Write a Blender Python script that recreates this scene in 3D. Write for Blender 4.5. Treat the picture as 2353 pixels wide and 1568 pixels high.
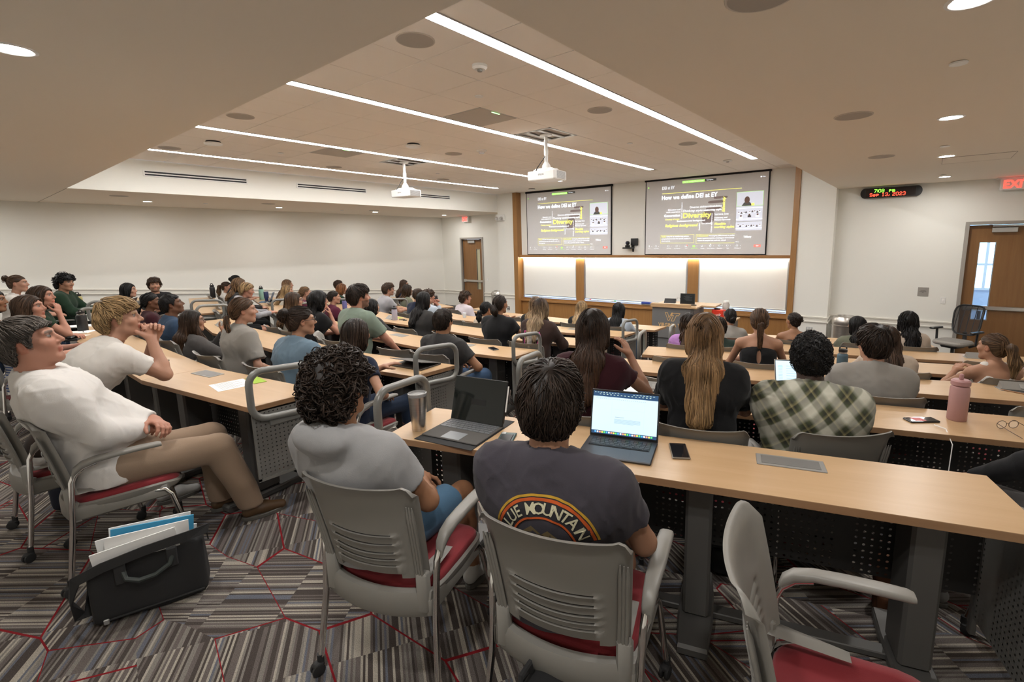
import bpy, math, random
import numpy as np
from mathutils import Vector, Matrix
R = math.radians
for o in list(bpy.data.objects):
    bpy.data.objects.remove(o)
SC = bpy.context.scene
COL = SC.collection
# ------------------------------------------------------------------ camera, world, lights, exposure
CAMZ = 1.70
CM = ((0.785907, 0.618137, -0.016034), (-0.086083, 0.135050, 0.987092), (-0.612324, 0.774383, -0.159348))
cd = bpy.data.cameras.new('camera')
cd.sensor_width = 36.0
cd.lens = 16.8883
cd.shift_x = -0.033787
cd.shift_y = -0.019945
cd.clip_start = 0.05
cam = bpy.data.objects.new('camera', cd)
COL.objects.link(cam)
cam.matrix_world = Matrix(((CM[0][0], CM[1][0], -CM[2][0], 0), (CM[0][1], CM[1][1], -CM[2][1], 0),
                           (CM[0][2], CM[1][2], -CM[2][2], CAMZ), (0, 0, 0, 1)))
SC.camera = cam
w = bpy.data.worlds.new('world')
SC.world = w
w.use_nodes = True
w.node_tree.nodes['Background'].inputs[0].default_value = (0.55, 0.7, 1.0, 1)
w.node_tree.nodes['Background'].inputs[1].default_value = 0.6
SC.view_settings.view_transform = 'Standard'
SC.view_settings.look = 'None'
SC.view_settings.gamma = 1
SC.view_settings.use_curve_mapping = False
SC.view_settings.exposure = 1.5
SC.cycles.use_denoising = True
SC.cycles.max_bounces = 9
SC.cycles.diffuse_bounces = 7
SC.cycles.glossy_bounces = 3
SC.cycles.transparent_max_bounces = 10
SC.cycles.sample_clamp_indirect = 6
STRIP = 17.0        # emission of the four linear ceiling lights
DOWN = 130.0         # emission of the round downlights
WASH = 12.0         # emission of the hidden strip above the whiteboards
CORRIDOR = 60.0

# ------------------------------------------------------------------ materials
MATS = {}
def mat(name, col=(0.8, 0.8, 0.8), rough=0.5, metal=0.0, emit=None, es=1.0, spec=None, trans=0.0, tint=False, bump=None, vary=None, sheen=0.0):
    if name in MATS:
        return MATS[name]
    m = bpy.data.materials.new(name)
    m.use_nodes = True
    nt = m.node_tree
    b = nt.nodes['Principled BSDF']
    b.inputs['Base Color'].default_value = (*col, 1)
    b.inputs['Roughness'].default_value = rough
    b.inputs['Metallic'].default_value = metal
    if spec is not None: b.inputs['Specular IOR Level'].default_value = spec
    if trans: b.inputs['Transmission Weight'].default_value = trans
    if sheen: b.inputs['Sheen Weight'].default_value = sheen
    if emit is not None:
        b.inputs['Emission Color'].default_value = (*emit, 1)
        b.inputs['Emission Strength'].default_value = es
    N, L = nt.nodes.new, nt.links.new
    cur = None
    if vary:       # (scale xyz, amount) soft colour variation in object space
        tc = N('ShaderNodeTexCoord'); mp = N('ShaderNodeMapping'); nz = N('ShaderNodeTexNoise'); mr = N('ShaderNodeMapRange')
        mp.inputs['Scale'].default_value = vary[0]
        nz.inputs['Scale'].default_value = 1.0; nz.inputs['Detail'].default_value = 5
        L(tc.outputs['Object'], mp.inputs[0]); L(mp.outputs[0], nz.inputs['Vector'])
        L(nz.outputs[0], mr.inputs[0])
        mr.inputs[1].default_value = 0.3; mr.inputs[2].default_value = 0.7
        mr.inputs[3].default_value = 1 - vary[1]; mr.inputs[4].default_value = 1 + vary[1]
        mx = N('ShaderNodeVectorMath'); mx.operation = 'SCALE'
        mx.inputs[0].default_value = col
        L(mr.outputs[0], mx.inputs['Scale'])
        cur = mx.outputs[0]
    if tint:
        at = N('ShaderNodeAttribute'); at.attribute_name = 'tint'
        mm = N('ShaderNodeVectorMath'); mm.operation = 'MULTIPLY'
        mm.inputs[0].default_value = col
        if cur: L(cur, mm.inputs[0])
        L(at.outputs['Color'], mm.inputs[1])
        cur = mm.outputs[0]
    if cur: L(cur, b.inputs['Base Color'])
    if bump:       # (scale, strength)
        tc = N('ShaderNodeTexCoord'); nz = N('ShaderNodeTexNoise'); bp = N('ShaderNodeBump')
        nz.inputs['Scale'].default_value = bump[0]; nz.inputs['Detail'].default_value = 4
        bp.inputs['Strength'].default_value = bump[1]; bp.inputs['Distance'].default_value = 0.004
        L(tc.outputs['Object'], nz.inputs['Vector']); L(nz.outputs[0], bp.inputs['Height']); L(bp.outputs[0], b.inputs['Normal'])
    MATS[name] = m
    return m

def wood(name, ca, cb, axis=0, scale=1.0, rough=0.38):
    if name in MATS: return MATS[name]
    m = mat(name, ca, rough)
    nt = m.node_tree; N, L = nt.nodes.new, nt.links.new
    b = nt.nodes['Principled BSDF']
    tc = N('ShaderNodeTexCoord'); mp = N('ShaderNodeMapping'); nz = N('ShaderNodeTexNoise'); n2 = N('ShaderNodeTexNoise'); rp = N('ShaderNodeValToRGB')
    s = [16 * scale] * 3; s[axis] = 1.1 * scale
    mp.inputs['Scale'].default_value = s
    nz.inputs['Scale'].default_value = 1; nz.inputs['Detail'].default_value = 6; nz.inputs['Roughness'].default_value = 0.65; nz.inputs['Distortion'].default_value = 0.35
    s2 = [5 * scale] * 3; s2[axis] = 0.7 * scale
    L(tc.outputs['Object'], mp.inputs[0]); L(mp.outputs[0], nz.inputs['Vector'])
    rp.color_ramp.elements[0].position = 0.32; rp.color_ramp.elements[0].color = (*cb, 1)
    rp.color_ramp.elements[1].position = 0.68; rp.color_ramp.elements[1].color = (*ca, 1)
    L(nz.outputs[0], rp.inputs[0]); L(rp.outputs[0], b.inputs['Base Color'])
    return m

def perforated(name, col, pitch=0.022, r=0.30, rough=0.45):
    if name in MATS: return MATS[name]
    m = mat(name, col, rough, 0.3)
    nt = m.node_tree; N, L = nt.nodes.new, nt.links.new
    b = nt.nodes['Principled BSDF']; out = nt.nodes['Material Output']
    tc = N('ShaderNodeTexCoord'); sx = N('ShaderNodeSeparateXYZ'); L(tc.outputs['Object'], sx.inputs[0])
    def frac(sock):
        a = N('ShaderNodeMath'); a.operation = 'DIVIDE'; L(sock, a.inputs[0]); a.inputs[1].default_value = pitch
        f = N('ShaderNodeMath'); f.operation = 'FRACT'; L(a.outputs[0], f.inputs[0])
        s = N('ShaderNodeMath'); s.operation = 'SUBTRACT'; L(f.outputs[0], s.inputs[0]); s.inputs[1].default_value = 0.5
        p = N('ShaderNodeMath'); p.operation = 'POWER'; L(s.outputs[0], p.inputs[0]); p.inputs[1].default_value = 2
        return p.outputs[0]
    ad = N('ShaderNodeMath'); ad.operation = 'ADD'; L(frac(sx.outputs[0]), ad.inputs[0]); L(frac(sx.outputs[2]), ad.inputs[1])
    lt = N('ShaderNodeMath'); lt.operation = 'LESS_THAN'; L(ad.outputs[0], lt.inputs[0]); lt.inputs[1].default_value = r * r
    # leave solid bands every 12 holes
    g = N('ShaderNodeMath'); g.operation = 'DIVIDE'; L(sx.outputs[0], g.inputs[0]); g.inputs[1].default_value = pitch * 14
    gf = N('ShaderNodeMath'); gf.operation = 'FRACT'; L(g.outputs[0], gf.inputs[0])
    gl = N('ShaderNodeMath'); gl.operation = 'LESS_THAN'; L(gf.outputs[0], gl.inputs[0]); gl.inputs[1].default_value = 12 / 14
    ml = N('ShaderNodeMath'); ml.operation = 'MULTIPLY'; L(lt.outputs[0], ml.inputs[0]); L(gl.outputs[0], ml.inputs[1])
    tr = N('ShaderNodeBsdfTransparent'); mx = N('ShaderNodeMixShader')
    L(ml.outputs[0], mx.inputs[0]); L(b.outputs[0], mx.inputs[1]); L(tr.outputs[0], mx.inputs[2]); L(mx.outputs[0], out.inputs[0])
    return m

WALL = mat('wall_paint', (0.83, 0.825, 0.775), 0.8)
CEILM = mat('soffit_paint', (0.82, 0.745, 0.64), 0.9)
TILE = mat('ceiling_tile', (0.90, 0.84, 0.77), 0.95, bump=(220, 0.12))
GRID = mat('ceiling_grid', (0.42, 0.36, 0.30), 0.8)
TRIM = mat('trim_paint', (0.72, 0.70, 0.64), 0.55)
BASEM = mat('baseboard_vinyl', (0.16, 0.16, 0.16), 0.6)
MAPLE = wood('maple_desktop', (0.53, 0.355, 0.200), (0.485, 0.315, 0.168), 0, 1.0, 0.33)
MAPLE_EDGE = wood('maple_edge', (0.36, 0.215, 0.115), (0.31, 0.175, 0.09), 0, 1.5, 0.4)
OAKV = wood('oak_vertical', (0.36, 0.185, 0.062), (0.30, 0.145, 0.045), 2, 1.6, 0.4)
OAKH = wood('oak_horizontal', (0.38, 0.195, 0.068), (0.32, 0.155, 0.05), 0, 1.6, 0.4)
DOORW = wood('door_veneer', (0.27, 0.135, 0.05), (0.225, 0.108, 0.038), 2, 1.1, 0.35)
GREYP = mat('grey_plastic', (0.225, 0.215, 0.195), 0.42, bump=(900, 0.05))
GREYD = mat('grey_steel', (0.10, 0.097, 0.092), 0.45, 0.2)
GREYR = mat('rail_grey', (0.20, 0.20, 0.188), 0.32, 0.15)
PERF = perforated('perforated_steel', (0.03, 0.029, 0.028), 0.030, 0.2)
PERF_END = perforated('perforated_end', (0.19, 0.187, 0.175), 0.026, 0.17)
CHROME = mat('chrome', (0.80, 0.79, 0.77), 0.12, 1.0)
STEEL = mat('brushed_steel', (0.62, 0.60, 0.57), 0.28, 1.0, vary=((3, 3, 120), 0.12))
RED = mat('red_fabric', (0.20, 0.008, 0.014), 0.8, bump=(700, 0.25), sheen=0.15)
BLACK = mat('black_plastic', (0.012, 0.012, 0.013), 0.35)
RUBBER = mat('black_rubber', (0.018, 0.018, 0.019), 0.6)
WHITEP = mat('white_plastic', (0.82, 0.82, 0.80), 0.35)
WHITEB = mat('whiteboard', (0.86, 0.86, 0.83), 0.22)
ALU = mat('aluminium', (0.62, 0.63, 0.63), 0.35, 0.85)
PAPER = mat('white_paper', (0.85, 0.85, 0.84), 0.8)
DARKM = mat('dark_slot', (0.012, 0.013, 0.018), 0.6)
GRILLE = mat('speaker_grille', (0.42, 0.38, 0.335), 0.8)
FRAMEP = mat('door_frame_paint', (0.36, 0.335, 0.30), 0.5)

# ------------------------------------------------------------------ mesh helpers
class MB:
    """collects vertices and faces of one mesh part"""
    def __init__(s):
        s.v = []; s.f = []; s.n = 0; s.sm = []
    def add(s, v, f, smooth=False):
        v = np.asarray(v, float).reshape(-1, 3)
        s.v.append(v)
        for q in f:
            s.f.append(tuple(int(i) + s.n for i in q)); s.sm.append(smooth)
        s.n += len(v)
        return s
    def box(s, lo, hi, bev=0.0, M=None):
        lo = np.array(lo, float); hi = np.array(hi, float)
        b = min(bev, 0.49 * float((hi - lo).min()))
        if b <= 0:
            v = np.array([[x, y, z] for x in (lo[0], hi[0]) for y in (lo[1], hi[1]) for z in (lo[2], hi[2])])
            f = [(0, 1, 3, 2), (4, 6, 7, 5), (0, 4, 5, 1), (2, 3, 7, 6), (0, 2, 6, 4), (1, 5, 7, 3)]
        else:
            v = []; f = []
            idx = {}
            for sx in (0, 1):
                for sy in (0, 1):
                    for sz in (0, 1):
                        c = np.array([(lo, hi)[sx][0], (lo, hi)[sy][1], (lo, hi)[sz][2]])
                        sg = np.array([1 - 2 * sx, 1 - 2 * sy, 1 - 2 * sz]) * b
                        for ax in range(3):
                            p = c + sg; p[ax] = c[ax]
                            idx[(sx, sy, sz, ax)] = len(v); v.append(p)
            for ax in range(3):
                a, c = [(1, 2), (0, 2), (0, 1)][ax]
                for sd in (0, 1):
                    q = []
                    for (p1, p2) in ((0, 0), (0, 1), (1, 1), (1, 0)):
                        k = [0, 0, 0]; k[ax] = sd; k[a] = p1; k[c] = p2
                        q.append(idx[(*k, ax)])
                    flip = (sd == 0) ^ (ax == 1)
                    f.append(tuple(q[::-1]) if not flip else tuple(q))
            for ax in range(3):                       # edge strips
                a, c = [(1, 2), (0, 2), (0, 1)][ax]
                for p1 in (0, 1):
                    for p2 in (0, 1):
                        k0 = [0, 0, 0]; k1 = [0, 0, 0]; k1[ax] = 1
                        k0[a] = k1[a] = p1; k0[c] = k1[c] = p2
                        f.append((idx[(*k0, a)], idx[(*k1, a)], idx[(*k1, c)], idx[(*k0, c)]))
            for sx in (0, 1):
                for sy in (0, 1):
                    for sz in (0, 1):
                        f.append(tuple(idx[(sx, sy, sz, ax)] for ax in range(3)))
            v = np.array(v)
        if M is not None: v = tr(v, M)
        return s.add(v, f)
    def tube(s, pts, r, n=10, caps=True, closed=False):
        pts = np.asarray(pts, float); m = len(pts)
        rr = np.full(m, r) if np.isscalar(r) else np.asarray(r, float)
        t = np.gradient(pts, axis=0) if not closed else np.roll(pts, -1, 0) - np.roll(pts, 1, 0)
        t /= np.linalg.norm(t, axis=1)[:, None] + 1e-12
        u = np.cross(t[0], [0, 0, 1.0])
        if np.linalg.norm(u) < 1e-3: u = np.cross(t[0], [0, 1.0, 0])
        u /= np.linalg.norm(u)
        V = []
        a = np.linspace(0, 2 * math.pi, n, endpoint=False)
        for i in range(m):
            u = u - t[i] * (u @ t[i]); u /= np.linalg.norm(u) + 1e-12
            w_ = np.cross(t[i], u)
            V.append(pts[i] + rr[i] * (np.cos(a)[:, None] * u + np.sin(a)[:, None] * w_))
        F = []
        for i in range(m if closed else m - 1):
            j = (i + 1) % m
            for k in range(n):
                l = (k + 1) % n
                F.append((i * n + k, i * n + l, j * n + l, j * n + k))
        if caps and not closed:
            F.append(tuple(range(n - 1, -1, -1))); F.append(tuple((m - 1) * n + k for k in range(n)))
        return s.add(np.concatenate(V), F, True)
    def lathe(s, prof, n=24, c=(0, 0, 0), M=None, cap0=True):
        a = np.linspace(0, 2 * math.pi, n, endpoint=False)
        V = []; F = []; off = []; k0 = 0
        for (r, z) in prof:
            off.append(k0)
            if r < 1e-6: V.append(np.array([[0, 0, z]])); k0 += 1
            else: V.append(np.stack([r * np.cos(a), r * np.sin(a), np.full(n, z)], 1)); k0 += n
        for i in range(len(prof) - 1):
            p, q = prof[i][0] < 1e-6, prof[i + 1][0] < 1e-6
            for k in range(n):
                l = (k + 1) % n
                if p and q: continue
                if p: F.append((off[i], off[i + 1] + l, off[i + 1] + k))
                elif q: F.append((off[i] + k, off[i] + l, off[i + 1]))
                else: F.append((off[i] + k, off[i] + l, off[i + 1] + l, off[i + 1] + k))
        if cap0 and prof[0][0] > 1e-6 and prof[1][0] > 1e-6: F.append(tuple(range(n - 1, -1, -1)))
        if prof[-1][0] > 1e-6 and prof[-2][0] > 1e-6: F.append(tuple(off[-1] + k for k in range(n)))
        v = np.concatenate(V)
        if M is not None: v = tr(v, M)
        return s.add(v + np.array(c), F, True)
    def prism(s, poly, z0, z1, bev=0.0):
        p = np.asarray(poly, float); n = len(p)
        if bev:
            c = p.mean(0)
            d = p - c; q = c + d * (1 - bev / (np.linalg.norm(d, axis=1)[:, None] + 1e-9))
            rings = [(q, z0), (p, z0 + bev), (p, z1 - bev), (q, z1)]
        else:
            rings = [(p, z0), (p, z1)]
        V = np.concatenate([np.column_stack([q, np.full(n, z)]) for q, z in rings]); F = []
        for i in range(len(rings) - 1):
            for k in range(n):
                l = (k + 1) % n
                F.append((i * n + k, i * n + l, (i + 1) * n + l, (i + 1) * n + k))
        F.append(tuple(range(n - 1, -1, -1))); F.append(tuple((len(rings) - 1) * n + k for k in range(n)))
        return s.add(V, F)
    def quad(s, *p):
        return s.add(p, [tuple(range(len(p)))])
    def obj(s, name, m, parent=None, angle=40):
        me = bpy.data.meshes.new(name)
        v = np.concatenate(s.v) if s.v else np.zeros((0, 3))
        me.from_pydata(v.tolist(), [], s.f)
        me.materials.append(m)
        me.polygons.foreach_set('use_smooth', s.sm)
        me.validate(verbose=False)
        o = bpy.data.objects.new(name, me)
        COL.objects.link(o)
        if any(s.sm) :
            try: me.set_sharp_from_angle(angle=R(angle))
            except Exception: pass
        if parent is not None: o.parent = parent
        return o

def tr(v, M):
    M = np.array(M)
    return np.asarray(v) @ M[:3, :3].T + M[:3, 3]
def mrot(rz=0, rx=0, ry=0, loc=(0, 0, 0)):
    return Matrix.Translation(loc) @ Matrix.Rotation(rz, 4, 'Z') @ Matrix.Rotation(rx, 4, 'X') @ Matrix.Rotation(ry, 4, 'Y')
def empty(name, loc=(0, 0, 0), rz=0.0, label=None, cat=None, group=None, M=None):
    o = bpy.data.objects.new(name, None)
    o.empty_display_size = 0.1
    COL.objects.link(o)
    o.location = loc; o.rotation_euler = (0, 0, rz)
    if M is not None: o.matrix_world = M
    return tag(o, label, cat, group)
def tag(o, label=None, cat=None, group=None, kind=None):
    if label: o['label'] = label
    if cat: o['category'] = cat
    if group: o['group'] = group
    if kind: o['kind'] = kind
    return o
KIDS = {}
def kids(o):
    return [c for c in bpy.data.objects if c.parent == o]
def dup(root, tree, loc, rz, label=None, group=None):
    r = root.copy(); COL.objects.link(r)
    r.location = loc; r.rotation_euler = (0, 0, rz)
    if label: r['label'] = label
    if group: r['group'] = group
    for ch, subs in tree:
        c = ch.copy(); COL.objects.link(c); c.parent = r
        for g in subs:
            d = g.copy(); COL.objects.link(d); d.parent = c
    return r
def tree_of(root):
    al = list(bpy.data.objects)
    return [(c, [g for g in al if g.parent == c]) for c in al if c.parent == root]
def struct(mb, name, m):
    return tag(mb.obj(name, m), kind='structure')
FONT = {}
def text_mesh(s, size, bold=0.0, shear=0.0, align='LEFT', M=None, depth=0.0, sx=1.0):
    """vertices and faces of a line of flat lettering in the local XY plane"""
    cu = bpy.data.curves.new('t', 'FONT')
    cu.body = s; cu.size = size; cu.offset = bold * size; cu.shear = shear; cu.align_x = align; cu.align_y = 'CENTER'
    cu.resolution_u = 2; cu.extrude = depth
    o = bpy.data.objects.new('t', cu)
    me = bpy.data.meshes.new_from_object(o)
    v = np.array([p.co[:] for p in me.vertices]).reshape(-1, 3)
    f = [tuple(p.vertices) for p in me.polygons]
    bpy.data.objects.remove(o); bpy.data.curves.remove(cu); bpy.data.meshes.remove(me)
    if len(v): v[:, 0] *= sx
    if M is not None and len(v): v = tr(v, M)
    return v, f
# ------------------------------------------------------------------ the room
XL, XR, YB = -13.35, 1.95, -1.6
ZC, ZS = 3.143, 2.623
RX0, RX1, RY0 = -10.17, -1.437, 1.39       # the raised part of the ceiling
TH = 0.0475                                # the screen wall is turned a little against the tile grid
def nic(u, off=0.0, z=0.0):                # point on the screen wall
    return np.array([-9.8 + u * math.cos(TH) - off * math.sin(TH), 10.72 + u * math.sin(TH) + off * math.cos(TH), z])
def rec(u, off=0.0, z=0.0):                # point on the right-hand door wall
    return np.array([0.826 + u * math.cos(TH) - off * math.sin(TH), 10.95 + u * math.sin(TH) + off * math.cos(TH), z])
def nbox(mb, u0, u1, o0, o1, z0, z1, bev=0.0, f=nic):
    M = mrot(TH, loc=f(0, 0, 0))
    return mb.box((u0, o0, z0), (u1, o1, z1), bev, M)
# rows of desks: k = 0 nearest the camera, each tier 0.1 m lower
AR = R(17.5)
CR = [1.88, 3.07, 4.23, 5.33, 6.42, 7.60]
NR = np.array([-math.sin(AR), math.cos(AR)]); UR = np.array([math.cos(AR), math.sin(AR)])
DEP = 0.45
def tz(k): return -0.1 * k
def r_end(k):
    x = -2.1 - 0.115 * k
    return np.array([x, (CR[k] + math.sin(AR) * x) / math.cos(AR)])
XRE = [0.40, 1.30, 1.35, 1.40, 1.45, 0.22]
def r_right(k):
    x = XRE[k]
    return np.array([x, (CR[k] + math.sin(AR) * x) / math.cos(AR)])
AL = R(-14.5)
UL = np.array([math.cos(AL), math.sin(AL)]); NL = np.array([-math.sin(AL), math.cos(AL)])
def l_right(k):
    p = r_end(k); return np.array([-11.6 - p[0], p[1]])
def l_left(k): return l_right(k) - UL * 3.2
def c_pts(k):                              # back edge of the centre bank, left to right
    y = 1.25 + 1.24 * k - DEP
    return [np.array([-8.42 + 0.06 * k, y + 0.27]), np.array([-7.08, y + 0.045]), np.array([-4.52, y + 0.045]), np.array([-3.16 - 0.06 * k, y + 0.27])]

def tier_line(k):                          # front of row k across the whole room
    a = r_end(k) + NR * DEP; b = a + UR * ((XR - a[0]) / UR[0])
    c = l_right(k) + NL * DEP; d = c + UL * ((XL - c[0]) / UL[0])
    return [d, c] + [p + np.array([0, DEP]) for p in c_pts(k)] + [a, b]
def carpet():
    m = mat('carpet', (0.3, 0.28, 0.25), 0.95, spec=0.1)
    nt = m.node_tree; N, L = nt.nodes.new, nt.links.new
    b = nt.nodes['Principled BSDF']
    tc = N('ShaderNodeTexCoord')
    def math_(op, a, b_=None, c=None):
        n = N('ShaderNodeMath'); n.operation = op
        for i, x in enumerate((a, b_, c)):
            if x is None: continue
            if isinstance(x, (int, float)): n.inputs[i].default_value = x
            else: L(x, n.inputs[i])
        return n.outputs[0]
    mp = N('ShaderNodeMapping'); mp.inputs['Rotation'].default_value = (0, 0, R(31)); mp.inputs['Scale'].default_value = (1.0, 2.3, 0)
    L(tc.outputs['Object'], mp.inputs[0])
    vo = N('ShaderNodeTexVoronoi'); vo.voronoi_dimensions = '2D'; vo.inputs['Scale'].default_value = 1.5; vo.inputs['Randomness'].default_value = 0.85
    L(mp.outputs[0], vo.inputs['Vector'])
    ve = N('ShaderNodeTexVoronoi'); ve.voronoi_dimensions = '2D'; ve.feature = 'DISTANCE_TO_EDGE'; ve.inputs['Scale'].default_value = 1.5; ve.inputs['Randomness'].default_value = 0.85
    L(mp.outputs[0], ve.inputs['Vector'])
    sc = N('ShaderNodeSeparateColor'); L(vo.outputs['Color'], sc.inputs[0])
    sx = N('ShaderNodeSeparateXYZ'); L(tc.outputs['Object'], sx.inputs[0])
    # the yarn direction of a patch: one of two
    pick = math_('GREATER_THAN', sc.outputs[0], 0.45)
    def along(angle):
        ca, sa = math.cos(R(angle)), math.sin(R(angle))
        return math_('ADD', math_('MULTIPLY', sx.outputs[0], ca), math_('MULTIPLY', sx.outputs[1], sa))
    t = N('ShaderNodeMix'); t.data_type = 'FLOAT'; L(pick, t.inputs[0]); L(along(128), t.inputs[2]); L(along(58), t.inputs[3])
    q = N('ShaderNodeMix'); q.data_type = 'FLOAT'; L(pick, q.inputs[0]); L(along(38), q.inputs[2]); L(along(-32), q.inputs[3])
    ts = math_('ADD', math_('MULTIPLY', t.outputs[0], 105.0), math_('MULTIPLY', sc.outputs[1], 37.0))
    # broken yarn: cell along the yarn too
    cv = N('ShaderNodeCombineXYZ'); L(math_('FLOOR', ts), cv.inputs[0]); L(math_('FLOOR', math_('MULTIPLY', q.outputs[0], 3.1)), cv.inputs[1])
    wn = N('ShaderNodeTexWhiteNoise'); wn.noise_dimensions = '2D'; L(cv.outputs[0], wn.inputs['Vector'])
    rp = N('ShaderNodeValToRGB'); e = rp.color_ramp.elements
    rp.color_ramp.interpolation = 'CONSTANT'
    e[0].position = 0; e[0].color = (0.0633, 0.0523, 0.0468, 1)
    e[1].position = 0.30; e[1].color = (0.1183, 0.1018, 0.0935, 1)
    for p_, c_ in ((0.55, (0.187, 0.1705, 0.154, 1)), (0.72, (0.33, 0.2998, 0.253, 1)), (0.87, (0.11, 0.1183, 0.143, 1)), (0.95, (0.242, 0.22, 0.187, 1))):
        n = e.new(p_); n.color = c_
    L(wn.outputs[0], rp.inputs[0])
    # the fine loops
    nz = N('ShaderNodeTexNoise'); nz.inputs['Scale'].default_value = 260; nz.inputs['Detail'].default_value = 2; L(tc.outputs['Object'], nz.inputs['Vector'])
    ml = N('ShaderNodeVectorMath'); ml.operation = 'SCALE'; L(rp.outputs[0], ml.inputs[0]); L(math_('MULTIPLY_ADD', nz.outputs[0], 1.5, 0.25), ml.inputs['Scale'])
    # red accent lines on part of the patch edges and a second, thinner set inside the patches
    line = math_('MULTIPLY', math_('LESS_THAN', ve.outputs['Distance'], 0.013), math_('GREATER_THAN', sc.outputs[2], 0.22))
    fr = math_('FRACT', math_('MULTIPLY', q.outputs[0], 1.35)); l2 = math_('MULTIPLY', math_('LESS_THAN', fr, 0.014), math_('GREATER_THAN', sc.outputs[1], 0.74))
    fr3 = math_('FRACT', math_('MULTIPLY', t.outputs[0], 3.3)); l3 = math_('MULTIPLY', math_('LESS_THAN', fr3, 0.022), math_('GREATER_THAN', sc.outputs[2], 0.66))
    lr = math_('MAXIMUM', math_('MAXIMUM', line, l2), l3)
    mx = N('ShaderNodeMix'); mx.data_type = 'RGBA'; L(lr, mx.inputs[0]); L(ml.outputs[0], mx.inputs[6]); mx.inputs[7].default_value = (0.187, 0.0121, 0.0165, 1)
    L(mx.outputs[2], b.inputs['Base Color'])
    bp = N('ShaderNodeBump'); bp.inputs['Strength'].default_value = 0.5; bp.inputs['Distance'].default_value = 0.004
    L(nz.outputs[0], bp.inputs['Height']); L(bp.outputs[0], b.inputs['Normal'])
    return m
fl = MB()
lines = [[np.array([XL, YB])] + [np.array([x, YB]) for x in (-9.5, -8.4, -7, -4.5, -3.2, -2.1)] + [np.array([XR, YB])]]
lines += [tier_line(k) for k in range(5)]
lines.append([np.array([x, 13.5]) for x in (XL, -9.5, -8.4, -7, -4.5, -3.2, -2.1, 3.5)])
for k in range(6):
    a, b = lines[k], lines[k + 1]
    for i in range(7):
        fl.quad((*a[i], tz(k)), (*a[i + 1], tz(k)), (*b[i + 1], tz(k)), (*b[i], tz(k)))
        if k < 5: fl.quad((*b[i], tz(k)), (*b[i + 1], tz(k)), (*b[i + 1], tz(k + 1)), (*b[i], tz(k + 1)))
struct(fl, 'floor', carpet())
ZF = -0.7
# walls
wl = MB().quad((XL, YB, ZF), (XL, 11.1, ZF), (XL, 11.1, ZS), (XL, YB, ZS)); struct(wl, 'wall_left', WALL)
wb = MB().quad((XR, YB, ZF), (XL, YB, ZF), (XL, YB, ZS), (XR, YB, ZS)); struct(wb, 'wall_rear', WALL)
wr = MB().quad((XR, 11.2, ZF), (XR, YB, ZF), (XR, YB, ZS), (XR, 11.2, ZS)); struct(wr, 'wall_right', WALL)
# front wall: left recess with its door opening, columns, screen wall, right recess with its door opening
DL0, DL1, DH = -13.45 + 1.08, -13.45 + 2.05, 1.87      # left door opening
wf = MB()
for (x0, x1, z0, z1) in ((XL, DL0, ZF, ZS), (DL1, -10.17, ZF, ZS), (DL0, DL1, DH, ZS)):
    wf.quad((x0, 11.1, z0), (x1, 11.1, z0), (x1, 11.1, z1), (x0, 11.1, z1))
wf.quad((-10.17, 11.1, ZF), (-10.17, 10.59, ZF), (-10.17, 10.59, ZS), (-10.17, 11.1, ZS))
wf.quad((-10.17, 10.59, ZF), (-9.42, 10.59, ZF), (-9.42, 10.59, ZC), (-10.17, 10.59, ZC))
wf.quad((-2.1, 10.59, ZF), (-1.437, 10.59, ZF), (-1.437, 10.59, ZC), (-2.1, 10.59, ZC))
wf.quad((-1.437, 10.59, ZF), (-1.437, 10.95, ZF), (-1.437, 10.95, ZC), (-1.437, 10.59, ZC))
struct(wf, 'wall_front', WALL)
ws = MB()
ws.quad(nic(0.3, 0, 1.3), nic(7.75, 0, 1.3), nic(7.75, 0, ZC), nic(0.3, 0, ZC))
struct(ws, 'wall_screen', WALL)
D0, D1 = -0.315, 0.66                                   # right door opening (u on the recess wall)
wd = MB()
for (u0, u1, z0, z1) in ((-2.4, D0, ZF, ZS), (D1, 1.2, ZF, ZS), (D0, D1, 1.885, ZS)):
    wd.quad(rec(u0, 0, z0), rec(u1, 0, z0), rec(u1, 0, z1), rec(u0, 0, z1))
struct(wd, 'wall_recess', WALL)
# ceiling: low soffit round the raised field, fascia faces
ce = MB()
def cq(x0, x1, y0, y1, z): ce.quad((x0, y0, z), (x0, y1, z), (x1, y1, z), (x1, y0, z))
cq(XL, RX0, RY0, 11.2, ZS); cq(RX1, XR, RY0, 11.3, ZS); cq(XL, XR, YB, RY0, ZS)
ceiling = struct(ce, 'ceiling', CEILM)
fa = MB()
fa.quad((RX0, 10.59, ZS), (RX0, RY0, ZS), (RX0, RY0, ZC), (RX0, 10.59, ZC))
fa.quad((RX1, RY0, ZS), (RX1, 11.2, ZS), (RX1, 11.2, ZC), (RX1, RY0, ZC))
fa.quad((RX0, RY0, ZS), (RX1, RY0, ZS), (RX1, RY0, ZC), (RX0, RY0, ZC))
fascia = struct(fa, 'trim_1', WALL)
jt = MB(); jt.box((XL, RY0 - 0.004, ZS - 0.003), (RX0, RY0 + 0.004, ZS + 0.01)); o = jt.obj('joint', GRID, ceiling)
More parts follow.
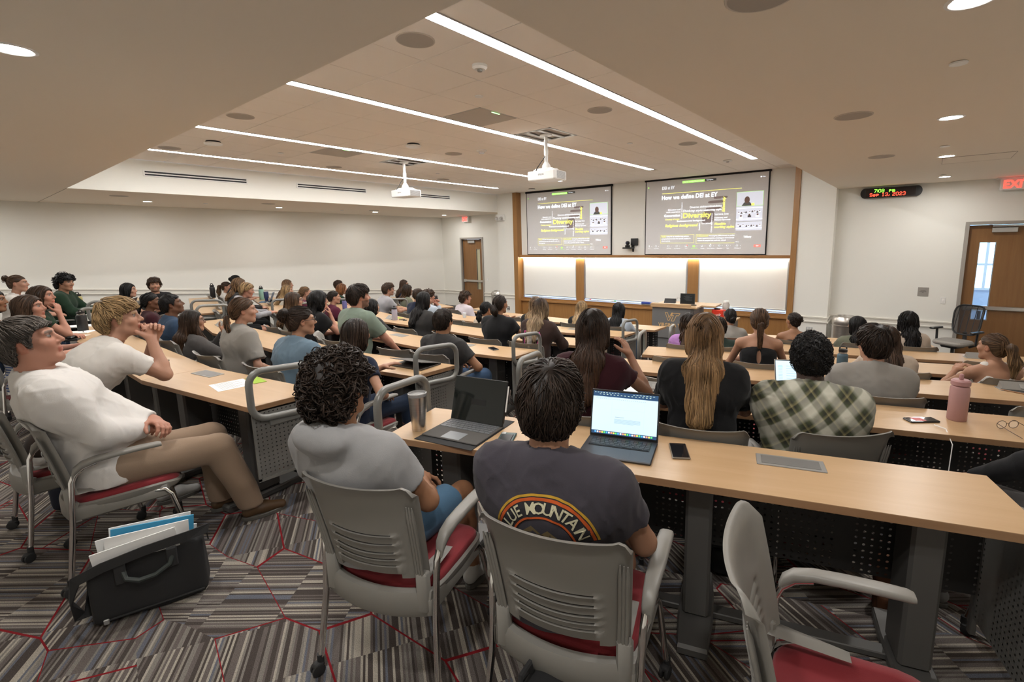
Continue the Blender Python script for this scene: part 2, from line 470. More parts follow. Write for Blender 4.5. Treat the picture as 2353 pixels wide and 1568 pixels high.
# ceiling tiles
gb = MB().quad((RX0, RY0, ZC + 0.02), (RX0, 11.3, ZC + 0.02), (RX1, 11.3, ZC + 0.02), (RX1, RY0, ZC + 0.02)); gb.obj('grid', GRID, ceiling)
SX = [-2.61, -4.57, -6.97, -9.03]
cols = [(RX0, -9.09)] + [(-8.97 + i * 1.94 / 3, -8.97 + (i + 1) * 1.94 / 3) for i in range(3)] + [(-6.91 + i * 0.57, -6.91 + (i + 1) * 0.57) for i in range(4)] \
    + [(-4.51 + i * 1.84 / 3, -4.51 + (i + 1) * 1.84 / 3) for i in range(3)] + [(-2.55, RX1)]
ys = [RY0 + 0.02 + 0.6075 * i for i in range(17)]
holes = {(6, 6): 'x'}
SPECIAL = []
tmesh = {}
RET = [(-4.20, 4.15), (-7.38, 4.16)]; PRJ = [(-4.20, 5.40), (-7.38, 5.41)]
def in_cell(p, c, y): return c[0] <= p[0] < c[1] and y <= p[1] < y + 0.6075
for ci, c in enumerate(cols):
    for yi in range(16):
        y = ys[yi]
        if any(in_cell(p, c, y) for p in RET + PRJ):
            SPECIAL.append((c, y)); continue
        wdt = round(c[1] - c[0], 3)
        if wdt not in tmesh:
            g = 0.0035
            t = MB().box((g, g, 0), (wdt - g, 0.6075 - g, 0.016), 0.0025).obj('ceiling_tile', TILE, ceiling)
            tmesh[wdt] = t
            t.location = (c[0], y, ZC)
        else:
            t = tmesh[wdt].copy(); COL.objects.link(t); t.location = (c[0], y, ZC)
# linear lights
E_STRIP = mat('strip_glow', (1, 1, 1), 0.5, emit=(1.0, 0.98, 0.955), es=STRIP)
for i, x in enumerate(SX):
    y1 = (9.42, 9.30, 9.44, 9.42)[i]
    t = empty('linear_light', (x, 5.5, ZC), 0, ['long recessed linear ceiling light nearest the right soffit', 'recessed linear ceiling light running over the right projector mount', 'recessed linear ceiling light passing over the left projector', 'thin linear ceiling light closest to the left air vents'][i], 'ceiling light', 'linear ceiling lights')
    MB().box((-0.052, 1.5 - 5.5, -0.004), (0.052, y1 - 5.5, 0.004)).obj('diffuser', E_STRIP, t)
    fb = MB()
    for s in (-1, 1): fb.box((min(s * 0.053, s * 0.06), 1.5 - 5.5, -0.006), (max(s * 0.053, s * 0.06), y1 - 5.5, 0.02))
    fb.box((-0.06, y1 - 5.5, -0.006), (0.06, y1 - 5.5 + 0.012, 0.02))
    fb.obj('trim_ring', ALU, t)
    if y1 < 10.9:
        pass
# plain filler strips of tile in line with the lights up to the front wall
fs = MB()
for i, x in enumerate(SX):
    fs.box((x - 0.058, 9.47, ZC), (x + 0.058, 11.2, ZC + 0.014)); fs.box((x - 0.058, RY0, ZC), (x + 0.058, 1.49, ZC + 0.014))
fs.obj('filler_strip', TILE, ceiling)
# downlights
E_DOWN = mat('downlight_glow', (1, 1, 1), 0.5, emit=(1.0, 0.97, 0.93), es=DOWN)
DLS = [(0.05, 0.25), (0.05, 2.68), (0.05, 5.10), (0.07, 7.45), (0.1, 9.95)] + [(-12.05, 0.3), (-12.03, 2.75), (-12.05, 5.2), (-12.1, 7.75), (-12.12, 10.2)] + [(-3.40, 0.36), (-0.95, 0.30), (-5.85, 0.36), (-8.3, 0.36), (-10.6, 0.36)]
dl_lab = {1: 'round downlight cut by the top edge of the photo near its right end', 2: 'round downlight above the slim speaker disc on the right soffit', 3: 'round downlight beside the access hatch line in the soffit', 4: 'farthest round downlight of the right soffit above the wall clock', 6: 'round downlight in the left soffit nearest the camera below the fascia', 7: 'second downlight of the left soffit', 8: 'third downlight of the left soffit', 9: 'last downlight of the left soffit near the exit sign', 10: 'round downlight at the left edge of the photo in the rear soffit'}
dt = None
for i, (x, y) in enumerate(DLS):
    lab = dl_lab.get(i, 'round downlight in the soffit above and behind the camera')
    if dt is None:
        dt = empty('downlight', (x, y, ZS), 0, lab, 'ceiling light', 'soffit downlights')
        MB().lathe([(0.066, -0.001), (0.075, -0.006), (0.088, -0.004), (0.09, 0.002)], 28).obj('trim_ring', WHITEP, dt)
        MB().lathe([(0.0, -0.0015), (0.067, -0.0015)], 28).obj('lens', E_DOWN, dt)
        dtree = tree_of(dt)
    else:
        dup(dt, dtree, (x, y, ZS), 0, lab)
# walls' trims
def rail_prof(mb, p, q, nrm):
    """chair rail with a stepped profile from p to q, nrm pointing into the room"""
    p = np.array(p, float); q = np.array(q, float); n = np.array([*nrm, 0.0])
    prof = [(0, 0), (0.030, 0), (0.030, 0.018), (0.016, 0.03), (0.016, 0.075), (0.030, 0.088), (0.030, 0.108), (0, 0.115)]
    V = []
    for e in (p, q):
        for (d, h) in prof: V.append(e + n * d + np.array([0, 0, h - 0.115]))
    k = len(prof); F = [(i, (i + 1) % k, k + (i + 1) % k, k + i) for i in range(k)] + [tuple(range(k))[::-1], tuple(range(k, 2 * k))]
    mb.add(V, F)
def rz_left(y): return 1.095 - 0.0868 * y
rl = MB(); rail_prof(rl, (XL, YB, rz_left(YB)), (XL, 11.05, rz_left(11.05)), (1, 0)); struct(rl, 'trim_2', TRIM)
rf = MB(); rail_prof(rf, (XL, 11.1, 0.135), (DL0 - 0.05, 11.1, 0.135), (0, -1)); rail_prof(rf, (DL1 + 0.05, 11.1, 0.135), (-10.17, 11.1, 0.135), (0, -1))
rail_prof(rf, (-10.17, 10.59, 0.2), (-9.53, 10.59, 0.2), (0, -1)); rail_prof(rf, (-2.05, 10.59, 0.19), (-1.43, 10.59, 0.19), (0, -1)); rail_prof(rf, (-1.437, 10.56, 0.19), (-1.437, 10.86, 0.215), (1, 0))
rail_prof(rf, rec(-2.3, 0, 0.225), rec(D0 - 0.06, 0, 0.215), (math.sin(TH), -math.cos(TH)))
struct(rf, 'trim_3', TRIM)
bs = MB(); bs.box((XL, YB, -0.52), (XL + 0.012, 11.1, -0.4)); bs.box((XL, 11.088, -0.5), (DL0 - 0.05, 11.1, -0.4)); bs.box((DL1 + 0.05, 11.088, -0.5), (-10.17, 11.1, -0.4)); bs.box((-2.05, 10.578, -0.5), (-1.437, 10.59, -0.4))
struct(bs, 'baseboard_front', BASEM)
# oak surround of the screens and whiteboards
ok = MB(); ok.box((-9.53, 10.55, -0.52), (-9.375, 10.80, 3.135), 0.004); ok.box((-2.150, 10.55, -0.52), (-2.046, 11.15, 3.10), 0.004)
struct(ok, 'trim_4', OAKV)
lg = MB(); nbox(lg, 0.28, 7.62, -0.12, 0.0, 1.30, 1.368, 0.004)
struct(lg, 'trim_5', OAKH)
pl = MB()
nbox(pl, 0.26, 0.47, -0.02, 0.03, -0.5, 1.30); nbox(pl, 2.312, 2.562, -0.035, 0.03, 0.03, 1.30, 0.003); nbox(pl, 5.40, 5.655, -0.035, 0.03, 0.03, 1.30, 0.003); nbox(pl, 7.54, 7.75, -0.02, 0.03, -0.5, 1.30)
struct(pl, 'trim_6', OAKV)
sl = MB(); nbox(sl, 0.36, 7.6, -0.10, 0.02, 0.03, 0.075, 0.004); nbox(sl, 0.40, 7.58, -0.055, 0.02, 0.075, 0.135, 0.003)
struct(sl, 'trim_7', OAKH)
wp = MB()
for i in range(6):
    u0 = 0.40 + i * 1.195
    nbox(wp, u0 + 0.002, u0 + 1.193, -0.03, 0.02, -0.5, 0.03, 0.002)
    p = MB(); nbox(p, u0 + 0.002, u0 + 1.193, -0.03, 0.02, -0.5, 0.03, 0.003)
    if i == 0: wains = tag(p.obj('trim_8', OAKV), kind='structure')
    else: p.obj('oak_panel', OAKV, wains)
# hidden wash light above the whiteboards
E_WASH = mat('wash_glow', (1, 1, 1), 0.5, emit=(1.0, 0.93, 0.80), es=WASH)
t = empty('wash_light', nic(4, -0.07, 1.30), TH, 'slim wash light tucked behind the oak ledge above the whiteboards', 'wall light')
MB().box((-3.55, -0.022, -0.012), (3.55, 0.022, -0.002)).obj('diffuser', E_WASH, t)
MB().box((-3.57, -0.03, -0.002), (3.57, 0.03, 0.0)).obj('housing', ALU, t)
# whiteboards
for i, (u0, u1) in enumerate(((0.50, 2.305), (2.60, 5.37), (5.665, 7.53))):
    t = empty('whiteboard', nic((u0 + u1) / 2, 0, 0.75), TH, ['narrow whiteboard at the left end under the left screen', 'widest whiteboard, in the middle behind the lectern', 'right-hand whiteboard under the right screen'][i], 'whiteboard', 'wall whiteboards')
    h = (u1 - u0) / 2
    MB().box((-h, -0.02, -0.53), (h, 0.0, 0.545)).obj('writing_surface', WHITEB, t)
    fm = MB()
    fm.box((-h - 0.02, -0.03, -0.55), (-h + 0.012, 0, 0.545), 0.003); fm.box((h - 0.012, -0.03, -0.55), (h + 0.02, 0, 0.545), 0.003); fm.box((-h, -0.03, -0.55), (h, 0, -0.525), 0.003)
    fm.obj('frame', ALU, t)
    MB().box((-h, -0.085, -0.59), (h, -0.02, -0.572), 0.004).obj('marker_tray', ALU, t)
# ------------------------------------------------------------------ projection screens with the projected slide
SCR = mat('screen_fabric', (0.74, 0.74, 0.75), 0.9)
PROJ_W = mat('projected_white', (0.8, 0.8, 0.8), 0.9, emit=(0.85, 0.92, 1.0), es=0.42)
PROJ_Y = mat('projected_yellow', (0.8, 0.8, 0.2), 0.9, emit=(0.95, 0.92, 0.12), es=0.42)
PROJ_G = mat('projected_green', (0.45, 0.8, 0.25), 0.9, emit=(0.35, 0.9, 0.12), es=0.4)
PROJ_K = mat('projected_dark', (0.16, 0.17, 0.18), 0.9)
PROJ_R = mat('projected_red', (0.8, 0.25, 0.22), 0.9, emit=(0.9, 0.2, 0.15), es=0.25)
PROJ_B = mat('projected_maroon', (0.36, 0.30, 0.30), 0.9)
PROJ_V = mat('projected_video', (0.62, 0.63, 0.68), 0.9, emit=(0.8, 0.85, 1.0), es=0.18)
PROJ_S = mat('projected_skin', (0.25, 0.16, 0.14), 0.9)
BORDER = mat('screen_border', (0.006, 0.006, 0.007), 0.8)
def screen(u0, u1, z0, z1, label):
    W, H = u1 - u0, z1 - z0
    t = empty('projection_screen', nic(u0, -0.04, z0), TH, label, 'screen', 'projection screens')
    MB().box((0, 0, 0), (W, 0.03, H)).obj('border', BORDER, t)
    b = 0.022
    MB().box((b, -0.003, b), (W - b, 0.001, H - b)).obj('fabric', SCR, t)
    MB().box((-0.02, -0.02, H - 0.03), (W + 0.02, 0.05, H + 0.03), 0.006).obj('roller_case', BORDER, t)
    w_, h_ = W - 2 * b, H - 2 * b
    Mx = Matrix(((1, 0, 0, 0), (0, 0, -1, 0), (0, 1, 0, 0), (0, 0, 0, 1)))
    def P(x, y): return b + x * w_, H - b - y * h_
    groups = {k: MB() for k in 'WYGKRBVS'}
    def T(k, s, x, y, hgt, bold=0.0, it=0.0, align='LEFT', vert=False, fit=None):
        px, pz_ = P(x, y)
        size = hgt * h_ / 0.70
        v, f = text_mesh(s, size, bold, it, 'LEFT')
        wd = v[:, 0].max() - v[:, 0].min(); v[:, 0] -= v[:, 0].min()
        L_ = (fit * (h_ if vert else w_)) if fit else wd
        v[:, 0] *= L_ / wd
        if align == 'RIGHT': v[:, 0] -= L_
        if vert: v = np.column_stack([-v[:, 1], v[:, 0], v[:, 2]])
        groups[k].add(np.column_stack([px + v[:, 0], np.full(len(v), -0.0045), pz_ + v[:, 1]]), f)
    def Bx(k, x0, y0, x1, y1, d=0.0):
        a = P(x0, y0); c = P(x1, y1)
        groups[k].quad((a[0], -0.0038 - d, a[1]), (a[0], -0.0038 - d, c[1]), (c[0], -0.0038 - d, c[1]), (c[0], -0.0038 - d, a[1]))
    def frame(k, x0, y0, x1, y1, open_r=False):
        e = 0.0016
        Bx(k, x0, y0, x1, y0 + e * 1.7); Bx(k, x0, y1 - e * 1.7, x1, y1); Bx(k, x0, y0, x0 + e, y1)
        if not open_r: Bx(k, x1 - e, y0, x1, y1)
    # red fan of shapes behind the words
    for (x0, y0, x1, y1) in ((0.59, 0.262, 0.70, 0.292), (0.545, 0.312, 0.68, 0.345), (0.53, 0.395, 0.65, 0.42), (0.50, 0.44, 0.60, 0.60)):
        a = P(x0, y0); c = P(x1, y1); n = 10
        cx_, cz_ = (a[0] + c[0]) / 2, (a[1] + c[1]) / 2; rx, rz = (c[0] - a[0]) / 2, (a[1] - c[1]) / 2
        pts = [(cx_ + rx * math.copysign(abs(math.cos(q)) ** 0.5, math.cos(q)), -0.0034, cz_ + rz * math.copysign(abs(math.sin(q)) ** 0.5, math.sin(q)) + 0.12 * rz * math.cos(q)) for q in np.linspace(0, 2 * math.pi, 20, endpoint=False)]
        groups['B'].add(pts, [tuple(range(20))])
    Bx('G', 0.325, 0.032, 0.512, 0.062); T('W', 'You are viewing Tiffany\'s screen', 0.335, 0.047, 0.011, fit=0.165)
    Bx('K', 0.512, 0.030, 0.605, 0.060); T('W', 'View Options', 0.525, 0.045, 0.013, 0.01, fit=0.055)
    Bx('G', 0.016, 0.078, 0.026, 0.094)
    T('W', 'View', 0.955, 0.062, 0.012, 0.01); Bx('W', 0.940, 0.055, 0.950, 0.069)
    T('W', 'DEI at EY', 0.147, 0.108, 0.043, fit=0.110)
    Bx('Y', 0.147, 0.178, 0.805, 0.1825)
    T('W', 'How we define DEI at EY', 0.145, 0.238, 0.056, 0.022, fit=0.475)
    T('Y', 'Ethnicity', 0.672, 0.462, 0.034, 0.02, 0.2, vert=True, fit=0.195)
    T('W', 'Diverse abilities/disabilities', 0.395, 0.382, 0.026, fit=0.262)
    T('W', 'Thinking style', 0.335, 0.428, 0.030, 0, 0.25, fit=0.165); T('W', 'Leadership style', 0.505, 0.428, 0.022, 0.02, fit=0.150)
    T('W', 'Education and', 0.312, 0.402, 0.022, align='RIGHT', fit=0.108); T('W', 'work experience', 0.312, 0.432, 0.022, align='RIGHT', fit=0.125)
    T('W', 'Sexual orientation', 0.325, 0.525, 0.018, vert=True, fit=0.215)
    T('W', 'Generation', 0.168, 0.480, 0.032, 0.02, fit=0.144)
    T('Y', 'Diversity', 0.338, 0.490, 0.064, 0.022, fit=0.237)
    T('Y', 'Country of origin', 0.180, 0.530, 0.022, 0.0, 0.25, fit=0.127)
    T('W', 'Service line', 0.600, 0.488, 0.026, fit=0.112)
    T('W', 'Socioeconomic background', 0.285, 0.558, 0.021, 0.02, fit=0.240)
    T('W', 'Veterans and', 0.600, 0.532, 0.021, fit=0.103); T('W', 'Military Spouses', 0.600, 0.560, 0.021, fit=0.128)
    T('Y', 'Religious background', 0.180, 0.617, 0.034, 0.02, 0.25, fit=0.286)
    T('W', 'Location', 0.500, 0.598, 0.022, fit=0.074); T('W', 'Gender', 0.480, 0.690, 0.022, vert=True, fit=0.100); T('W', 'Other differences', 0.580, 0.720, 0.022, vert=True, fit=0.245)
    T('Y', 'Flexible', 0.602, 0.613, 0.030, 0.012, 0.25, fit=0.092); T('Y', 'working styles', 0.602, 0.652, 0.030, 0.012, 0.25, fit=0.160)
    frame('Y', 0.140, 0.742, 0.438, 0.852); frame('Y', 0.455, 0.742, 0.768, 0.858, True)
    T('Y', 'Equity:', 0.150, 0.762, 0.016, 0.02, fit=0.04); T('W', 'being fair by transforming policies', 0.196, 0.762, 0.016, 0.01, fit=0.196)
    T('W', 'and practices to meet the specific needs of a', 0.150, 0.792, 0.016, 0.01, fit=0.260); T('W', 'diverse group', 0.150, 0.822, 0.016, 0.01, fit=0.078)
    T('Y', 'Inclusiveness:', 0.466, 0.762, 0.016, 0.02, fit=0.092); T('W', 'leveraging differences to achie', 0.566, 0.762, 0.016, 0.01, fit=0.200)
    T('W', 'better business results, creating an environmen', 0.466, 0.792, 0.016, 0.01, fit=0.298); T('W', 'where all people feel, and are, valued.', 0.466, 0.822, 0.016, 0.01, fit=0.238)
    # video tiles
    Bx('V', 0.772, 0.232, 0.968, 0.400); frame('G', 0.771, 0.229, 0.969, 0.402)
    a = P(0.85, 0.33)
    groups['S'].add([(a[0] + 0.055 * math.cos(q), -0.0046, a[1] + 0.075 * math.sin(q)) for q in np.linspace(0, 2 * math.pi, 14, endpoint=False)], [tuple(range(14))])
    groups['K'].add([(a[0] + x * 0.1, -0.0044, a[1] - 0.05 + z * 0.1) for x, z in ((-1.1, -0.72), (1.1, -0.72), (0.6, 0.0), (-0.6, 0.0))], [(0, 1, 2, 3)])
    Bx('Y', 0.883, 0.372, 0.905, 0.399, 0.001)
    for (y0, y1) in ((0.406, 0.590), (0.598, 0.705)):
        Bx('V', 0.772, y0, 0.968, y1)
    rnd = random.Random(5)
    for (y0, n) in ((0.475, 9), (0.52, 3), (0.64, 9)):
        for i in range(n):
            x = 0.78 + 0.18 * (i + 0.5) / n + rnd.uniform(-0.004, 0.004); y = y0 + rnd.uniform(-0.008, 0.008); s_ = 0.007 if n > 3 else 0.013
            Bx('S', x - s_ / 2, y - s_ * 0.9, x + s_ / 2, y + s_ * 0.5, 0.0008); Bx('K' if i % 2 else 'W', x - s_, y + s_ * 0.5, x + s_, y + s_ * 2.2, 0.0008)
    for y in (0.56, 0.675, 0.425): Bx('W', 0.772, y, 0.968, y + 0.008)
    T('W', 'Tiffany', 0.835, 0.785, 0.024, 0.02, fit=0.06); T('W', 'Tiffany', 0.772, 0.845, 0.012, fit=0.03)
    for nm, x, k in (('Mute', 0.035, 'W'), ('Stop Video', 0.100, 'W'), ('Security', 0.215, 'W'), ('Participants', 0.290, 'W'), ('Chat', 0.370, 'W'), ('Share Screen', 0.440, 'G'), ('Record', 0.508, 'W'), ('Show Captions', 0.578, 'W'), ('Reactions', 0.650, 'W'), ('Apps', 0.715, 'W'), ('Whiteboards', 0.790, 'W')):
        T(k, nm, x - 0.004 * len(nm) / 2, 0.925, 0.011, fit=0.0042 * len(nm) + 0.004)
        if k == 'G': Bx('G', x - 0.012, 0.885, x + 0.009, 0.908)
        elif nm in ('Mute',): Bx('W', x - 0.003, 0.88, x + 0.003, 0.905)
        else: Bx('W', x - 0.009, 0.884, x + 0.006, 0.900); Bx('K', x - 0.006, 0.888, x + 0.003, 0.896, 0.0008)
        Bx('W', x + 0.022, 0.892, x + 0.026, 0.896)
    Bx('R', 0.374, 0.876, 0.384, 0.89, 0.001)
    Bx('R', 0.915, 0.882, 0.968, 0.915); T('W', 'End', 0.933, 0.898, 0.013, 0.02)
    for x, y in ((0.655, 0.290), (0.578, 0.875)):
        a = P(x, y); groups['W'].add([(a[0], -0.005, a[1] + 0.02), (a[0], -0.005, a[1] - 0.012), (a[0] + 0.016, -0.005, a[1] - 0.002)], [(0, 1, 2)])
    for k, nm, m in (('V', 'video_tile', PROJ_V), ('B', 'red_shapes', PROJ_B), ('G', 'green_banner', PROJ_G), ('K', 'dark_shapes', PROJ_K), ('S', 'video_figures', PROJ_S), ('R', 'red_button', PROJ_R), ('Y', 'yellow_lettering', PROJ_Y), ('W', 'white_lettering', PROJ_W)):
        tag(groups[k].obj(nm, m, t), kind='stuff')
    return t
screen(0.66, 3.39, 1.372, 3.12, 'left projection screen showing the diversity slide')
screen(4.31, 7.085, 1.374, 3.135, 'right projection screen showing the diversity slide, nearest the clock wall')
# ------------------------------------------------------------------ doors
GLASS = mat('door_glass', (0.9, 0.97, 1.0), 0.02, trans=1.0)
GLASS_L = mat('door_glass_pale', (0.55, 0.53, 0.36), 0.25)
def door(name, M, w_, h, lite, glass, label_kind=None):
    """M maps local x along the wall (0..w_), y into the wall, z up from the floor"""
    d = empty(name, M=M); d['kind'] = 'structure'
    fr = MB()
    for (x0, x1, z0, z1) in ((-0.055, 0.0, 0, h + 0.055), (w_, w_ + 0.055, 0, h + 0.055), (0.0, w_, h, h + 0.055)):
        fr.box((x0, -0.03, z0), (x1, 0.14, z1), 0.004)
        fr.box((x0 if x0 < 0 else x0, 0.03, z0), (x1, 0.05, z1))
    fr.obj('door_frame', FRAMEP, d)
    x0, x1, z0, z1 = lite
    lf = MB()
    for (a0, a1, b0, b1) in ((0.004, x0, 0.01, h - 0.004), (x1, w_ - 0.004, 0.01, h - 0.004), (x0, x1, 0.01, z0), (x0, x1, z1, h - 0.004)):
        lf.box((a0, 0.06, b0), (a1, 0.105, b1))
    leaf = lf.obj('door_leaf', DOORW, d)
    bd = MB()
    for (a0, a1, b0, b1) in ((x0 - 0.008, x0, z0 - 0.008, z1 + 0.008), (x1, x1 + 0.008, z0 - 0.008, z1 + 0.008), (x0, x1, z0 - 0.008, z0), (x0, x1, z1, z1 + 0.008)):
        bd.box((a0, 0.055, b0), (a1, 0.11, b1))
    bd.obj('glazing_bead', FRAMEP, d)
    MB().box((x0, 0.08, z0), (x1, 0.086, z1)).obj('glass', glass, d)
    pb = MB(); pb.box((0.10 if w_ < 1 else 0.1, 0.0, 0.955), (w_ - 0.03, 0.045, 1.025), 0.008); pb.box((0.03, 0.0, 0.94), (0.14, 0.06, 1.04), 0.01)
    pb.obj('push_bar', STEEL, d)
    MB().box((0.04, -0.01, 0.0), (w_ - 0.04, 0.058, 0.0) if False else (w_ - 0.04, 0.058, 0.26), 0.002).obj('kick_plate', STEEL, d) if False else None
    cl = MB(); cl.box((w_ * 0.30, 0.0, h - 0.13), (w_ * 0.62, 0.058, h - 0.05), 0.006); cl.box((w_ * 0.30, -0.02, h - 0.035), (w_ * 0.9, 0.02, h - 0.015), 0.003)
    cl.obj('closer', ALU, d)
    return d
door('door_1', Matrix.Translation((DL0, 11.1, -0.5)), DL1 - DL0, 2.37, (0.64, 0.80, 0.72, 2.04), GLASS_L)
MR = mrot(TH, loc=rec(D0, 0, -0.5))
door('door_2', MR, D1 - D0, 2.385, (0.165, 0.365, 0.78, 2.09), GLASS)
# corridor beyond the right door: floor, bright window wall, table with a person
cw = MB()
def cor(u, o, z): return rec(u, o, z)
cw.quad(cor(-1.6, 3.6, -0.5), cor(4.0, 3.6, -0.5), cor(4.0, 3.6, 2.6), cor(-1.6, 3.6, 2.6))
cw.quad(cor(-1.6, 0.15, -0.5), cor(-1.6, 3.6, -0.5), cor(-1.6, 3.6, 2.6), cor(-1.6, 0.15, 2.6)); cw.quad(cor(4.0, 0.15, -0.5), cor(4.0, 3.6, -0.5), cor(4.0, 3.6, 2.6), cor(4.0, 0.15, 2.6))
struct(cw, 'wall_corridor', mat('corridor_wall', (0.55, 0.62, 0.72), 0.8))
cc = MB().quad(cor(-1.6, 0.15, 2.6), cor(4.0, 0.15, 2.6), cor(4.0, 3.6, 2.6), cor(-1.6, 3.6, 2.6)); struct(cc, 'ceiling_corridor', CEILM)
cwin = empty('window_1', M=mrot(TH, loc=cor(1.0, 3.58, 0.55))); cwin['kind'] = 'structure'
SKYG = mat('daylight_pane', (0.4, 0.6, 0.9), 0.4, emit=(0.42, 0.72, 1.0), es=1.6)
for i in range(4):
    for j in range(3):
        MB().box((-1.2 + i * 0.6, -0.01, j * 0.55), (-0.65 + i * 0.6, 0.0, 0.5 + j * 0.55)).obj('pane', SKYG, cwin)
wfm = MB()
for i in range(5): wfm.box((-1.25 + i * 0.6, -0.04, -0.05), (-1.2 + i * 0.6, 0.01, 1.65))
for j in range(4): wfm.box((-1.25, -0.035, -0.05 + j * 0.55), (1.2, 0.01, j * 0.55))
wfm.obj('window_frame', WHITEP, cwin)
cl_ = empty('corridor_light', cor(0.8, 1.4, 2.59), TH, 'square light panel in the corridor ceiling beyond the door glass', 'ceiling light')
MB().box((-0.6, -0.3, -0.012), (0.6, 0.3, -0.004)).obj('diffuser', mat('corridor_glow', (1, 1, 1), 0.5, emit=(0.62, 0.82, 1.0), es=9.0), cl_)
MB().box((-0.63, -0.33, -0.008), (0.63, 0.33, 0.005)).obj('frame', WHITEP, cl_)
ct = empty('cafe_table', cor(0.65, 2.2, -0.5), TH, 'white table in the corridor behind the door glass', 'table')
MB().box((-0.6, -0.35, 0.72), (0.6, 0.35, 0.75), 0.006).obj('tabletop', WHITEP, ct)
for s in (-1, 1):
    lm = MB(); lm.tube([(s * 0.45, 0, 0.02), (s * 0.45, 0, 0.72)], 0.03); lm.tube([(s * 0.45, -0.28, 0.02), (s * 0.45, 0.28, 0.02)], 0.02); lm.obj('leg', GREYD, ct)
# ------------------------------------------------------------------ wall things
def plate(name, M, sx, sz, m, label, cat, parts=None, group=None):
    t = empty(name, M=M, label=label, cat=cat, group=group)
    MB().box((-sx / 2, -0.008, -sz / 2), (sx / 2, 0, sz / 2), 0.003).obj('plate', m, t)
    for (nm, x0, z0, x1, z1, pm) in (parts or []):
        MB().box((x0, -0.012, z0), (x1, -0.006, z1), 0.001).obj(nm, pm, t)
    return t
NR_ = lambda u, z: mrot(TH, loc=rec(u, 0, z))
plate('light_switch', NR_(-0.553, 0.59), 0.075, 0.118, WHITEP, 'white switch plate beside the right door', 'switch', [('rocker', -0.015, -0.03, 0.015, 0.03, mat('switch_rocker', (0.9, 0.9, 0.88), 0.3))])
pq = plate('wall_plaque', NR_(-0.84, 0.73), 0.155, 0.16, mat('plaque_steel', (0.42, 0.40, 0.37), 0.45, 0.6), 'small grey engraved plaque on the wall under the clock', 'plaque')
pm_ = MB()
for j, wd in enumerate((0.075, 0.10, 0.03)):
    for i in range(int(wd / 0.008)):
        pm_.box((-wd / 2 + i * 0.008, -0.0095, 0.018 - j * 0.018), (-wd / 2 + i * 0.008 + 0.0055, -0.0078, 0.025 - j * 0.018))
tag(pm_.obj('engraved_lines', BLACK, pq), kind='stuff')
plate('light_switch', Matrix.Translation((-13.45 + 2.26, 11.1, 0.56)), 0.075, 0.118, WHITEP, 'white switch plate between the left door and its steel bin', 'switch', [('rocker', -0.015, -0.03, 0.015, 0.03, mat('switch_rocker', (0.9, 0.9, 0.88), 0.3))])
OUTL = [('socket', -0.04, 0.012, -0.008, 0.045, WHITEP), ('socket', 0.008, 0.012, 0.04, 0.045, WHITEP), ('socket', -0.04, -0.045, -0.008, -0.012, WHITEP), ('socket', 0.008, -0.045, 0.04, -0.012, WHITEP)]
plate('wall_outlet', Matrix.Translation((-1.73, 10.59, -0.085)), 0.115, 0.115, ALU, 'steel four-socket outlet on the column beside the right steel bin', 'outlet', OUTL)
plate('wall_outlet', Matrix.Translation((-9.84, 10.59, -0.225)), 0.115, 0.115, BLACK, 'dark outlet plate low on the strip of wall left of the oak frame', 'outlet', OUTL)
# exit signs
EXR = mat('exit_red', (0.8, 0.02, 0.02), 0.5, emit=(1.0, 0.03, 0.02), es=2.2)
def exit_sign(M, W, H, label):
    t = empty('exit_sign', M=M, label=label, cat='sign')
    MB().box((-W / 2, -0.045, -H), (W / 2, -0.005, 0), 0.004).obj('housing', WHITEP, t)
    g = MB(); Mx = Matrix(((1, 0, 0, 0), (0, 0, -1, 0), (0, 1, 0, 0), (0, 0, 0, 1)))
    v, f = text_mesh('EXIT', H * 0.92, 0.03, 0, 'LEFT'); wd = np.ptp(v[:, 0]); v[:, 0] = (v[:, 0] - v[:, 0].min()) / wd * W * 0.8 - W * 0.4
    v[:, 1] -= (v[:, 1].max() + v[:, 1].min()) / 2
    v = np.column_stack([v[:, 0], np.full(len(v), -0.0465), v[:, 1] - H / 2]); g.add(v, f)
    g.obj('lettering', EXR, t)
    MB().box((-W * 0.62, -0.10, 0.0), (W * 0.62, 0.06, 0.012), 0.003).obj('canopy', WHITEP, t)
    return t
exit_sign(mrot(TH, loc=rec(0.19, -0.05, 2.609)), 0.40, 0.185, 'large exit sign hanging at the right edge above the door')
exit_sign(Matrix.Translation((-13.45 + 1.42, 11.02, 2.609)), 0.30, 0.19, 'small red exit sign above the left wooden door')
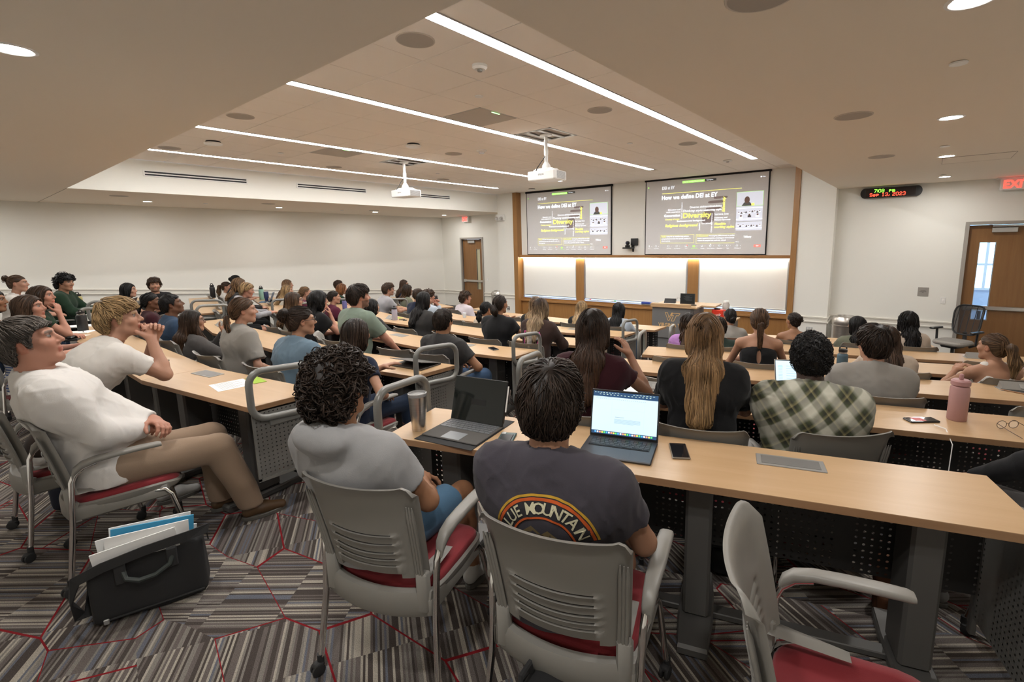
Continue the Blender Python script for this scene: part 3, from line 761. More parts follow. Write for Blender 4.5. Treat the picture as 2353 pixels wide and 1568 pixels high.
# LED clock
t = empty('led_clock', M=mrot(TH, loc=rec(-1.457, -0.01, 2.505)), label='long black clock showing time and date in green and red lights', cat='clock')
cb = MB(); n = 10; poly = []
for cx_, a0 in ((0.385, -90), (-0.385, 90)):
    for i in range(n + 1): poly.append((cx_ + 0.07 * math.cos(R(a0 + 180 * i / n)), 0.088 * math.sin(R(a0 + 180 * i / n))))
V = [(x, y_, z) for y_ in (-0.07, 0.0) for x, z in poly]; k = len(poly)
cb.add(V, [tuple(range(k)), tuple(range(2 * k - 1, k - 1, -1))] + [(i, k + i, k + (i + 1) % k, (i + 1) % k) for i in range(k)]); cb.obj('case', BLACK, t)
MB().box((-0.37, -0.073, -0.07), (0.36, -0.069, 0.07)).obj('display', mat('clock_display', (0.02, 0.012, 0.012), 0.25), t)
def dots(s, x0, zc, cell, m, nm, dx=0.0):
    F5 = {'7': '11111 00001 00010 00100 00100 01000 01000', ':': '0 1 1 0 1 1 0', '0': '01110 10001 10001 10001 10001 10001 01110', '9': '01110 10001 10001 01111 00001 10001 01110', 'p': '00000 00000 11110 10001 11110 10000 10000', 'm': '00000 00000 11010 10101 10101 10101 10101',
          'S': '01110 10001 10000 01110 00001 10001 01110', 'e': '00000 00000 01110 10001 11111 10000 01110', '1': '00100 01100 00100 00100 00100 00100 01110', '3': '01110 10001 00001 00110 00001 10001 01110', '2': '01110 10001 00001 00110 01000 10000 11111', ',': '00 00 00 00 01 01 10', ' ': '000 000 000 000 000 000 000'}
    g = MB(); x = x0
    for ch in s:
        rows = F5[ch].split()
        for j, r_ in enumerate(rows):
            for i, c_ in enumerate(r_):
                if c_ == '1': g.box((x + i * cell * 0.92, -0.0745, zc + (3 - j) * cell - cell * 0.46), (x + (i + 0.95) * cell * 0.92, -0.0725, zc + (3 - j) * cell + cell * 0.46))
        x += (len(rows[0]) + 1) * cell * 0.92
    tag(g.obj(nm, m, t), kind='stuff')
dots('7:09  pm', -0.245, 0.034, 0.0086, mat('led_green', (0.1, 0.8, 0.1), 0.5, emit=(0.22, 1.0, 0.05), es=1.6), 'green_digits')
dots('Sep 13, 2023', -0.31, -0.033, 0.0090, mat('led_red', (0.8, 0.1, 0.05), 0.5, emit=(1.0, 0.06, 0.03), es=1.6), 'red_digits')
# emergency light on the left wall strip
t = empty('emergency_light', (-10.03, 10.59, 2.46), 0, 'white twin emergency light box beside the oak frame', 'light')
MB().box((-0.16, -0.07, -0.09), (0.16, 0, 0.09), 0.012).obj('housing', WHITEP, t)
for s in (-1, 1): MB().lathe([(0, 0.05), (0.04, 0.05), (0.055, 0.0), (0.04, -0.03)], 14, M=mrot(0, R(100), 0, (s * 0.09, -0.09, -0.02))).obj('lamp_head', ALU, t)
# camera on the screen wall
t = empty('conference_camera', M=mrot(TH, loc=nic(3.96, 0, 1.65)), label='black conference camera on a bracket between the two screens', cat='camera')
MB().box((-0.02, -0.06, -0.04), (0.17, -0.03, 0.13), 0.004).obj('back_plate', BLACK, t)
mbx = MB(); mbx.box((-0.16, -0.24, -0.12), (0.08, -0.05, -0.085), 0.006); mbx.box((0.0, -0.06, -0.12), (0.06, 0.0, -0.03), 0.004); mbx.box((0.01, -0.03, -0.2), (0.05, 0, 0.1), 0.003); mbx.obj('bracket', BLACK, t)
MB().lathe([(0.0, -0.085), (0.06, -0.085), (0.065, -0.05), (0.05, -0.03), (0.0, -0.03)], 18, (-0.06, -0.15, 0)).obj('camera_base', BLACK, t)
hb = MB().lathe([(0.0, -0.05), (0.03, -0.045), (0.05, -0.02), (0.052, 0.02), (0.03, 0.045), (0, 0.05)], 18, (-0.06, -0.15, 0.02)); hd = hb.obj('camera_head', BLACK, t)
MB().lathe([(0.0, 0.0), (0.026, 0.0), (0.022, 0.02), (0, 0.02)], 16, M=mrot(0, R(90), 0, (-0.06, -0.2, 0.02))).obj('lens', mat('lens_glass', (0.03, 0.03, 0.06), 0.05), hd)
# ------------------------------------------------------------------ ceiling things
def disc(name, x, y, z, r, m, label, cat, group, drop=0.006):
    t = empty(name, (x, y, z), 0, label, cat, group)
    MB().lathe([(0.0, -drop), (r * 0.93, -drop)], 32).obj('grille', m, t)
    MB().lathe([(r * 0.93, -drop), (r, -drop + 0.001), (r, 0.0)], 32, cap0=False).obj('rim', mat('speaker_rim', (0.55, 0.50, 0.44), 0.6), t)
    return t
labs = ['large round speaker grille nearest the camera beside the widest ceiling light', 'round speaker grille between the right projector and the widest light', 'round speaker grille between the two projectors', 'round speaker grille at the left soffit edge between two lights', 'small far round speaker grille near the right screen', 'far round speaker grille behind the left projector', 'round speaker grille above the left vents beyond the first', 'faint round speaker grille at the far left corner of the tiles']
for (x, y), lb in zip(((-3.0, 2.34), (-2.99, 4.79), (-6.14, 5.42), (-6.12, 2.33), (-2.98, 7.26), (-8.64, 7.29), (-8.72, 4.8), (-8.73, 2.34)), labs):
    disc('ceiling_speaker', x, y, ZC, 0.137, GRILLE, lb, 'speaker', 'ceiling speakers')
labs = ['round speaker grille cut by the top edge on the right soffit', 'round speaker grille in the middle of the right soffit', 'far round speaker grille of the right soffit', 'round speaker grille in the left soffit nearest the rear', 'middle round speaker grille in the left soffit', 'far round speaker grille in the left soffit']
for (x, y), lb in zip(((-0.59, 2.10), (-0.54, 4.5), (-0.52, 6.93), (-11.05, 2.15), (-11.15, 4.6), (-11.6, 7.4)), labs):
    disc('ceiling_speaker', x, y, ZS, 0.13, GRILLE, lb, 'speaker', 'soffit speakers')
labs = ['flat sprinkler cover below the top right downlight', 'middle flat sprinkler cover on the right soffit', 'far flat sprinkler cover on the right soffit', 'flat sprinkler cover in the left soffit between two lights', 'far flat sprinkler cover in the left soffit', 'flat sprinkler cover at the left photo edge', 'flat sprinkler cover on a tile before the grey return grille', 'flat sprinkler cover on a tile near the right screen', 'flat sprinkler cover on a tile behind the left projector', 'flat sprinkler cover on a tile above the first vent']
for (x, y, z), lb in zip(((0.04, 3.55, ZS), (0.04, 6.6, ZS), (0.08, 9.63, ZS), (-11.8, 3.65, ZS), (-11.95, 6.7, ZS), (-3.62, 0.28, ZS), (-3.61, 3.55, ZC), (-3.61, 6.62, ZC), (-8.03, 6.64, ZC), (-7.98, 3.55, ZC)), labs):
    tag(MB().lathe([(0.0, -0.012), (0.04, -0.011), (0.042, -0.004), (0.03, 0.0)], 20, (x, y, z)).obj('sprinkler_cover', WHITEP), lb, 'sprinkler', 'sprinkler covers')
def dome(name, x, y, z, prof, m, label, cat, extra=None):
    t = empty(name, (x, y, z), 0, label, cat)
    MB().lathe(prof, 24).obj('body', m, t)
    if extra: MB().lathe(extra[0], 20).obj(extra[1], extra[2], t)
    return t
dome('smoke_detector', -3.01, 2.98, ZC, [(0.062, 0), (0.062, -0.02), (0.045, -0.035), (0.0, -0.036)], WHITEP, 'white smoke detector with grey sensor on the nearest tiles', 'detector', ([(0.022, -0.036), (0.018, -0.05), (0, -0.05)], 'sensor', GREYP))
dome('strobe_alarm', -5.59, 5.51, ZC, [(0.08, 0), (0.08, -0.018), (0.05, -0.03), (0.0, -0.031)], WHITEP, 'white strobe alarm with clear lens between the projectors', 'alarm', ([(0.045, -0.03), (0.04, -0.055), (0, -0.06)], 'strobe_lens', mat('strobe_lens', (0.75, 0.75, 0.78), 0.1)))
for (x, y), lb in zip(((-7.79, 2.59), (-5.97, 4.52), (-8.49, 10.19), (-1.52, 9.05)), ('white round wireless access point above the first air vent', 'white round wireless access point near the middle of the tiles', 'dark round wireless access point above the left screen', 'round wireless access point half hidden at the right soffit edge')):
    dome('access_point', x, y, ZC, [(0.085, 0), (0.09, -0.012), (0.09, -0.02)], BLACK, lb, 'access point', ([(0.10, -0.020), (0.112, -0.03), (0.10, -0.046), (0.0, -0.05)], 'cover', WHITEP))
t = empty('occupancy_sensor', (-3.02, 9.22, ZC), 0, 'small white occupancy sensor near the right screen top', 'sensor')
MB().box((-0.07, -0.05, -0.03), (0.07, 0.05, 0), 0.012).obj('body', WHITEP, t); MB().lathe([(0.03, -0.03), (0.02, -0.04), (0, -0.042)], 14).obj('lens', GREYP, t)
t = empty('access_hatch', (0.36, 7.9, ZS), 0, 'flush access hatch outline in the right soffit', 'hatch')
MB().box((-0.32, -0.3, -0.003), (0.32, 0.3, 0.0)).obj('panel', CEILM, t)
hm = MB()
for q in ((-0.325, -0.305, 0.325, -0.30), (-0.325, 0.30, 0.325, 0.305), (-0.325, -0.305, -0.32, 0.305), (0.32, -0.305, 0.325, 0.305)): hm.box((q[0], q[1], -0.004), (q[2], q[3], 0))
hm.obj('gap', GRID, t)
# grey return-air / microphone panels set in the tile grid
for (c, y), lb in zip(sorted(SPECIAL, key=lambda q: (q[1], q[0][0])), ['square grey array panel with green light over the left half of the tiles', 'square grey array panel with green light between the two middle lights', 'open ceiling tile frame above the left projector', 'open ceiling tile frame above the right projector']):
    x0, x1 = c; W = x1 - x0
    if 'array' in lb:
        t = empty('ceiling_panel', (x0 + W / 2, y + 0.304, ZC), 0, lb, 'ceiling panel', 'array microphone panels')
        MB().box((-W / 2 + 0.012, -0.292, -0.004), (W / 2 - 0.012, 0.292, 0.012), 0.004).obj('cover', mat('array_grey', (0.50, 0.46, 0.41), 0.7), t)
        MB().box((-W / 2 + 0.002, -0.302, 0.0), (W / 2 - 0.002, 0.302, 0.018)).obj('frame', ALU, t)
        MB().box((W / 2 - 0.03, -0.1, -0.008), (W / 2 - 0.02, 0.02, -0.003)).obj('status_light', mat('status_green', (0.3, 1, 0.3), 0.5, emit=(0.3, 1.0, 0.25), es=2.0), t)
    else:
        t = empty('ceiling_frame', (x0 + W / 2, y + 0.304, ZC), 0, lb, 'mounting frame', 'projector mounting frames')
        MB().box((-W / 2 + 0.01, -0.29, 0.10), (W / 2 - 0.01, 0.29, 0.11)).obj('recess', DARKM, t)
        fm = MB()
        for q in ((-W / 2, -0.304, -W / 2 + 0.035, 0.304), (W / 2 - 0.035, -0.304, W / 2, 0.304), (-W / 2, -0.304, W / 2, -0.27), (-W / 2, 0.27, W / 2, 0.304), (-0.16, -0.3, -0.10, 0.3), (0.06, -0.3, 0.12, 0.3)): fm.box((q[0], q[1], -0.004), (q[2], q[3], 0.012), 0.002)
        fm.obj('plate', ALU, t)
# projectors
def projector(x, y, label):
    t = empty('projector', (x, y, ZC), R(6), label, 'projector', 'ceiling projectors')
    pt = MB(); pt.tube([(0, 0, 0.0), (0, 0, -0.44)], 0.024, 14); pt.tube([(0, 0, -0.18), (0, 0, -0.26)], 0.03, 14); pt.lathe([(0.0, 0), (0.085, 0), (0.085, -0.012), (0.03, -0.02)], 16); pt.obj('pole', WHITEP, t)
    br = MB(); br.lathe([(0.03, -0.36), (0.055, -0.40), (0.06, -0.43), (0.045, -0.45)], 16)
    for a in (30, 150, 210, 330):
        br.tube([(0, 0, -0.44), (0.16 * math.cos(R(a)), 0.13 * math.sin(R(a)), -0.455)], 0.014, 8); br.box((0.15 * math.cos(R(a)) - 0.025, 0.13 * math.sin(R(a)) - 0.025, -0.475), (0.15 * math.cos(R(a)) + 0.025, 0.13 * math.sin(R(a)) + 0.025, -0.455), 0.004)
    br.obj('bracket', WHITEP, t)
    bd = MB(); bd.prism([(-0.22, -0.13), (0.20, -0.15), (0.225, -0.13), (0.225, 0.15), (-0.20, 0.16), (-0.22, 0.14)], -0.60, -0.478, 0.012); body = bd.obj('body', WHITEP, t)
    vg = MB()
    for i in range(11): vg.box((0.222, -0.10 + 0.0, -0.585 + i * 0.009), (0.2275, 0.13, -0.580 + i * 0.009))
    vg.obj('side_vent', mat('vent_grey', (0.30, 0.30, 0.30), 0.5), body)
    lm = MB(); v, f = text_mesh('EPSON', 0.030, 0.02, 0, 'CENTER'); lm.add(tr(np.column_stack([v[:, 0], np.zeros(len(v)), v[:, 1]]), mrot(R(-2.7), loc=(0.0, -0.1415, -0.53))), f); lm.obj('lettering', GREYD, body)
    MB().lathe([(0.0, 0.0), (0.04, 0.0), (0.045, 0.02), (0.03, 0.025), (0, 0.02)], 18, M=mrot(0, R(-90), 0, (0.08, 0.158, -0.54))).obj('lens', mat('lens_glass', (0.03, 0.03, 0.06), 0.05), t)
    cbm = MB(); cbm.tube([(0.0, -0.03, -0.28), (-0.02, -0.06, -0.33), (-0.08, -0.09, -0.42), (-0.09, -0.12, -0.47), (-0.10, -0.10, -0.49)], 0.006, 6); cbm.obj('cable', BLACK, t)
projector(-4.20, 5.36, 'larger white ceiling projector on a pole in front of the left screen')
projector(-7.38, 5.36, 'smaller white ceiling projector on a pole beside the left air vents')
# slot vents on the fascia
for (y0, y1), lb in zip(((2.33, 3.86), (4.78, 6.32), (7.25, 8.78)), ('long slot air vent nearest the camera on the left fascia', 'middle slot air vent on the left fascia', 'far slot air vent on the fascia behind the left projector')):
    t = empty('air_vent', (RX0, (y0 + y1) / 2, 2.935), 0, lb, 'vent', 'fascia slot vents')
    h = (y1 - y0) / 2
    fm = MB()
    for z in (-0.052, -0.009, 0.034): fm.box((0, -h, z), (0.014, h, z + 0.018), 0.002)
    for s in (-1, 1): fm.box((0, s * h - 0.012, -0.052), (0.014, s * h + 0.012, 0.052), 0.002)
    fm.obj('frame', WHITEP, t)
    for z in (-0.034, 0.009):
        MB().box((0.001, -h, z), (0.003, h, z + 0.025)).obj('slot', DARKM, t)
# ------------------------------------------------------------------ the stacking chair, built once
def shell(mb, P, keep, th, nrm):
    """a curved sheet: P (m,n,3) grid of the back face, keep (m-1,n-1) mask of cells, th thickness along nrm (3,)"""
    m, n = P.shape[:2]
    nv = np.array(nrm) * th
    V = np.concatenate([P.reshape(-1, 3), (P + nv).reshape(-1, 3)]); o = m * n
    F = []
    def k_(i, j): return 0 <= i < m - 1 and 0 <= j < n - 1 and keep[i, j]
    for i in range(m - 1):
        for j in range(n - 1):
            if not keep[i, j]: continue
            a, b, c, d = i * n + j, i * n + j + 1, (i + 1) * n + j + 1, (i + 1) * n + j
            F.append((a, b, c, d)); F.append((o + a, o + d, o + c, o + b))
            if not k_(i - 1, j): F.append((b, a, o + a, o + b))
            if not k_(i + 1, j): F.append((d, c, o + c, o + d))
            if not k_(i, j - 1): F.append((a, d, o + d, o + a))
            if not k_(i, j + 1): F.append((c, b, o + b, o + c))
    mb.add(V, F, True)
def chair_back():
    us = np.linspace(-1, 1, 33)
    rows = [0.0, 0.05, 0.10]; slits = [0.20, 0.28, 0.36, 0.44, 0.52]; cut = []
    for s in slits:
        cut.append(len(rows)); rows += [s, s + 0.010]
        rows.append(s + 0.045)
    rows += [0.64, 0.70, 0.78, 0.86, 0.93, 0.975, 1.0]
    rows = np.array(rows)
    U, Vv = np.meshgrid(us, rows)
    sag = 0.075 * np.clip(1 - np.abs(rows - 0.36) / 0.42, 0, 1)[:, None] * (1 - (U / 1.0) ** 2)
    V2 = Vv - sag
    # rounded top corners and slightly narrower foot
    corner = np.clip((np.abs(U) - 0.86) / 0.14, 0, 1) ** 2 * np.clip((Vv - 0.86) / 0.14, 0, 1) * 0.10
    X = U * (0.214 + 0.024 * V2)
    Z = 0.485 + 0.420 * (V2 - corner) + 0.012 * (1 - U ** 2) * np.clip((Vv - 0.8) / 0.2, 0, 1) * -1
    Y = -0.215 - 0.085 * V2 ** 1.2 - 0.042 * (1 - U ** 2) + 0.02 * np.clip((np.abs(U) - 0.8) / 0.2, 0, 1)
    Y += -0.016 * np.clip((Vv - 0.9) / 0.1, 0, 1) ** 2
    # louvre relief: each slit's lower lip stands proud
    for s in slits:
        Y += -0.008 * np.exp(-((Vv - s) / 0.012) ** 2) * (np.abs(U) < 0.66)
        Y += 0.006 * np.exp(-((Vv - s - 0.02) / 0.012) ** 2) * (np.abs(U) < 0.66)
    P = np.stack([X, Y, Z], -1)
    keep = np.ones((len(rows) - 1, 32), bool)
    uc = (us[:-1] + us[1:]) / 2
    for c in cut: keep[c, np.abs(uc) < 0.55] = False
    keep[0, np.abs(uc) < 0.72] = False; keep[1, np.abs(uc) < 0.60] = False
    mb = MB(); shell(mb, P, keep, 0.011, (0, 1, 0))
    for s in (-1, 1):                       # posts with the double groove
        for dx in (-0.011, 0.0, 0.011):
            pts = []
            for v in np.linspace(0.02, 0.80, 9):
                pts.append((s * (0.212 + 0.022 * v - 0.012) + dx, -0.226 - 0.085 * v ** 1.2, 0.485 + 0.420 * v))
            mb.tube(pts, [0.0065] * 8 + [0.002], 6)
        mb.box((s * 0.205 - 0.024, -0.238, 0.37), (s * 0.205 + 0.024, -0.20, 0.53), 0.008)
    return mb
def build_chair():
    t = empty('stacking_chair', (0, 0, 0), 0, 'x', 'chair', 'grey stacking chairs')
    chair_back().obj('backrest', GREYP, t, 60)
    # upholstered seat
    n = 28; a = np.linspace(0, 2 * math.pi, n, endpoint=False)
    def outl(rx, ry, cy, e=0.42): return [(rx * math.copysign(abs(math.cos(q)) ** e, math.cos(q)), cy + ry * math.copysign(abs(math.sin(q)) ** e, math.sin(q))) for q in a]
    def dishz(x, y): return -0.012 * (1 - (x / 0.24) ** 2) - 0.02 * max(0, (y - 0.12) / 0.12) ** 2
    mb = MB(); V = []; F = []
    for (s, dz) in ((1.0, 0.0), (1.0, 0.018), (0.96, 0.03), (0.80, 0.034), (0.4, 0.030)):
        for (x, y) in outl(0.228 * s, 0.222 * s, 0.01): V.append((x, y, 0.43 + dz + dishz(x, y)))
    V.append((0, 0.01, 0.43 + 0.028 + dishz(0, 0)))
    for i in range(4):
        for k in range(n): F.append((i * n + k, i * n + (k + 1) % n, (i + 1) * n + (k + 1) % n, (i + 1) * n + k))
    for k in range(n): F.append((4 * n + k, 4 * n + (k + 1) % n, 5 * n))
    F.append(tuple(range(n - 1, -1, -1)))
    mb.add(V, F, True); mb.obj('seat_cushion', RED, t, 60)
    mb = MB(); V = []; F = []
    for (s, z, d) in ((0.96, 0.385, 0), (1.03, 0.40, 0), (1.05, 0.432, 1), (1.0, 0.44, 1)):
        for (x, y) in outl(0.232 * s, 0.226 * s, 0.005): V.append((x, y, z + (dishz(x, y) if d else 0)))
    for i in range(3):
        for k in range(n): F.append((i * n + k, i * n + (k + 1) % n, (i + 1) * n + (k + 1) % n, (i + 1) * n + k))
    F.append(tuple(range(n - 1, -1, -1)))
    mb.add(V, F, True)
    us = np.linspace(-1, 1, 17); P = np.zeros((4, 17, 3))
    for i, z in enumerate((0.352, 0.37, 0.43, 0.452)):
        P[i, :, 0] = us * 0.236; P[i, :, 1] = -0.215 - 0.045 * (1 - us ** 2) - 0.008 * (i in (1, 2)); P[i, :, 2] = z - 0.012 * (1 - us ** 2) * (i > 1) - 0.01 * (1 - us ** 2) * (i < 2)
    shell(mb, P, np.ones((3, 16), bool), 0.03, (0, 1, 0))
    mb.box((-0.238, -0.23, 0.352), (-0.212, 0.17, 0.43), 0.01); mb.box((0.212, -0.23, 0.352), (0.238, 0.17, 0.43), 0.01)
    mb.obj('seat_shell', GREYP, t, 50)
    for s in (-1, 1):
        x = s * 0.252
        mb = MB(); mb.tube([(s * 0.272, -0.262, 0.075), (s * 0.270, -0.258, 0.09), (x, -0.222, 0.34), (x, -0.212, 0.44), (x + s * 0.004, -0.20, 0.57), (x + s * 0.006, -0.185, 0.605), (x + s * 0.008, -0.15, 0.635), (x + s * 0.01, -0.10, 0.648)], 0.0125, 10); mb.obj('rear_leg', CHROME, t)
        mb = MB(); mb.tube([(s * 0.262, 0.232, 0.075), (s * 0.26, 0.228, 0.09), (s * 0.238, 0.175, 0.36), (s * 0.232, 0.15, 0.395), (s * 0.225, 0.10, 0.40)], 0.0125, 10); mb.obj('front_leg', CHROME, t)
        mb = MB(); m2 = 9; V = []; F = []      # arm pad
        prof = [(-0.195, 0.596, 0.014, 0.016), (-0.185, 0.625, 0.019, 0.02), (-0.155, 0.650, 0.022, 0.019), (-0.10, 0.665, 0.026, 0.015), (-0.02, 0.669, 0.028, 0.013), (0.08, 0.670, 0.028, 0.012), (0.145, 0.668, 0.026, 0.012), (0.16, 0.666, 0.022, 0.009)]
        for (y, z, hw, hh) in prof:
            for q in np.linspace(0, 2 * math.pi, 12, endpoint=False):
                V.append((x + s * 0.012 + hw * math.copysign(abs(math.cos(q)) ** 0.6, math.cos(q)), y, z + hh * math.copysign(abs(math.sin(q)) ** 0.7, math.sin(q))))
        for i in range(len(prof) - 1):
            for k in range(12): F.append((i * 12 + k, i * 12 + (k + 1) % 12, (i + 1) * 12 + (k + 1) % 12, (i + 1) * 12 + k))
        F.append(tuple(range(12))); F.append(tuple((len(prof) - 1) * 12 + k for k in range(11, -1, -1)))
        mb.add(V, F, True); mb.obj('armrest', GREYP, t, 60)
        for (cx_, cy_, a_) in ((s * 0.274, -0.265, 25 * s), (s * 0.264, 0.235, -15 * s)):
            mb = MB(); Mx = mrot(R(a_), loc=(cx_, cy_, 0))
            for e in (-1, 1):
                mb.lathe([(0.0, 0.0), (0.017, 0.0), (0.0245, 0.003), (0.026, 0.008), (0.0245, 0.014), (0.012, 0.0165), (0, 0.0165)], 16, M=Mx @ mrot(0, 0, R(90), (0.003 if e > 0 else -0.0195, -0.012, 0.026)))
            mb.box((-0.018, -0.03, 0.03), (0.018, 0.012, 0.056), 0.008, Mx); mb.tube(tr([(0, 0.002, 0.05), (0, 0.002, 0.085)], Mx), 0.0135, 10)
            mb.obj('caster', RUBBER, t, 50)
    return t
CH0 = build_chair(); CHT = tree_of(CH0); NCH = [0]
def chair(x, y, z, yaw, label):
    """yaw: 0 faces the front wall, positive turns left"""
    if NCH[0] == 0:
        CH0.location = (x, y, z); CH0.rotation_euler = (0, 0, yaw); CH0['label'] = label; o = CH0
    else:
        o = dup(CH0, CHT, (x, y, z), yaw, label)
    NCH[0] += 1
    return o
# ------------------------------------------------------------------ desks
HATCH = mat('power_hatch', (0.30, 0.295, 0.28), 0.42, 0.3)
DESKS = []
def desk(pb, pf, k, label, legs, end=None, group='maple lecture desks'):
    """pb: back edge (left,right), pf: front edge (left,right) in plan"""
    a, b = pb; L_ = np.linalg.norm(b - a); ang = math.atan2(b[1] - a[1], b[0] - a[0])
    t = empty('lecture_desk', (*((a + b) / 2), tz(k)), ang, label, 'desk', group)
    ca, sa = math.cos(-ang), math.sin(-ang); c0 = (a + b) / 2
    loc = lambda p: ((p - c0)[0] * ca - (p - c0)[1] * sa, (p - c0)[0] * sa + (p - c0)[1] * ca)
    poly = [loc(a), loc(b), loc(pf[1]), loc(pf[0])]
    MB().prism(poly, 0.7075, 0.7392, 0.0025).obj('edge_band', MAPLE_EDGE, t)
    c_ = np.mean(poly, 0); ins = [tuple(c_ + (np.array(p) - c_) * (1 - 0.0015 / max(0.2, np.linalg.norm(np.array(p) - c_)))) for p in poly]
    MB().prism(ins, 0.738, 0.7403).obj('worktop', MAPLE, t)
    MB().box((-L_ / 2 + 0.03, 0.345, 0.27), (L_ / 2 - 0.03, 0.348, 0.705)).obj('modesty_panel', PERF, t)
    MB().box((-L_ / 2 + 0.02, 0.30, 0.66), (L_ / 2 - 0.02, 0.38, 0.707), 0.004).obj('frame_rail', GREYD, t)
    for x in legs:
        mb = MB(); mb.box((x - 0.055, 0.12, 0.05), (x + 0.055, 0.30, 0.70), 0.012); mb.obj('leg', GREYD, t)
        mb = MB(); mb.prism([(x - 0.06, -0.06), (x + 0.06, -0.06), (x + 0.075, 0.12), (x + 0.075, 0.3), (x + 0.06, 0.46), (x - 0.06, 0.46), (x - 0.075, 0.3), (x - 0.075, 0.12)], 0.0, 0.05, 0.012); mb.obj('foot', GREYD, t)
    if len(legs) > 1:
        MB().box((min(legs), 0.19, 0.006), (max(legs), 0.25, 0.034), 0.004).obj('floor_stretcher', GREYD, t)
    mb = MB(); x = legs[0] + 0.3
    mb.tube([(x, 0.2, 0.70), (x + 0.01, 0.16, 0.63), (x + 0.08, 0.14, 0.60), (x + 0.16, 0.16, 0.63), (x + 0.18, 0.2, 0.70)], 0.006, 6)
    mb.obj('cable', BLACK, t)
    DESKS.append((t, a, b, ang, k, L_)); return t
ORD = ['nearest', 'second', 'third', 'fourth', 'fifth', 'front']
for k in range(6):
    P = c_pts(k); F_ = [p + np.array([0, DEP]) for p in P]
    for i, nm in enumerate(('left', 'middle', 'right')):
        L_ = np.linalg.norm(P[i + 1] - P[i])
        lg_ = (-L_ / 2 + 0.25, L_ / 2 - 0.32) if L_ < 2 else (-L_ / 2 + 0.3, 0, L_ / 2 - 0.3)
        desk((P[i], P[i + 1]), (F_[i], F_[i + 1]), k, '%s desk section of the %s row in the centre block' % (nm, ORD[k]), lg_)
    a, b = r_end(k), r_right(k); L_ = np.linalg.norm(b - a)
    desk((a, b), (a + NR * DEP, b + NR * DEP), k, 'long maple desk of the %s row right of the aisle' % ORD[k], (-L_ / 2 + 0.3, 0.22, L_ / 2 - 0.28))
    b, a = l_right(k), l_left(k); L_ = np.linalg.norm(b - a)
    desk((a, b), (a + NL * DEP, b + NL * DEP), k, 'maple desk of the %s row by the left wall' % ORD[k], (-L_ / 2 + 0.3, L_ / 2 - 0.35))
def power_hatch(x, y, open_=False):
    p = np.array([x, y]); best = None
    for (t, a, b, ang, k, L_) in DESKS:
        d = p - (a + b) / 2; lx = d[0] * math.cos(ang) + d[1] * math.sin(ang); ly = -d[0] * math.sin(ang) + d[1] * math.cos(ang)
        if abs(lx) < L_ / 2 + 0.05 and -0.05 < ly < DEP + 0.05:
            best = (t, lx, min(max(ly, 0.13), DEP - 0.13))
    if best is None: return
    t, lx, ly = best
    hb = MB(); hb.box((lx - 0.135, ly - 0.055, 0.7395), (lx + 0.135, ly + 0.055, 0.7445), 0.002)
    if open_:
        Mx = mrot(0, loc=(lx, ly, 0.744))
        hb.add(tr([(-0.12, -0.045, 0), (0.12, -0.045, 0), (0.12, 0.045, 0), (-0.12, 0.045, 0), (-0.12, 0.02, 0.055), (0.12, 0.02, 0.055)], Mx), [(0, 1, 5, 4), (3, 2, 1, 0), (2, 3, 4, 5), (0, 4, 3), (1, 2, 5)])
        h = hb.obj('power_box', HATCH, t)
        for sx in (-0.01, 0.065):
            s = MB(); s.box((sx, -0.0015, -0.018), (sx + 0.055, 0.0015, 0.018)); Ms = mrot(0, R(-50), 0, (lx, ly - 0.015, 0.772))
            ss = MB(); ss.box((sx, -0.002, -0.02), (sx + 0.055, 0.002, 0.02), 0.001, Ms)
            for q in (0.012, 0.034): ss.box((sx + q, -0.003, 0.0), (sx + q + 0.004, 0.0, 0.012), 0, Ms)
            ss.obj('socket', mat('socket_grey', (0.36, 0.35, 0.33), 0.5), h)
    else:
        h = hb.obj('power_hatch', HATCH, t)
        MB().box((lx - 0.115, ly - 0.04, 0.7444), (lx + 0.115, ly + 0.04, 0.7458), 0.0008).obj('lid', mat('hatch_lid', (0.21, 0.205, 0.20), 0.35, 0.3), h)
for (x, y, o_) in ((-0.395, 2.19, 0), (-4.32, 1.25, 0), (-7.67, 2.37, 1), (-4.20, 3.87, 0), (-5.34, 3.65, 0), (-6.38, 5.60, 0), (-7.25, 4.80, 1), (-1.506, 3.20, 1), (-1.73, 5.62, 1), (0.62, 5.02, 1), (0.554, 7.16, 1), (-5.2, 5.10, 0), (-4.3, 6.25, 0), (-6.3, 7.2, 0), (-4.0, 7.45, 0), (-7.9, 7.4, 0)):
    power_hatch(x, y, o_)
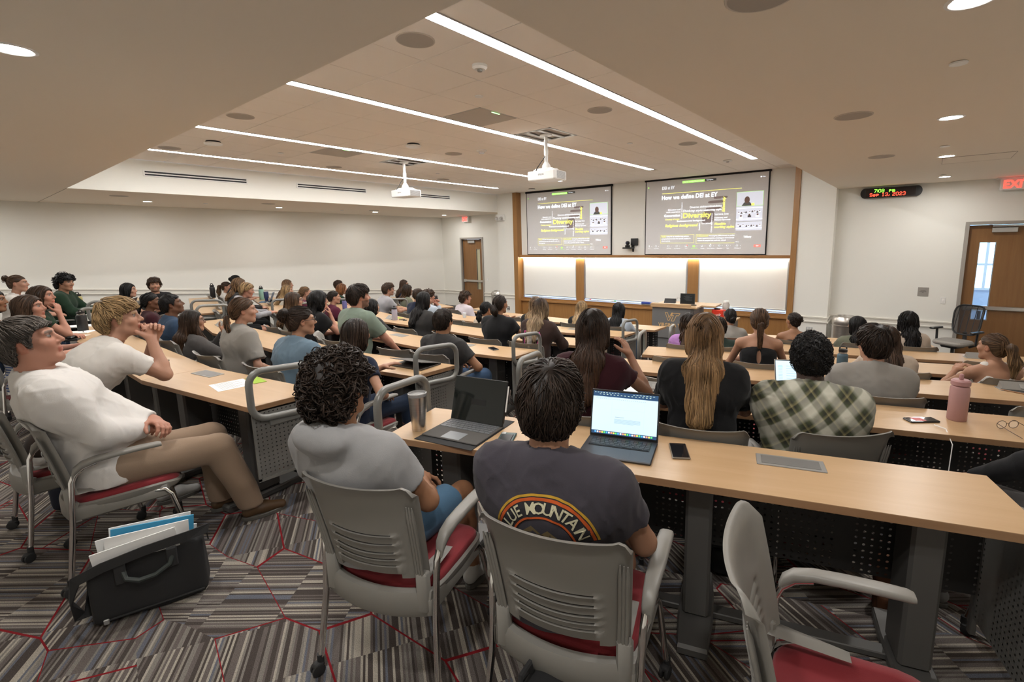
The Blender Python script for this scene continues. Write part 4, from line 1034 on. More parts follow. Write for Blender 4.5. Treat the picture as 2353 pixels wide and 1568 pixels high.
# aisle handrails with perforated end panels
def handrail(p, ang, k, side, label):
    """p: plan point of the desk's back corner at the aisle, ang: direction of the row, side: +1 if the aisle lies to +x of the desk"""
    t = empty('aisle_handrail', (*p, tz(k)), ang, label, 'handrail', 'aisle handrails')
    y0, y1, z0, z1, r = 0.0, 0.43, 0.655, 0.955, 0.085
    pts = []
    sl = -0.06
    for (cy, cz, a0) in ((y1 - r, z1 - r, 0), (y0 + r, z1 - r, 90), (y0 + r, z0 + r, 180), (y1 - r, z0 + r, 270)):
        for q in np.linspace(a0, a0 + 90, 6):
            yy = cy + r * math.cos(R(q)); zz = cz + r * math.sin(R(q))
            pts.append((side * 0.035, yy, zz + sl * (yy - 0.2)))
    MB().tube(pts, 0.021, 12, closed=True).obj('rail_loop', GREYR, t)
    e = MB(); e.box((min(side * 0.006, side * 0.010), 0.01, 0.27), (max(side * 0.006, side * 0.010), 0.43, 0.70)); 
    # object coordinates of the panel must run in x/z for the holes: build it turned
    pm = MB(); pm.box((0.0, -0.002, 0.27), (0.42, 0.002, 0.70)); o = pm.obj('end_panel', PERF_END, t); o.rotation_euler = (0, 0, R(90)); o.location = (side * 0.009, 0.012, 0)
    fm = MB(); fm.box((min(side * 0.004, side * 0.016), 0.004, 0.26), (max(side * 0.004, side * 0.016), 0.02, 0.705)); fm.box((min(side * 0.004, side * 0.016), 0.425, 0.26), (max(side * 0.004, side * 0.016), 0.441, 0.705)); fm.box((min(side * 0.004, side * 0.016), 0.004, 0.255), (max(side * 0.004, side * 0.016), 0.441, 0.275)); fm.box((min(side * 0.004, side * 0.016), 0.1, 0.60), (max(side * 0.03, side * 0.004), 0.34, 0.66), 0.004)
    fm.obj('bracket', GREYR, t)
    return t
for k in range(5):
    P = c_pts(k)
    handrail(P[3], R(8.5) * 0, k, 1, 'grey loop handrail at the aisle end of the centre block, %s row' % ORD[k])
    handrail(P[0], 0, k, -1, 'grey loop handrail at the left end of the centre block, %s row' % ORD[k])
    handrail(r_end(k), AR, k, -1, 'grey loop handrail at the aisle end of the right block, %s row' % ORD[k])
    handrail(l_right(k), AL, k, 1, 'grey loop handrail at the aisle end of the left block, %s row' % ORD[k])
# dark end panel at the wall end of the nearest right desk
t = empty('end_screen', (*(r_right(0) + UR * 0.02), 0), AR, 'grey perforated end panel under the right tip of the nearest desk', 'panel')
o = MB().box((0, -0.003, 0.10), (0.46, 0.003, 0.70)).obj('panel', PERF_END, t); o.rotation_euler = (0, 0, R(90))
MB().box((-0.012, 0.44, 0.02), (0.012, 0.47, 0.705), 0.004).obj('post', GREYD, t)
# ------------------------------------------------------------------ lectern
t = empty('lectern', (-3.75, 8.90, -0.5), R(6), 'grey lectern with maple top and gold university lettering', 'lectern')
LG = mat('lectern_grey', (0.155, 0.155, 0.155), 0.5)
mb = MB(); mb.box((-0.40, -0.36, 0.36), (0.40, 0.36, 0.955), 0.006); mb.obj('body', LG, t)
MB().box((-0.37, -0.33, 0.0), (0.37, 0.33, 0.36), 0.004).obj('plinth', LG, t)
mb = MB(); mb.prism([(-0.42, -0.40), (0.46, -0.40), (0.46, 0.42), (-0.42, 0.42)], 0.955, 0.985, 0.004); mb.prism([(0.46, -0.05), (0.72, -0.05), (0.72, 0.42), (0.46, 0.42)], 0.955, 0.985, 0.004)
mb.prism([(-0.42, -0.40), (0.36, -0.40), (0.30, -0.30), (-0.42, -0.30)], 0.985, 1.03, 0.01); mb.obj('top', MAPLE, t)
GOLD = mat('gold_lettering', (0.78, 0.50, 0.20), 0.5)
lt = MB()
def logo(poly, wd=0.009):
    p = np.array(poly, float); n = len(p)
    for i in range(n):
        a, b = p[i], p[(i + 1) % n]; d = b - a; l = np.linalg.norm(d); d /= l; q = np.array([-d[1], d[0]]) * wd / 2
        v = [a - d * wd / 2 + q, b + d * wd / 2 + q, b + d * wd / 2 - q, a - d * wd / 2 - q]
        lt.add([(x, -0.3615, z) for x, z in v], [(0, 1, 2, 3)])
k_ = 0.30
def lp(x, y): return (-0.14 + x * k_, 0.705 + y * k_)
logo([lp(*q) for q in ((0, 0.5), (0.16, 0.5), (0.25, 0.18), (0.42, 0.5), (0.50, 0.5), (0.26, 0.0), (0.2, 0.0))])
logo([lp(*q) for q in ((0.44, 0.48), (0.95, 0.48), (0.86, 0.34), (0.72, 0.34), (0.56, -0.02), (0.40, -0.02), (0.54, 0.34), (0.40, 0.34))])
v, f = text_mesh('VIRGINIA TECH', 0.098, 0.012, 0, 'LEFT'); v[:, 0] *= 0.58 / np.ptp(v[:, 0])
lt.add(np.column_stack([v[:, 0] - v[:, 0].min() - 0.27, np.full(len(v), -0.3615), v[:, 1] + 0.615]), f)
lt.obj('lettering', GOLD, t)
mb = MB(); mb.box((0.34, -0.365, 0.80), (0.395, -0.355, 0.94), 0.002); mb.obj('side_seam', GREYD, t)
# things on the lectern
ML = t.matrix_basis.copy()
ML = mrot(R(6), loc=(-3.75, 8.90, -0.5))
def on_lec(name, x, y, rz, label, cat): return empty(name, M=ML @ mrot(R(rz), loc=(x, y, 0.9855)), label=label, cat=cat)
t = on_lec('monitor', 0.16, 0.05, 4, 'black monitor standing on the lectern top', 'monitor')
MB().box((-0.14, -0.012, 0.0), (0.14, 0.012, 0.205), 0.004, mrot(0, R(-6), 0)).obj('screen_case', BLACK, t)
dm = MB(); 
MB().box((-0.128, -0.0135, 0.02), (0.128, -0.0122, 0.195), 0, mrot(0, R(-6), 0)).obj('display', mat('lectern_display', (0.012, 0.015, 0.016), 0.2), t)
for i in range(7): dm.box((-0.03 - (i % 3) * 0.02, -0.0145, 0.07 + i * 0.015), (0.09 - (i % 2) * 0.05, -0.0138, 0.073 + i * 0.015), 0, mrot(0, R(-6), 0))
tag(dm.obj('text_lines', mat('dim_lines', (0.08, 0.10, 0.11), 0.5), t), kind='stuff')
MB().box((-0.06, 0.0, 0.0), (0.06, 0.10, 0.012), 0.003).obj('foot', BLACK, t)
t = on_lec('touch_panel', -0.20, 0.10, 10, 'small slanted touch panel on the left of the lectern top', 'control panel')
mb = MB(); mb.add([(-0.11, -0.07, 0), (0.11, -0.07, 0), (0.11, 0.07, 0), (-0.11, 0.07, 0), (-0.11, 0.06, 0.08), (0.11, 0.06, 0.08)], [(0, 1, 5, 4), (3, 2, 1, 0), (2, 3, 4, 5), (0, 4, 3), (1, 2, 5)]); mb.obj('body', BLACK, t)
cbm = MB(); cbm.tube([(0.11, 0.02, 0.02), (0.14, 0.0, 0.10), (0.19, 0.0, 0.10), (0.22, 0.02, 0.0)], 0.004, 6); cbm.obj('cable', GREYD, t)
t = on_lec('remote_control', 0.33, -0.12, 30, 'small black remote on the lectern by the monitor', 'remote')
MB().box((-0.05, -0.02, 0), (0.05, 0.02, 0.018), 0.005).obj('body', BLACK, t)
MB().box((-0.035, -0.012, 0.018), (-0.01, 0.012, 0.021), 0.001).obj('button', GREYP, t)
# side table with the orange jug
t = empty('side_table', (-3.0, 9.25, -0.5), R(4), 'small maple table right of the lectern under the red jug', 'table')
MB().box((-0.26, -0.30, 0.685), (0.26, 0.30, 0.712), 0.003).obj('tabletop', MAPLE, t)
mb = MB(); mb.box((-0.24, -0.27, 0.0), (-0.22, 0.28, 0.685)); mb.box((0.20, -0.27, 0.0), (0.22, 0.28, 0.685)); mb.obj('side_panel', LG, t)
t = empty('red_jug', (-3.03, 9.05, 0.2125), R(10), 'bright red plastic jug with white print and black cap', 'jug')
RJ = mat('jug_red', (0.75, 0.045, 0.02), 0.35)
mb = MB(); mb.prism([(-0.085, -0.065), (0.085, -0.065), (0.10, -0.05), (0.10, 0.05), (0.085, 0.065), (-0.085, 0.065), (-0.10, 0.05), (-0.10, -0.05)], 0.0, 0.20, 0.012); mb.obj('body', RJ, t)
mb = MB(); mb.tube([(0.06, 0, 0.18), (0.13, 0, 0.19), (0.135, 0, 0.10), (0.09, 0, 0.06)], 0.014, 8); mb.obj('handle', RJ, t)
MB().lathe([(0.055, 0.20), (0.055, 0.222), (0, 0.224)], 18, (-0.01, 0, 0)).obj('cap', BLACK, t)
mb = MB()
for x, z in ((-0.05, 0.05), (-0.02, 0.07), (0.01, 0.05), (0.04, 0.08)):
    for a in (60, 90, 120): mb.add(tr([(-0.004, -0.0665, 0), (0.004, -0.0665, 0), (0.004, -0.0665, 0.05), (-0.004, -0.0665, 0.05)], mrot(0, 0, R(90 - a), (x, 0, z))), [(0, 1, 2, 3)])
tag(mb.obj('white_print', WHITEP, t), kind='stuff')
t = empty('clear_jar', (-2.98, 9.36, 0.2125), 0, 'clear container standing behind the red jug', 'container')
MB().lathe([(0.06, 0), (0.065, 0.02), (0.065, 0.26), (0.05, 0.29), (0.05, 0.30), (0, 0.30)], 18).obj('body', mat('clear_plastic', (0.78, 0.78, 0.76), 0.15, trans=0.5), t)
MB().lathe([(0.052, 0.30), (0.052, 0.33), (0, 0.332)], 18).obj('lid', WHITEP, t)
# tray things
for (u, lb, m, nm) in ((2.72, 'red-capped marker on the middle marker tray', mat('marker_red', (0.7, 0.03, 0.03), 0.4), 'marker_cap'), (3.46, 'green-capped marker on the middle marker tray', mat('marker_green', (0.05, 0.55, 0.12), 0.4), 'marker_cap')):
    t = empty('marker', M=mrot(TH + R(4), loc=nic(u, -0.055, 0.188)), label=lb, cat='marker', group='whiteboard markers')
    mb = MB(); mb.tube([(-0.07, 0, 0), (0.03, 0, 0)], 0.01, 8); mb.obj('barrel', WHITEP, t)
    mb = MB(); mb.tube([(0.03, 0, 0), (0.075, 0, 0)], 0.0105, 8); mb.obj(nm, m, t)
t = empty('board_eraser', M=mrot(TH, loc=nic(4.38, -0.06, 0.137)), label='blue whiteboard eraser on the oak sill left of the lectern', cat='eraser')
MB().prism([(-0.12, -0.03), (0.12, -0.03), (0.12, 0.03), (-0.12, 0.03)], 0.022, 0.075, 0.02).obj('handle', mat('eraser_blue', (0.02, 0.05, 0.30), 0.4), t)
MB().box((-0.115, -0.028, 0.0), (0.115, 0.028, 0.024)).obj('felt', GREYP, t)
# steel bins
def bin_(x, y, label):
    t = empty('steel_bin', (x, y, -0.5), 0, label, 'trash can', 'round steel bins')
    MB().lathe([(0.215, 0), (0.225, 0.01), (0.225, 0.56), (0.23, 0.565), (0.23, 0.585), (0.225, 0.59), (0.225, 0.62)], 40).obj('body', STEEL, t)
    MB().lathe([(0.228, 0.62), (0.228, 0.69), (0.20, 0.74), (0.14, 0.755), (0.135, 0.72), (0.0, 0.70)], 40).obj('lid', STEEL, t)
bin_(-1.12, 10.55, 'round steel bin in the corner right of the oak frame')
bin_(-10.45, 10.82, 'round steel bin beside the left wooden door')
# task chair in front of the right door
MESH = perforated('chair_mesh', (0.025, 0.025, 0.026), 0.006, 0.36, 0.7)
t = empty('task_chair', (0.45, 10.25, -0.5), R(150), 'black mesh-back task chair with grey seat in front of the right door', 'chair')
mb = MB()
for i in range(5):
    a = R(72 * i + 18); mb.tube([(0, 0, 0.10), (0.29 * math.cos(a), 0.29 * math.sin(a), 0.065)], [0.028, 0.016], 8)
mb.tube([(0, 0, 0.08), (0, 0, 0.40)], 0.025, 10); mb.obj('base', BLACK, t)
for i in range(5):
    a = R(72 * i + 18); MB().lathe([(0.0, -0.02), (0.028, -0.02), (0.028, 0.02), (0, 0.02)], 12, M=mrot(a, R(90), 0, (0.29 * math.cos(a), 0.29 * math.sin(a), 0.028))).obj('caster', RUBBER, t)
mb = MB(); mb.box((-0.12, -0.14, 0.39), (0.12, 0.14, 0.44), 0.02); mb.tube([(0, -0.10, 0.42), (0, -0.26, 0.42), (0, -0.30, 0.50), (0, -0.29, 0.62)], 0.03, 8); mb.obj('mechanism', BLACK, t)
mb = MB(); mb.prism([(0.23 * math.copysign(abs(math.cos(q)) ** 0.5, math.cos(q)), 0.01 + 0.23 * math.copysign(abs(math.sin(q)) ** 0.5, math.sin(q))) for q in np.linspace(0, 2 * math.pi, 28, endpoint=False)], 0.44, 0.51, 0.025); mb.obj('seat', mat('task_seat', (0.30, 0.285, 0.26), 0.6), t)
pts = [(0.20 * math.copysign(abs(math.cos(q)) ** 0.45, math.cos(q)) * (1.0 + 0.12 * math.sin(q)), -0.24 - 0.07 * (math.sin(q) + 1) - 0.03 * (1 - math.cos(q) ** 2), 0.82 + 0.24 * math.copysign(abs(math.sin(q)) ** 0.5, math.sin(q))) for q in np.linspace(0, 2 * math.pi, 40, endpoint=False)]
MB().tube(pts, 0.014, 8, closed=True).obj('back_frame', BLACK, t)
MB().add(pts, [tuple(range(40))]).obj('mesh_back', MESH, t)
for s in (-1, 1):
    mb = MB(); mb.tube([(s * 0.20, -0.05, 0.42), (s * 0.28, -0.06, 0.46), (s * 0.29, -0.06, 0.66)], 0.018, 8); mb.box((s * 0.29 - 0.04, -0.17, 0.66), (s * 0.29 + 0.04, 0.10, 0.69), 0.012); mb.obj('armrest', BLACK, t)
# ------------------------------------------------------------------ people: smooth-blended volumes turned into one surface each
def nrm(v): v = np.asarray(v, float); return v / (np.linalg.norm(v) + 1e-12)
RNG = np.random.default_rng(11)
NK = RNG.normal(size=(3, 7, 3)); NP = RNG.uniform(0, 6.28, (3, 7))
def wob(P, freq, seed=0):
    """cheap smooth noise in -1..1"""
    K = NK[seed % 3] * freq
    s = 0
    for k, p in zip(K, NP[seed % 3]): s = s + np.sin(P @ k + p)
    return s / 3.2
class Vol:
    """a list of blended shapes, each (kind, data, k, sign)"""
    def __init__(s): s.ops = []; s.post = None
    def cap(s, a, b, ra, rb, k=0.03, sub=False, A=None):
        a, b = np.asarray(a, float), np.asarray(b, float)
        if A is None: Ai = np.eye(3); mx = 1.0
        else: Ai = np.linalg.inv(A); mx = np.linalg.norm(A, 2)
        rm = max(ra, rb) * mx
        lo = np.minimum(a, b) - rm; hi = np.maximum(a, b) + rm
        s.ops.append(('c', (Ai @ a, Ai @ b, ra, rb, Ai, 1.0 if A is None else float(np.sqrt(np.linalg.svd(A)[1].min() * 1.0))), k, sub, lo, hi)); return s
    def ell(s, c, r, k=0.03, sub=False, Rm=None):
        c = np.asarray(c, float); r = np.asarray(r, float)
        Rm = np.eye(3) if Rm is None else np.asarray(Rm)
        ext = np.abs(Rm) @ r
        s.ops.append(('e', (c, r, Rm), k, sub, c - ext, c + ext)); return s
    def half(s, p, n, k=0.006):
        """cut away everything on the side the normal points to"""
        s.ops.append(('h', (np.asarray(p, float), nrm(n)), k, True, None, None)); return s
    @staticmethod
    def dist(op, P):
        kind, d = op[0], op[1]
        if kind == 'c':
            a, b, ra, rb, Ai, sc = d
            Q = P @ Ai.T - a; ba = b - a; l2 = ba @ ba + 1e-12
            h = np.clip(Q @ ba / l2, 0, 1)
            D = Q - h[..., None] * ba
            return (np.sqrt(np.einsum('...i,...i', D, D)) - (ra + (rb - ra) * h)) * sc
        if kind == 'e':
            c, r, Rm = d
            Q = (P - c) @ Rm / r
            q = np.sqrt(np.einsum('...i,...i', Q, Q)) + 1e-9
            g = np.sqrt(np.einsum('...i,...i', Q / r, Q / r)) + 1e-9
            return q * (q - 1) / g
        p, n = d
        return -((P - p) @ n)
    @staticmethod
    def comb(D, d, k, sub):
        if sub:
            h = np.clip(k - np.abs(-d - D), 0, None) / max(k, 1e-6)
            return np.maximum(D, -d) + h * h * k * 0.25
        h = np.clip(k - np.abs(d - D), 0, None) / max(k, 1e-6)
        return np.minimum(D, d) - h * h * k * 0.25
    def at(s, P):
        D = np.full(P.shape[:-1], 9.0)
        for op in s.ops:
            D = s.comb(D, s.dist(op, P), op[2], op[3])
        if s.post: D = s.post(P, D)
        return D
    def mesh(s, h, lo=None, hi=None):
        los = [o[4] for o in s.ops if o[4] is not None and not o[3]]; his = [o[5] for o in s.ops if o[5] is not None and not o[3]]
        pad = 3 * h + 0.012
        lo0 = np.min(los, 0) - pad; hi0 = np.max(his, 0) + pad
        if lo is not None: lo0 = np.maximum(lo0, lo)
        if hi is not None: hi0 = np.minimum(hi0, hi)
        n = np.maximum(3, np.ceil((hi0 - lo0) / h).astype(int) + 1)
        ax = [lo0[i] + h * np.arange(n[i]) for i in range(3)]
        D = np.full(n, 9.0)
        for op in s.ops:
            if op[4] is None: sl = (slice(None),) * 3
            else:
                m = op[2] + 2 * h
                i0 = np.clip(np.floor((op[4] - m - lo0) / h).astype(int), 0, n - 1); i1 = np.clip(np.ceil((op[5] + m - lo0) / h).astype(int) + 1, 1, n)
                if (i1 <= i0).any(): continue
                sl = tuple(slice(a, b) for a, b in zip(i0, i1))
            G = np.stack(np.meshgrid(ax[0][sl[0]], ax[1][sl[1]], ax[2][sl[2]], indexing='ij'), -1)
            D[sl] = s.comb(D[sl], s.dist(op, G), op[2], op[3])
        if s.post:
            near = np.abs(D) < 0.06
            idx = np.argwhere(near)
            D[near] = s.post(lo0 + idx * h, D[near])
        # close the volume at the borders of the box
        for a in range(3):
            q = [slice(None)] * 3
            for e in (0, -1):
                q[a] = e; D[tuple(q)] = np.maximum(D[tuple(q)], 0.3 * h)
        return nets(D, lo0, h)
def nets(D, lo, h):
    n = np.array(D.shape); S = D < 0
    c = np.zeros(n - 1, int)
    for i in (0, 1):
        for j in (0, 1):
            for k in (0, 1): c += S[i:n[0] - 1 + i, j:n[1] - 1 + j, k:n[2] - 1 + k]
    act = (c > 0) & (c < 8)
    if not act.any(): return np.zeros((0, 3)), np.zeros((0, 4), int)
    idx = -np.ones(n - 1, int); cells = np.argwhere(act); idx[act] = np.arange(len(cells))
    P = np.zeros((len(cells), 3)); W = np.zeros(len(cells))
    for a in range(3):
        o1, o2 = [x for x in range(3) if x != a]
        for b in (0, 1):
            for d in (0, 1):
                p0 = cells.copy(); p0[:, o1] += b; p0[:, o2] += d
                p1 = p0.copy(); p1[:, a] += 1
                d0 = D[tuple(p0.T)]; d1 = D[tuple(p1.T)]
                m = (d0 < 0) != (d1 < 0)
                t = np.where(m, d0 / np.where(m, d0 - d1, 1), 0)
                q = p0.astype(float); q[:, a] += t
                P += q * m[:, None]; W += m
    V = lo + h * P / W[:, None]
    Q = []
    for a in range(3):
        o1, o2 = (a + 1) % 3, (a + 2) % 3
        s0 = [slice(None)] * 3; s1 = [slice(None)] * 3
        s0[a] = slice(0, -1); s1[a] = slice(1, None)
        E = S[tuple(s0)] != S[tuple(s1)]
        e = np.argwhere(E)
        e = e[(e[:, o1] > 0) & (e[:, o2] > 0) & (e[:, o1] < n[o1] - 1) & (e[:, o2] < n[o2] - 1)]
        if not len(e): continue
        def g(d1, d2):
            q = e.copy(); q[:, o1] -= d1; q[:, o2] -= d2; return idx[tuple(q.T)]
        f = np.stack([g(1, 1), g(0, 1), g(0, 0), g(1, 0)], 1)
        fl = ~S[tuple(e.T)]
        f[fl] = f[fl][:, ::-1]
        Q.append(f)
    return V, np.concatenate(Q)
def mesh_obj(name, V, F, m, parent=None, tint=None):
    """fast mesh from numpy quads"""
    me = bpy.data.meshes.new(name)
    nv, nf = len(V), len(F); k = F.shape[1] if nf else 4
    me.vertices.add(nv); me.vertices.foreach_set('co', np.ascontiguousarray(V, np.float32).ravel())
    me.loops.add(nf * k); me.loops.foreach_set('vertex_index', np.ascontiguousarray(F, np.int32).ravel())
    me.polygons.add(nf); me.polygons.foreach_set('loop_start', np.arange(0, nf * k, k, dtype=np.int32))
    me.polygons.foreach_set('use_smooth', np.ones(nf, bool))
    me.update(calc_edges=True)
    me.materials.append(m)
    if tint is not None:
        at = me.color_attributes.new('tint', 'FLOAT_COLOR', 'POINT')
        at.data.foreach_set('color', np.column_stack([tint, np.ones(nv)]).astype(np.float32).ravel())
    o = bpy.data.objects.new(name, me); COL.objects.link(o)
    if parent is not None: o.parent = parent
    return o
def joinVF(parts):
    V = []; F = []; n = 0; T = []
    for p in parts:
        v, f = p[0], p[1]
        if not len(v): continue
        V.append(v); F.append(f + n); n += len(v)
        T.append(p[2] if len(p) > 2 else np.ones((len(v), 3)))
    return np.concatenate(V), np.concatenate(F), np.concatenate(T)
def strands(P, r, sides=3):
    """P (N,S,3) centre lines, r (S,) or (N,S) radii -> tubes"""
    N, S = P.shape[:2]
    t = np.gradient(P, axis=1); t /= np.linalg.norm(t, axis=2, keepdims=True) + 1e-9
    ref = np.array([0.31, 0.2, 0.93]); u = np.cross(t, ref); u /= np.linalg.norm(u, axis=2, keepdims=True) + 1e-9
    w_ = np.cross(t, u)
    r = np.broadcast_to(np.asarray(r), (N, S))
    rings = []
    for i in range(sides):
        a = 2 * math.pi * i / sides
        rings.append(P + r[..., None] * (math.cos(a) * u + math.sin(a) * w_))
    V = np.stack(rings, 2).reshape(-1, 3)
    b = (np.arange(N)[:, None, None] * S + np.arange(S - 1)[None, :, None]) * sides
    k = np.arange(sides)[None, None, :]; l = (k + 1) % sides
    F = np.stack([b + k, b + l, b + sides + l, b + sides + k], -1).reshape(-1, 4)
    return V, F
def ik(S, H, lu, lf, pole):
    S, H = np.asarray(S, float), np.asarray(H, float)
    d = H - S; L_ = np.linalg.norm(d)
    if L_ > (lu + lf) * 0.995: H = S + d / L_ * (lu + lf) * 0.995; d = H - S; L_ = np.linalg.norm(d)
    L_ = max(L_, abs(lu - lf) + 0.02)
    u = d / np.linalg.norm(d); a = (lu * lu - lf * lf + L_ * L_) / (2 * L_); h = math.sqrt(max(lu * lu - a * a, 1e-6))
    p = np.asarray(pole, float); p = nrm(p - u * (p @ u))
    return S + u * a + p * h, H
def rotm(yaw=0, pitch=0, roll=0):
    """yaw about z (left +), pitch about x (up +), roll about y"""
    cy, sy = math.cos(yaw), math.sin(yaw); cp, sp = math.cos(pitch), math.sin(pitch); cr, sr = math.cos(roll), math.sin(roll)
    return np.array([[cy, -sy, 0], [sy, cy, 0], [0, 0, 1]]) @ np.array([[1, 0, 0], [0, cp, -sp], [0, sp, cp]]) @ np.array([[cr, 0, sr], [0, 1, 0], [-sr, 0, cr]])

SKIN = {}
def skin_mat(c):
    key = 'skin_%d_%d_%d' % tuple(int(x * 100) for x in c)
    return mat(key, c, 0.5, tint=True, spec=0.35)
def hair_mat(c, rough=0.45):
    key = 'hair_%d_%d_%d' % tuple(int(x * 200) for x in c)
    return mat(key, c, rough, tint=True, spec=0.22)
# skin tones, hair colours (scene-linear)
FAIR = (0.40, 0.215, 0.145); PINK = (0.42, 0.205, 0.14); LIGHT = (0.36, 0.19, 0.118); TAN = (0.285, 0.14, 0.075); OLIVE = (0.25, 0.128, 0.075); BROWN = (0.135, 0.062, 0.034); DARK = (0.05, 0.026, 0.018)
H_BLK = (0.010, 0.009, 0.009); H_DKB = (0.022, 0.014, 0.010); H_BRN = (0.050, 0.028, 0.017); H_MED = (0.085, 0.047, 0.026); H_LTB = (0.15, 0.085, 0.042); H_BLD = (0.27, 0.175, 0.085); H_GRY = (0.085, 0.072, 0.062); H_AUB = (0.16, 0.065, 0.024)
def cloth(name, col, rough=0.9, fn=None):
    m = mat('cloth_' + name, col, rough, tint=True, spec=0.15, bump=(420, 0.18), sheen=0.08)
    return m

def head_volume(C, Rh, s, female=False, jaw=1.0):
    """face, skull, ears around centre C"""
    v = Vol()
    X = lambda x, y, z: C + Rh @ (np.array([x, y, z]) * s)
    v.ell(X(0, -0.014, 0.030), np.array([0.073, 0.094, 0.086]) * s, 0.02, Rm=Rh)
    v.ell(X(0, 0.026, -0.035), np.array([0.056 * jaw, 0.066, 0.080]) * s, 0.035 * s, Rm=Rh)
    for e in (-1, 1): v.cap(X(e * 0.050 * jaw, -0.005, -0.055), X(e * 0.016, 0.062, -0.098), 0.017 * s, 0.015 * s, 0.03 * s)
    v.ell(X(0, 0.068, -0.098), np.array([0.022, 0.018, 0.017]) * s, 0.022 * s, Rm=Rh)
    for e in (-1, 1):
        v.ell(X(e * 0.040, 0.062, -0.02), np.array([0.022, 0.018, 0.02]) * s, 0.03 * s, Rm=Rh)      # cheek
        v.cap(X(e * 0.012, 0.083, 0.032), X(e * 0.045, 0.070, 0.030), 0.010 * s, 0.009 * s, 0.018 * s)  # brow
        v.ell(X(e * 0.031, 0.093, 0.010), np.array([0.018, 0.014, 0.011]) * s, 0.012 * s, True, Rm=Rh)  # socket
        v.ell(X(e * 0.031, 0.0755, 0.010), np.array([0.0145, 0.0125, 0.0105]) * s, 0.004 * s, Rm=Rh)    # eyeball and lids
        v.ell(X(e * 0.074, -0.012, -0.008), np.array([0.009, 0.019, 0.030]) * s, 0.006 * s, Rm=Rh @ rotm(-e * 0.35, 0.15, e * 0.1))
        v.ell(X(e * 0.083, -0.008, -0.004), np.array([0.006, 0.010, 0.017]) * s, 0.005 * s, True, Rm=Rh @ rotm(-e * 0.35, 0.15, 0))
    v.cap(X(0, 0.086, 0.018), X(0, 0.108, -0.022), 0.007 * s, 0.0115 * s, 0.012 * s)
    for e in (-1, 1): v.ell(X(e * 0.011, 0.094, -0.028), np.array([0.009, 0.010, 0.007]) * s, 0.008 * s, Rm=Rh)
    v.ell(X(0, 0.087, -0.056), np.array([0.020, 0.010, 0.0065]) * s, 0.008 * s, Rm=Rh)
    v.ell(X(0, 0.084, -0.067), np.array([0.017, 0.010, 0.0065]) * s, 0.008 * s, Rm=Rh)
    v.ell(X(0, 0.098, -0.0615), np.array([0.021, 0.006, 0.0016]) * s, 0.003 * s, True, Rm=Rh)
    return v
def face_tint(V, C, Rh, s, hair, beard=0.0, female=False, shaved=None):
    L_ = (V - C) @ Rh / s
    T = np.ones((len(V), 3))
    x, y, z = np.abs(L_[:, 0]), L_[:, 1], L_[:, 2]
    def blend(w, c):
        nonlocal T
        T = T * (1 - w[:, None]) + np.array(c) * w[:, None]
    sm = lambda d, r: np.clip(1 - d / r, 0, 1)
    cheek = sm(np.sqrt((x - 0.04) ** 2 + (z + 0.025) ** 2), 0.03) * (y > 0.03); blend(cheek * 0.35, (1.05, 0.80, 0.75))
    lips = ((x < 0.021) & (np.abs(z + 0.0615) < 0.013) & (y > 0.07)).astype(float); blend(lips * 0.75, (0.95, 0.55, 0.55))
    ear = ((x > 0.072) & (np.abs(z) < 0.04)).astype(float); blend(ear * 0.4, (1.1, 0.75, 0.68))
    brow = ((x > 0.010) & (x < 0.050) & (np.abs(z - (0.031 - 0.15 * np.abs(x - 0.032))) < 0.0065) & (y > 0.06)).astype(float); blend(brow * 0.75, np.array(hair) / np.array(SKC) * 1.3)
    eye = ((np.abs(x - 0.031) < 0.013) & (np.abs(z - 0.010) < 0.0062) & (y > 0.070)).astype(float); blend(eye, np.array((0.30, 0.27, 0.25)) / np.array(SKC) * 0.8)
    iris = ((np.abs(x - 0.031) < 0.0065) & (np.abs(z - 0.010) < 0.0065) & (y > 0.072)).astype(float); blend(iris, np.array((0.02, 0.015, 0.012)) / np.array(SKC))
    lash = ((np.abs(x - 0.031) < 0.015) & (np.abs(z - 0.0175) < 0.003) & (y > 0.066)).astype(float); blend(lash * 0.7, np.array((0.02, 0.015, 0.012)) / np.array(SKC))
    if beard:
        b = ((z < -0.04) & (y > 0.0) & (z > -0.13)).astype(float) * (1 - lips) * ((x > 0.018) | (z < -0.078) | (np.abs(z + 0.043) < 0.008)); blend(b * beard, np.array(hair) / np.array(SKC) * 1.2)
    return T
SKC = FAIR
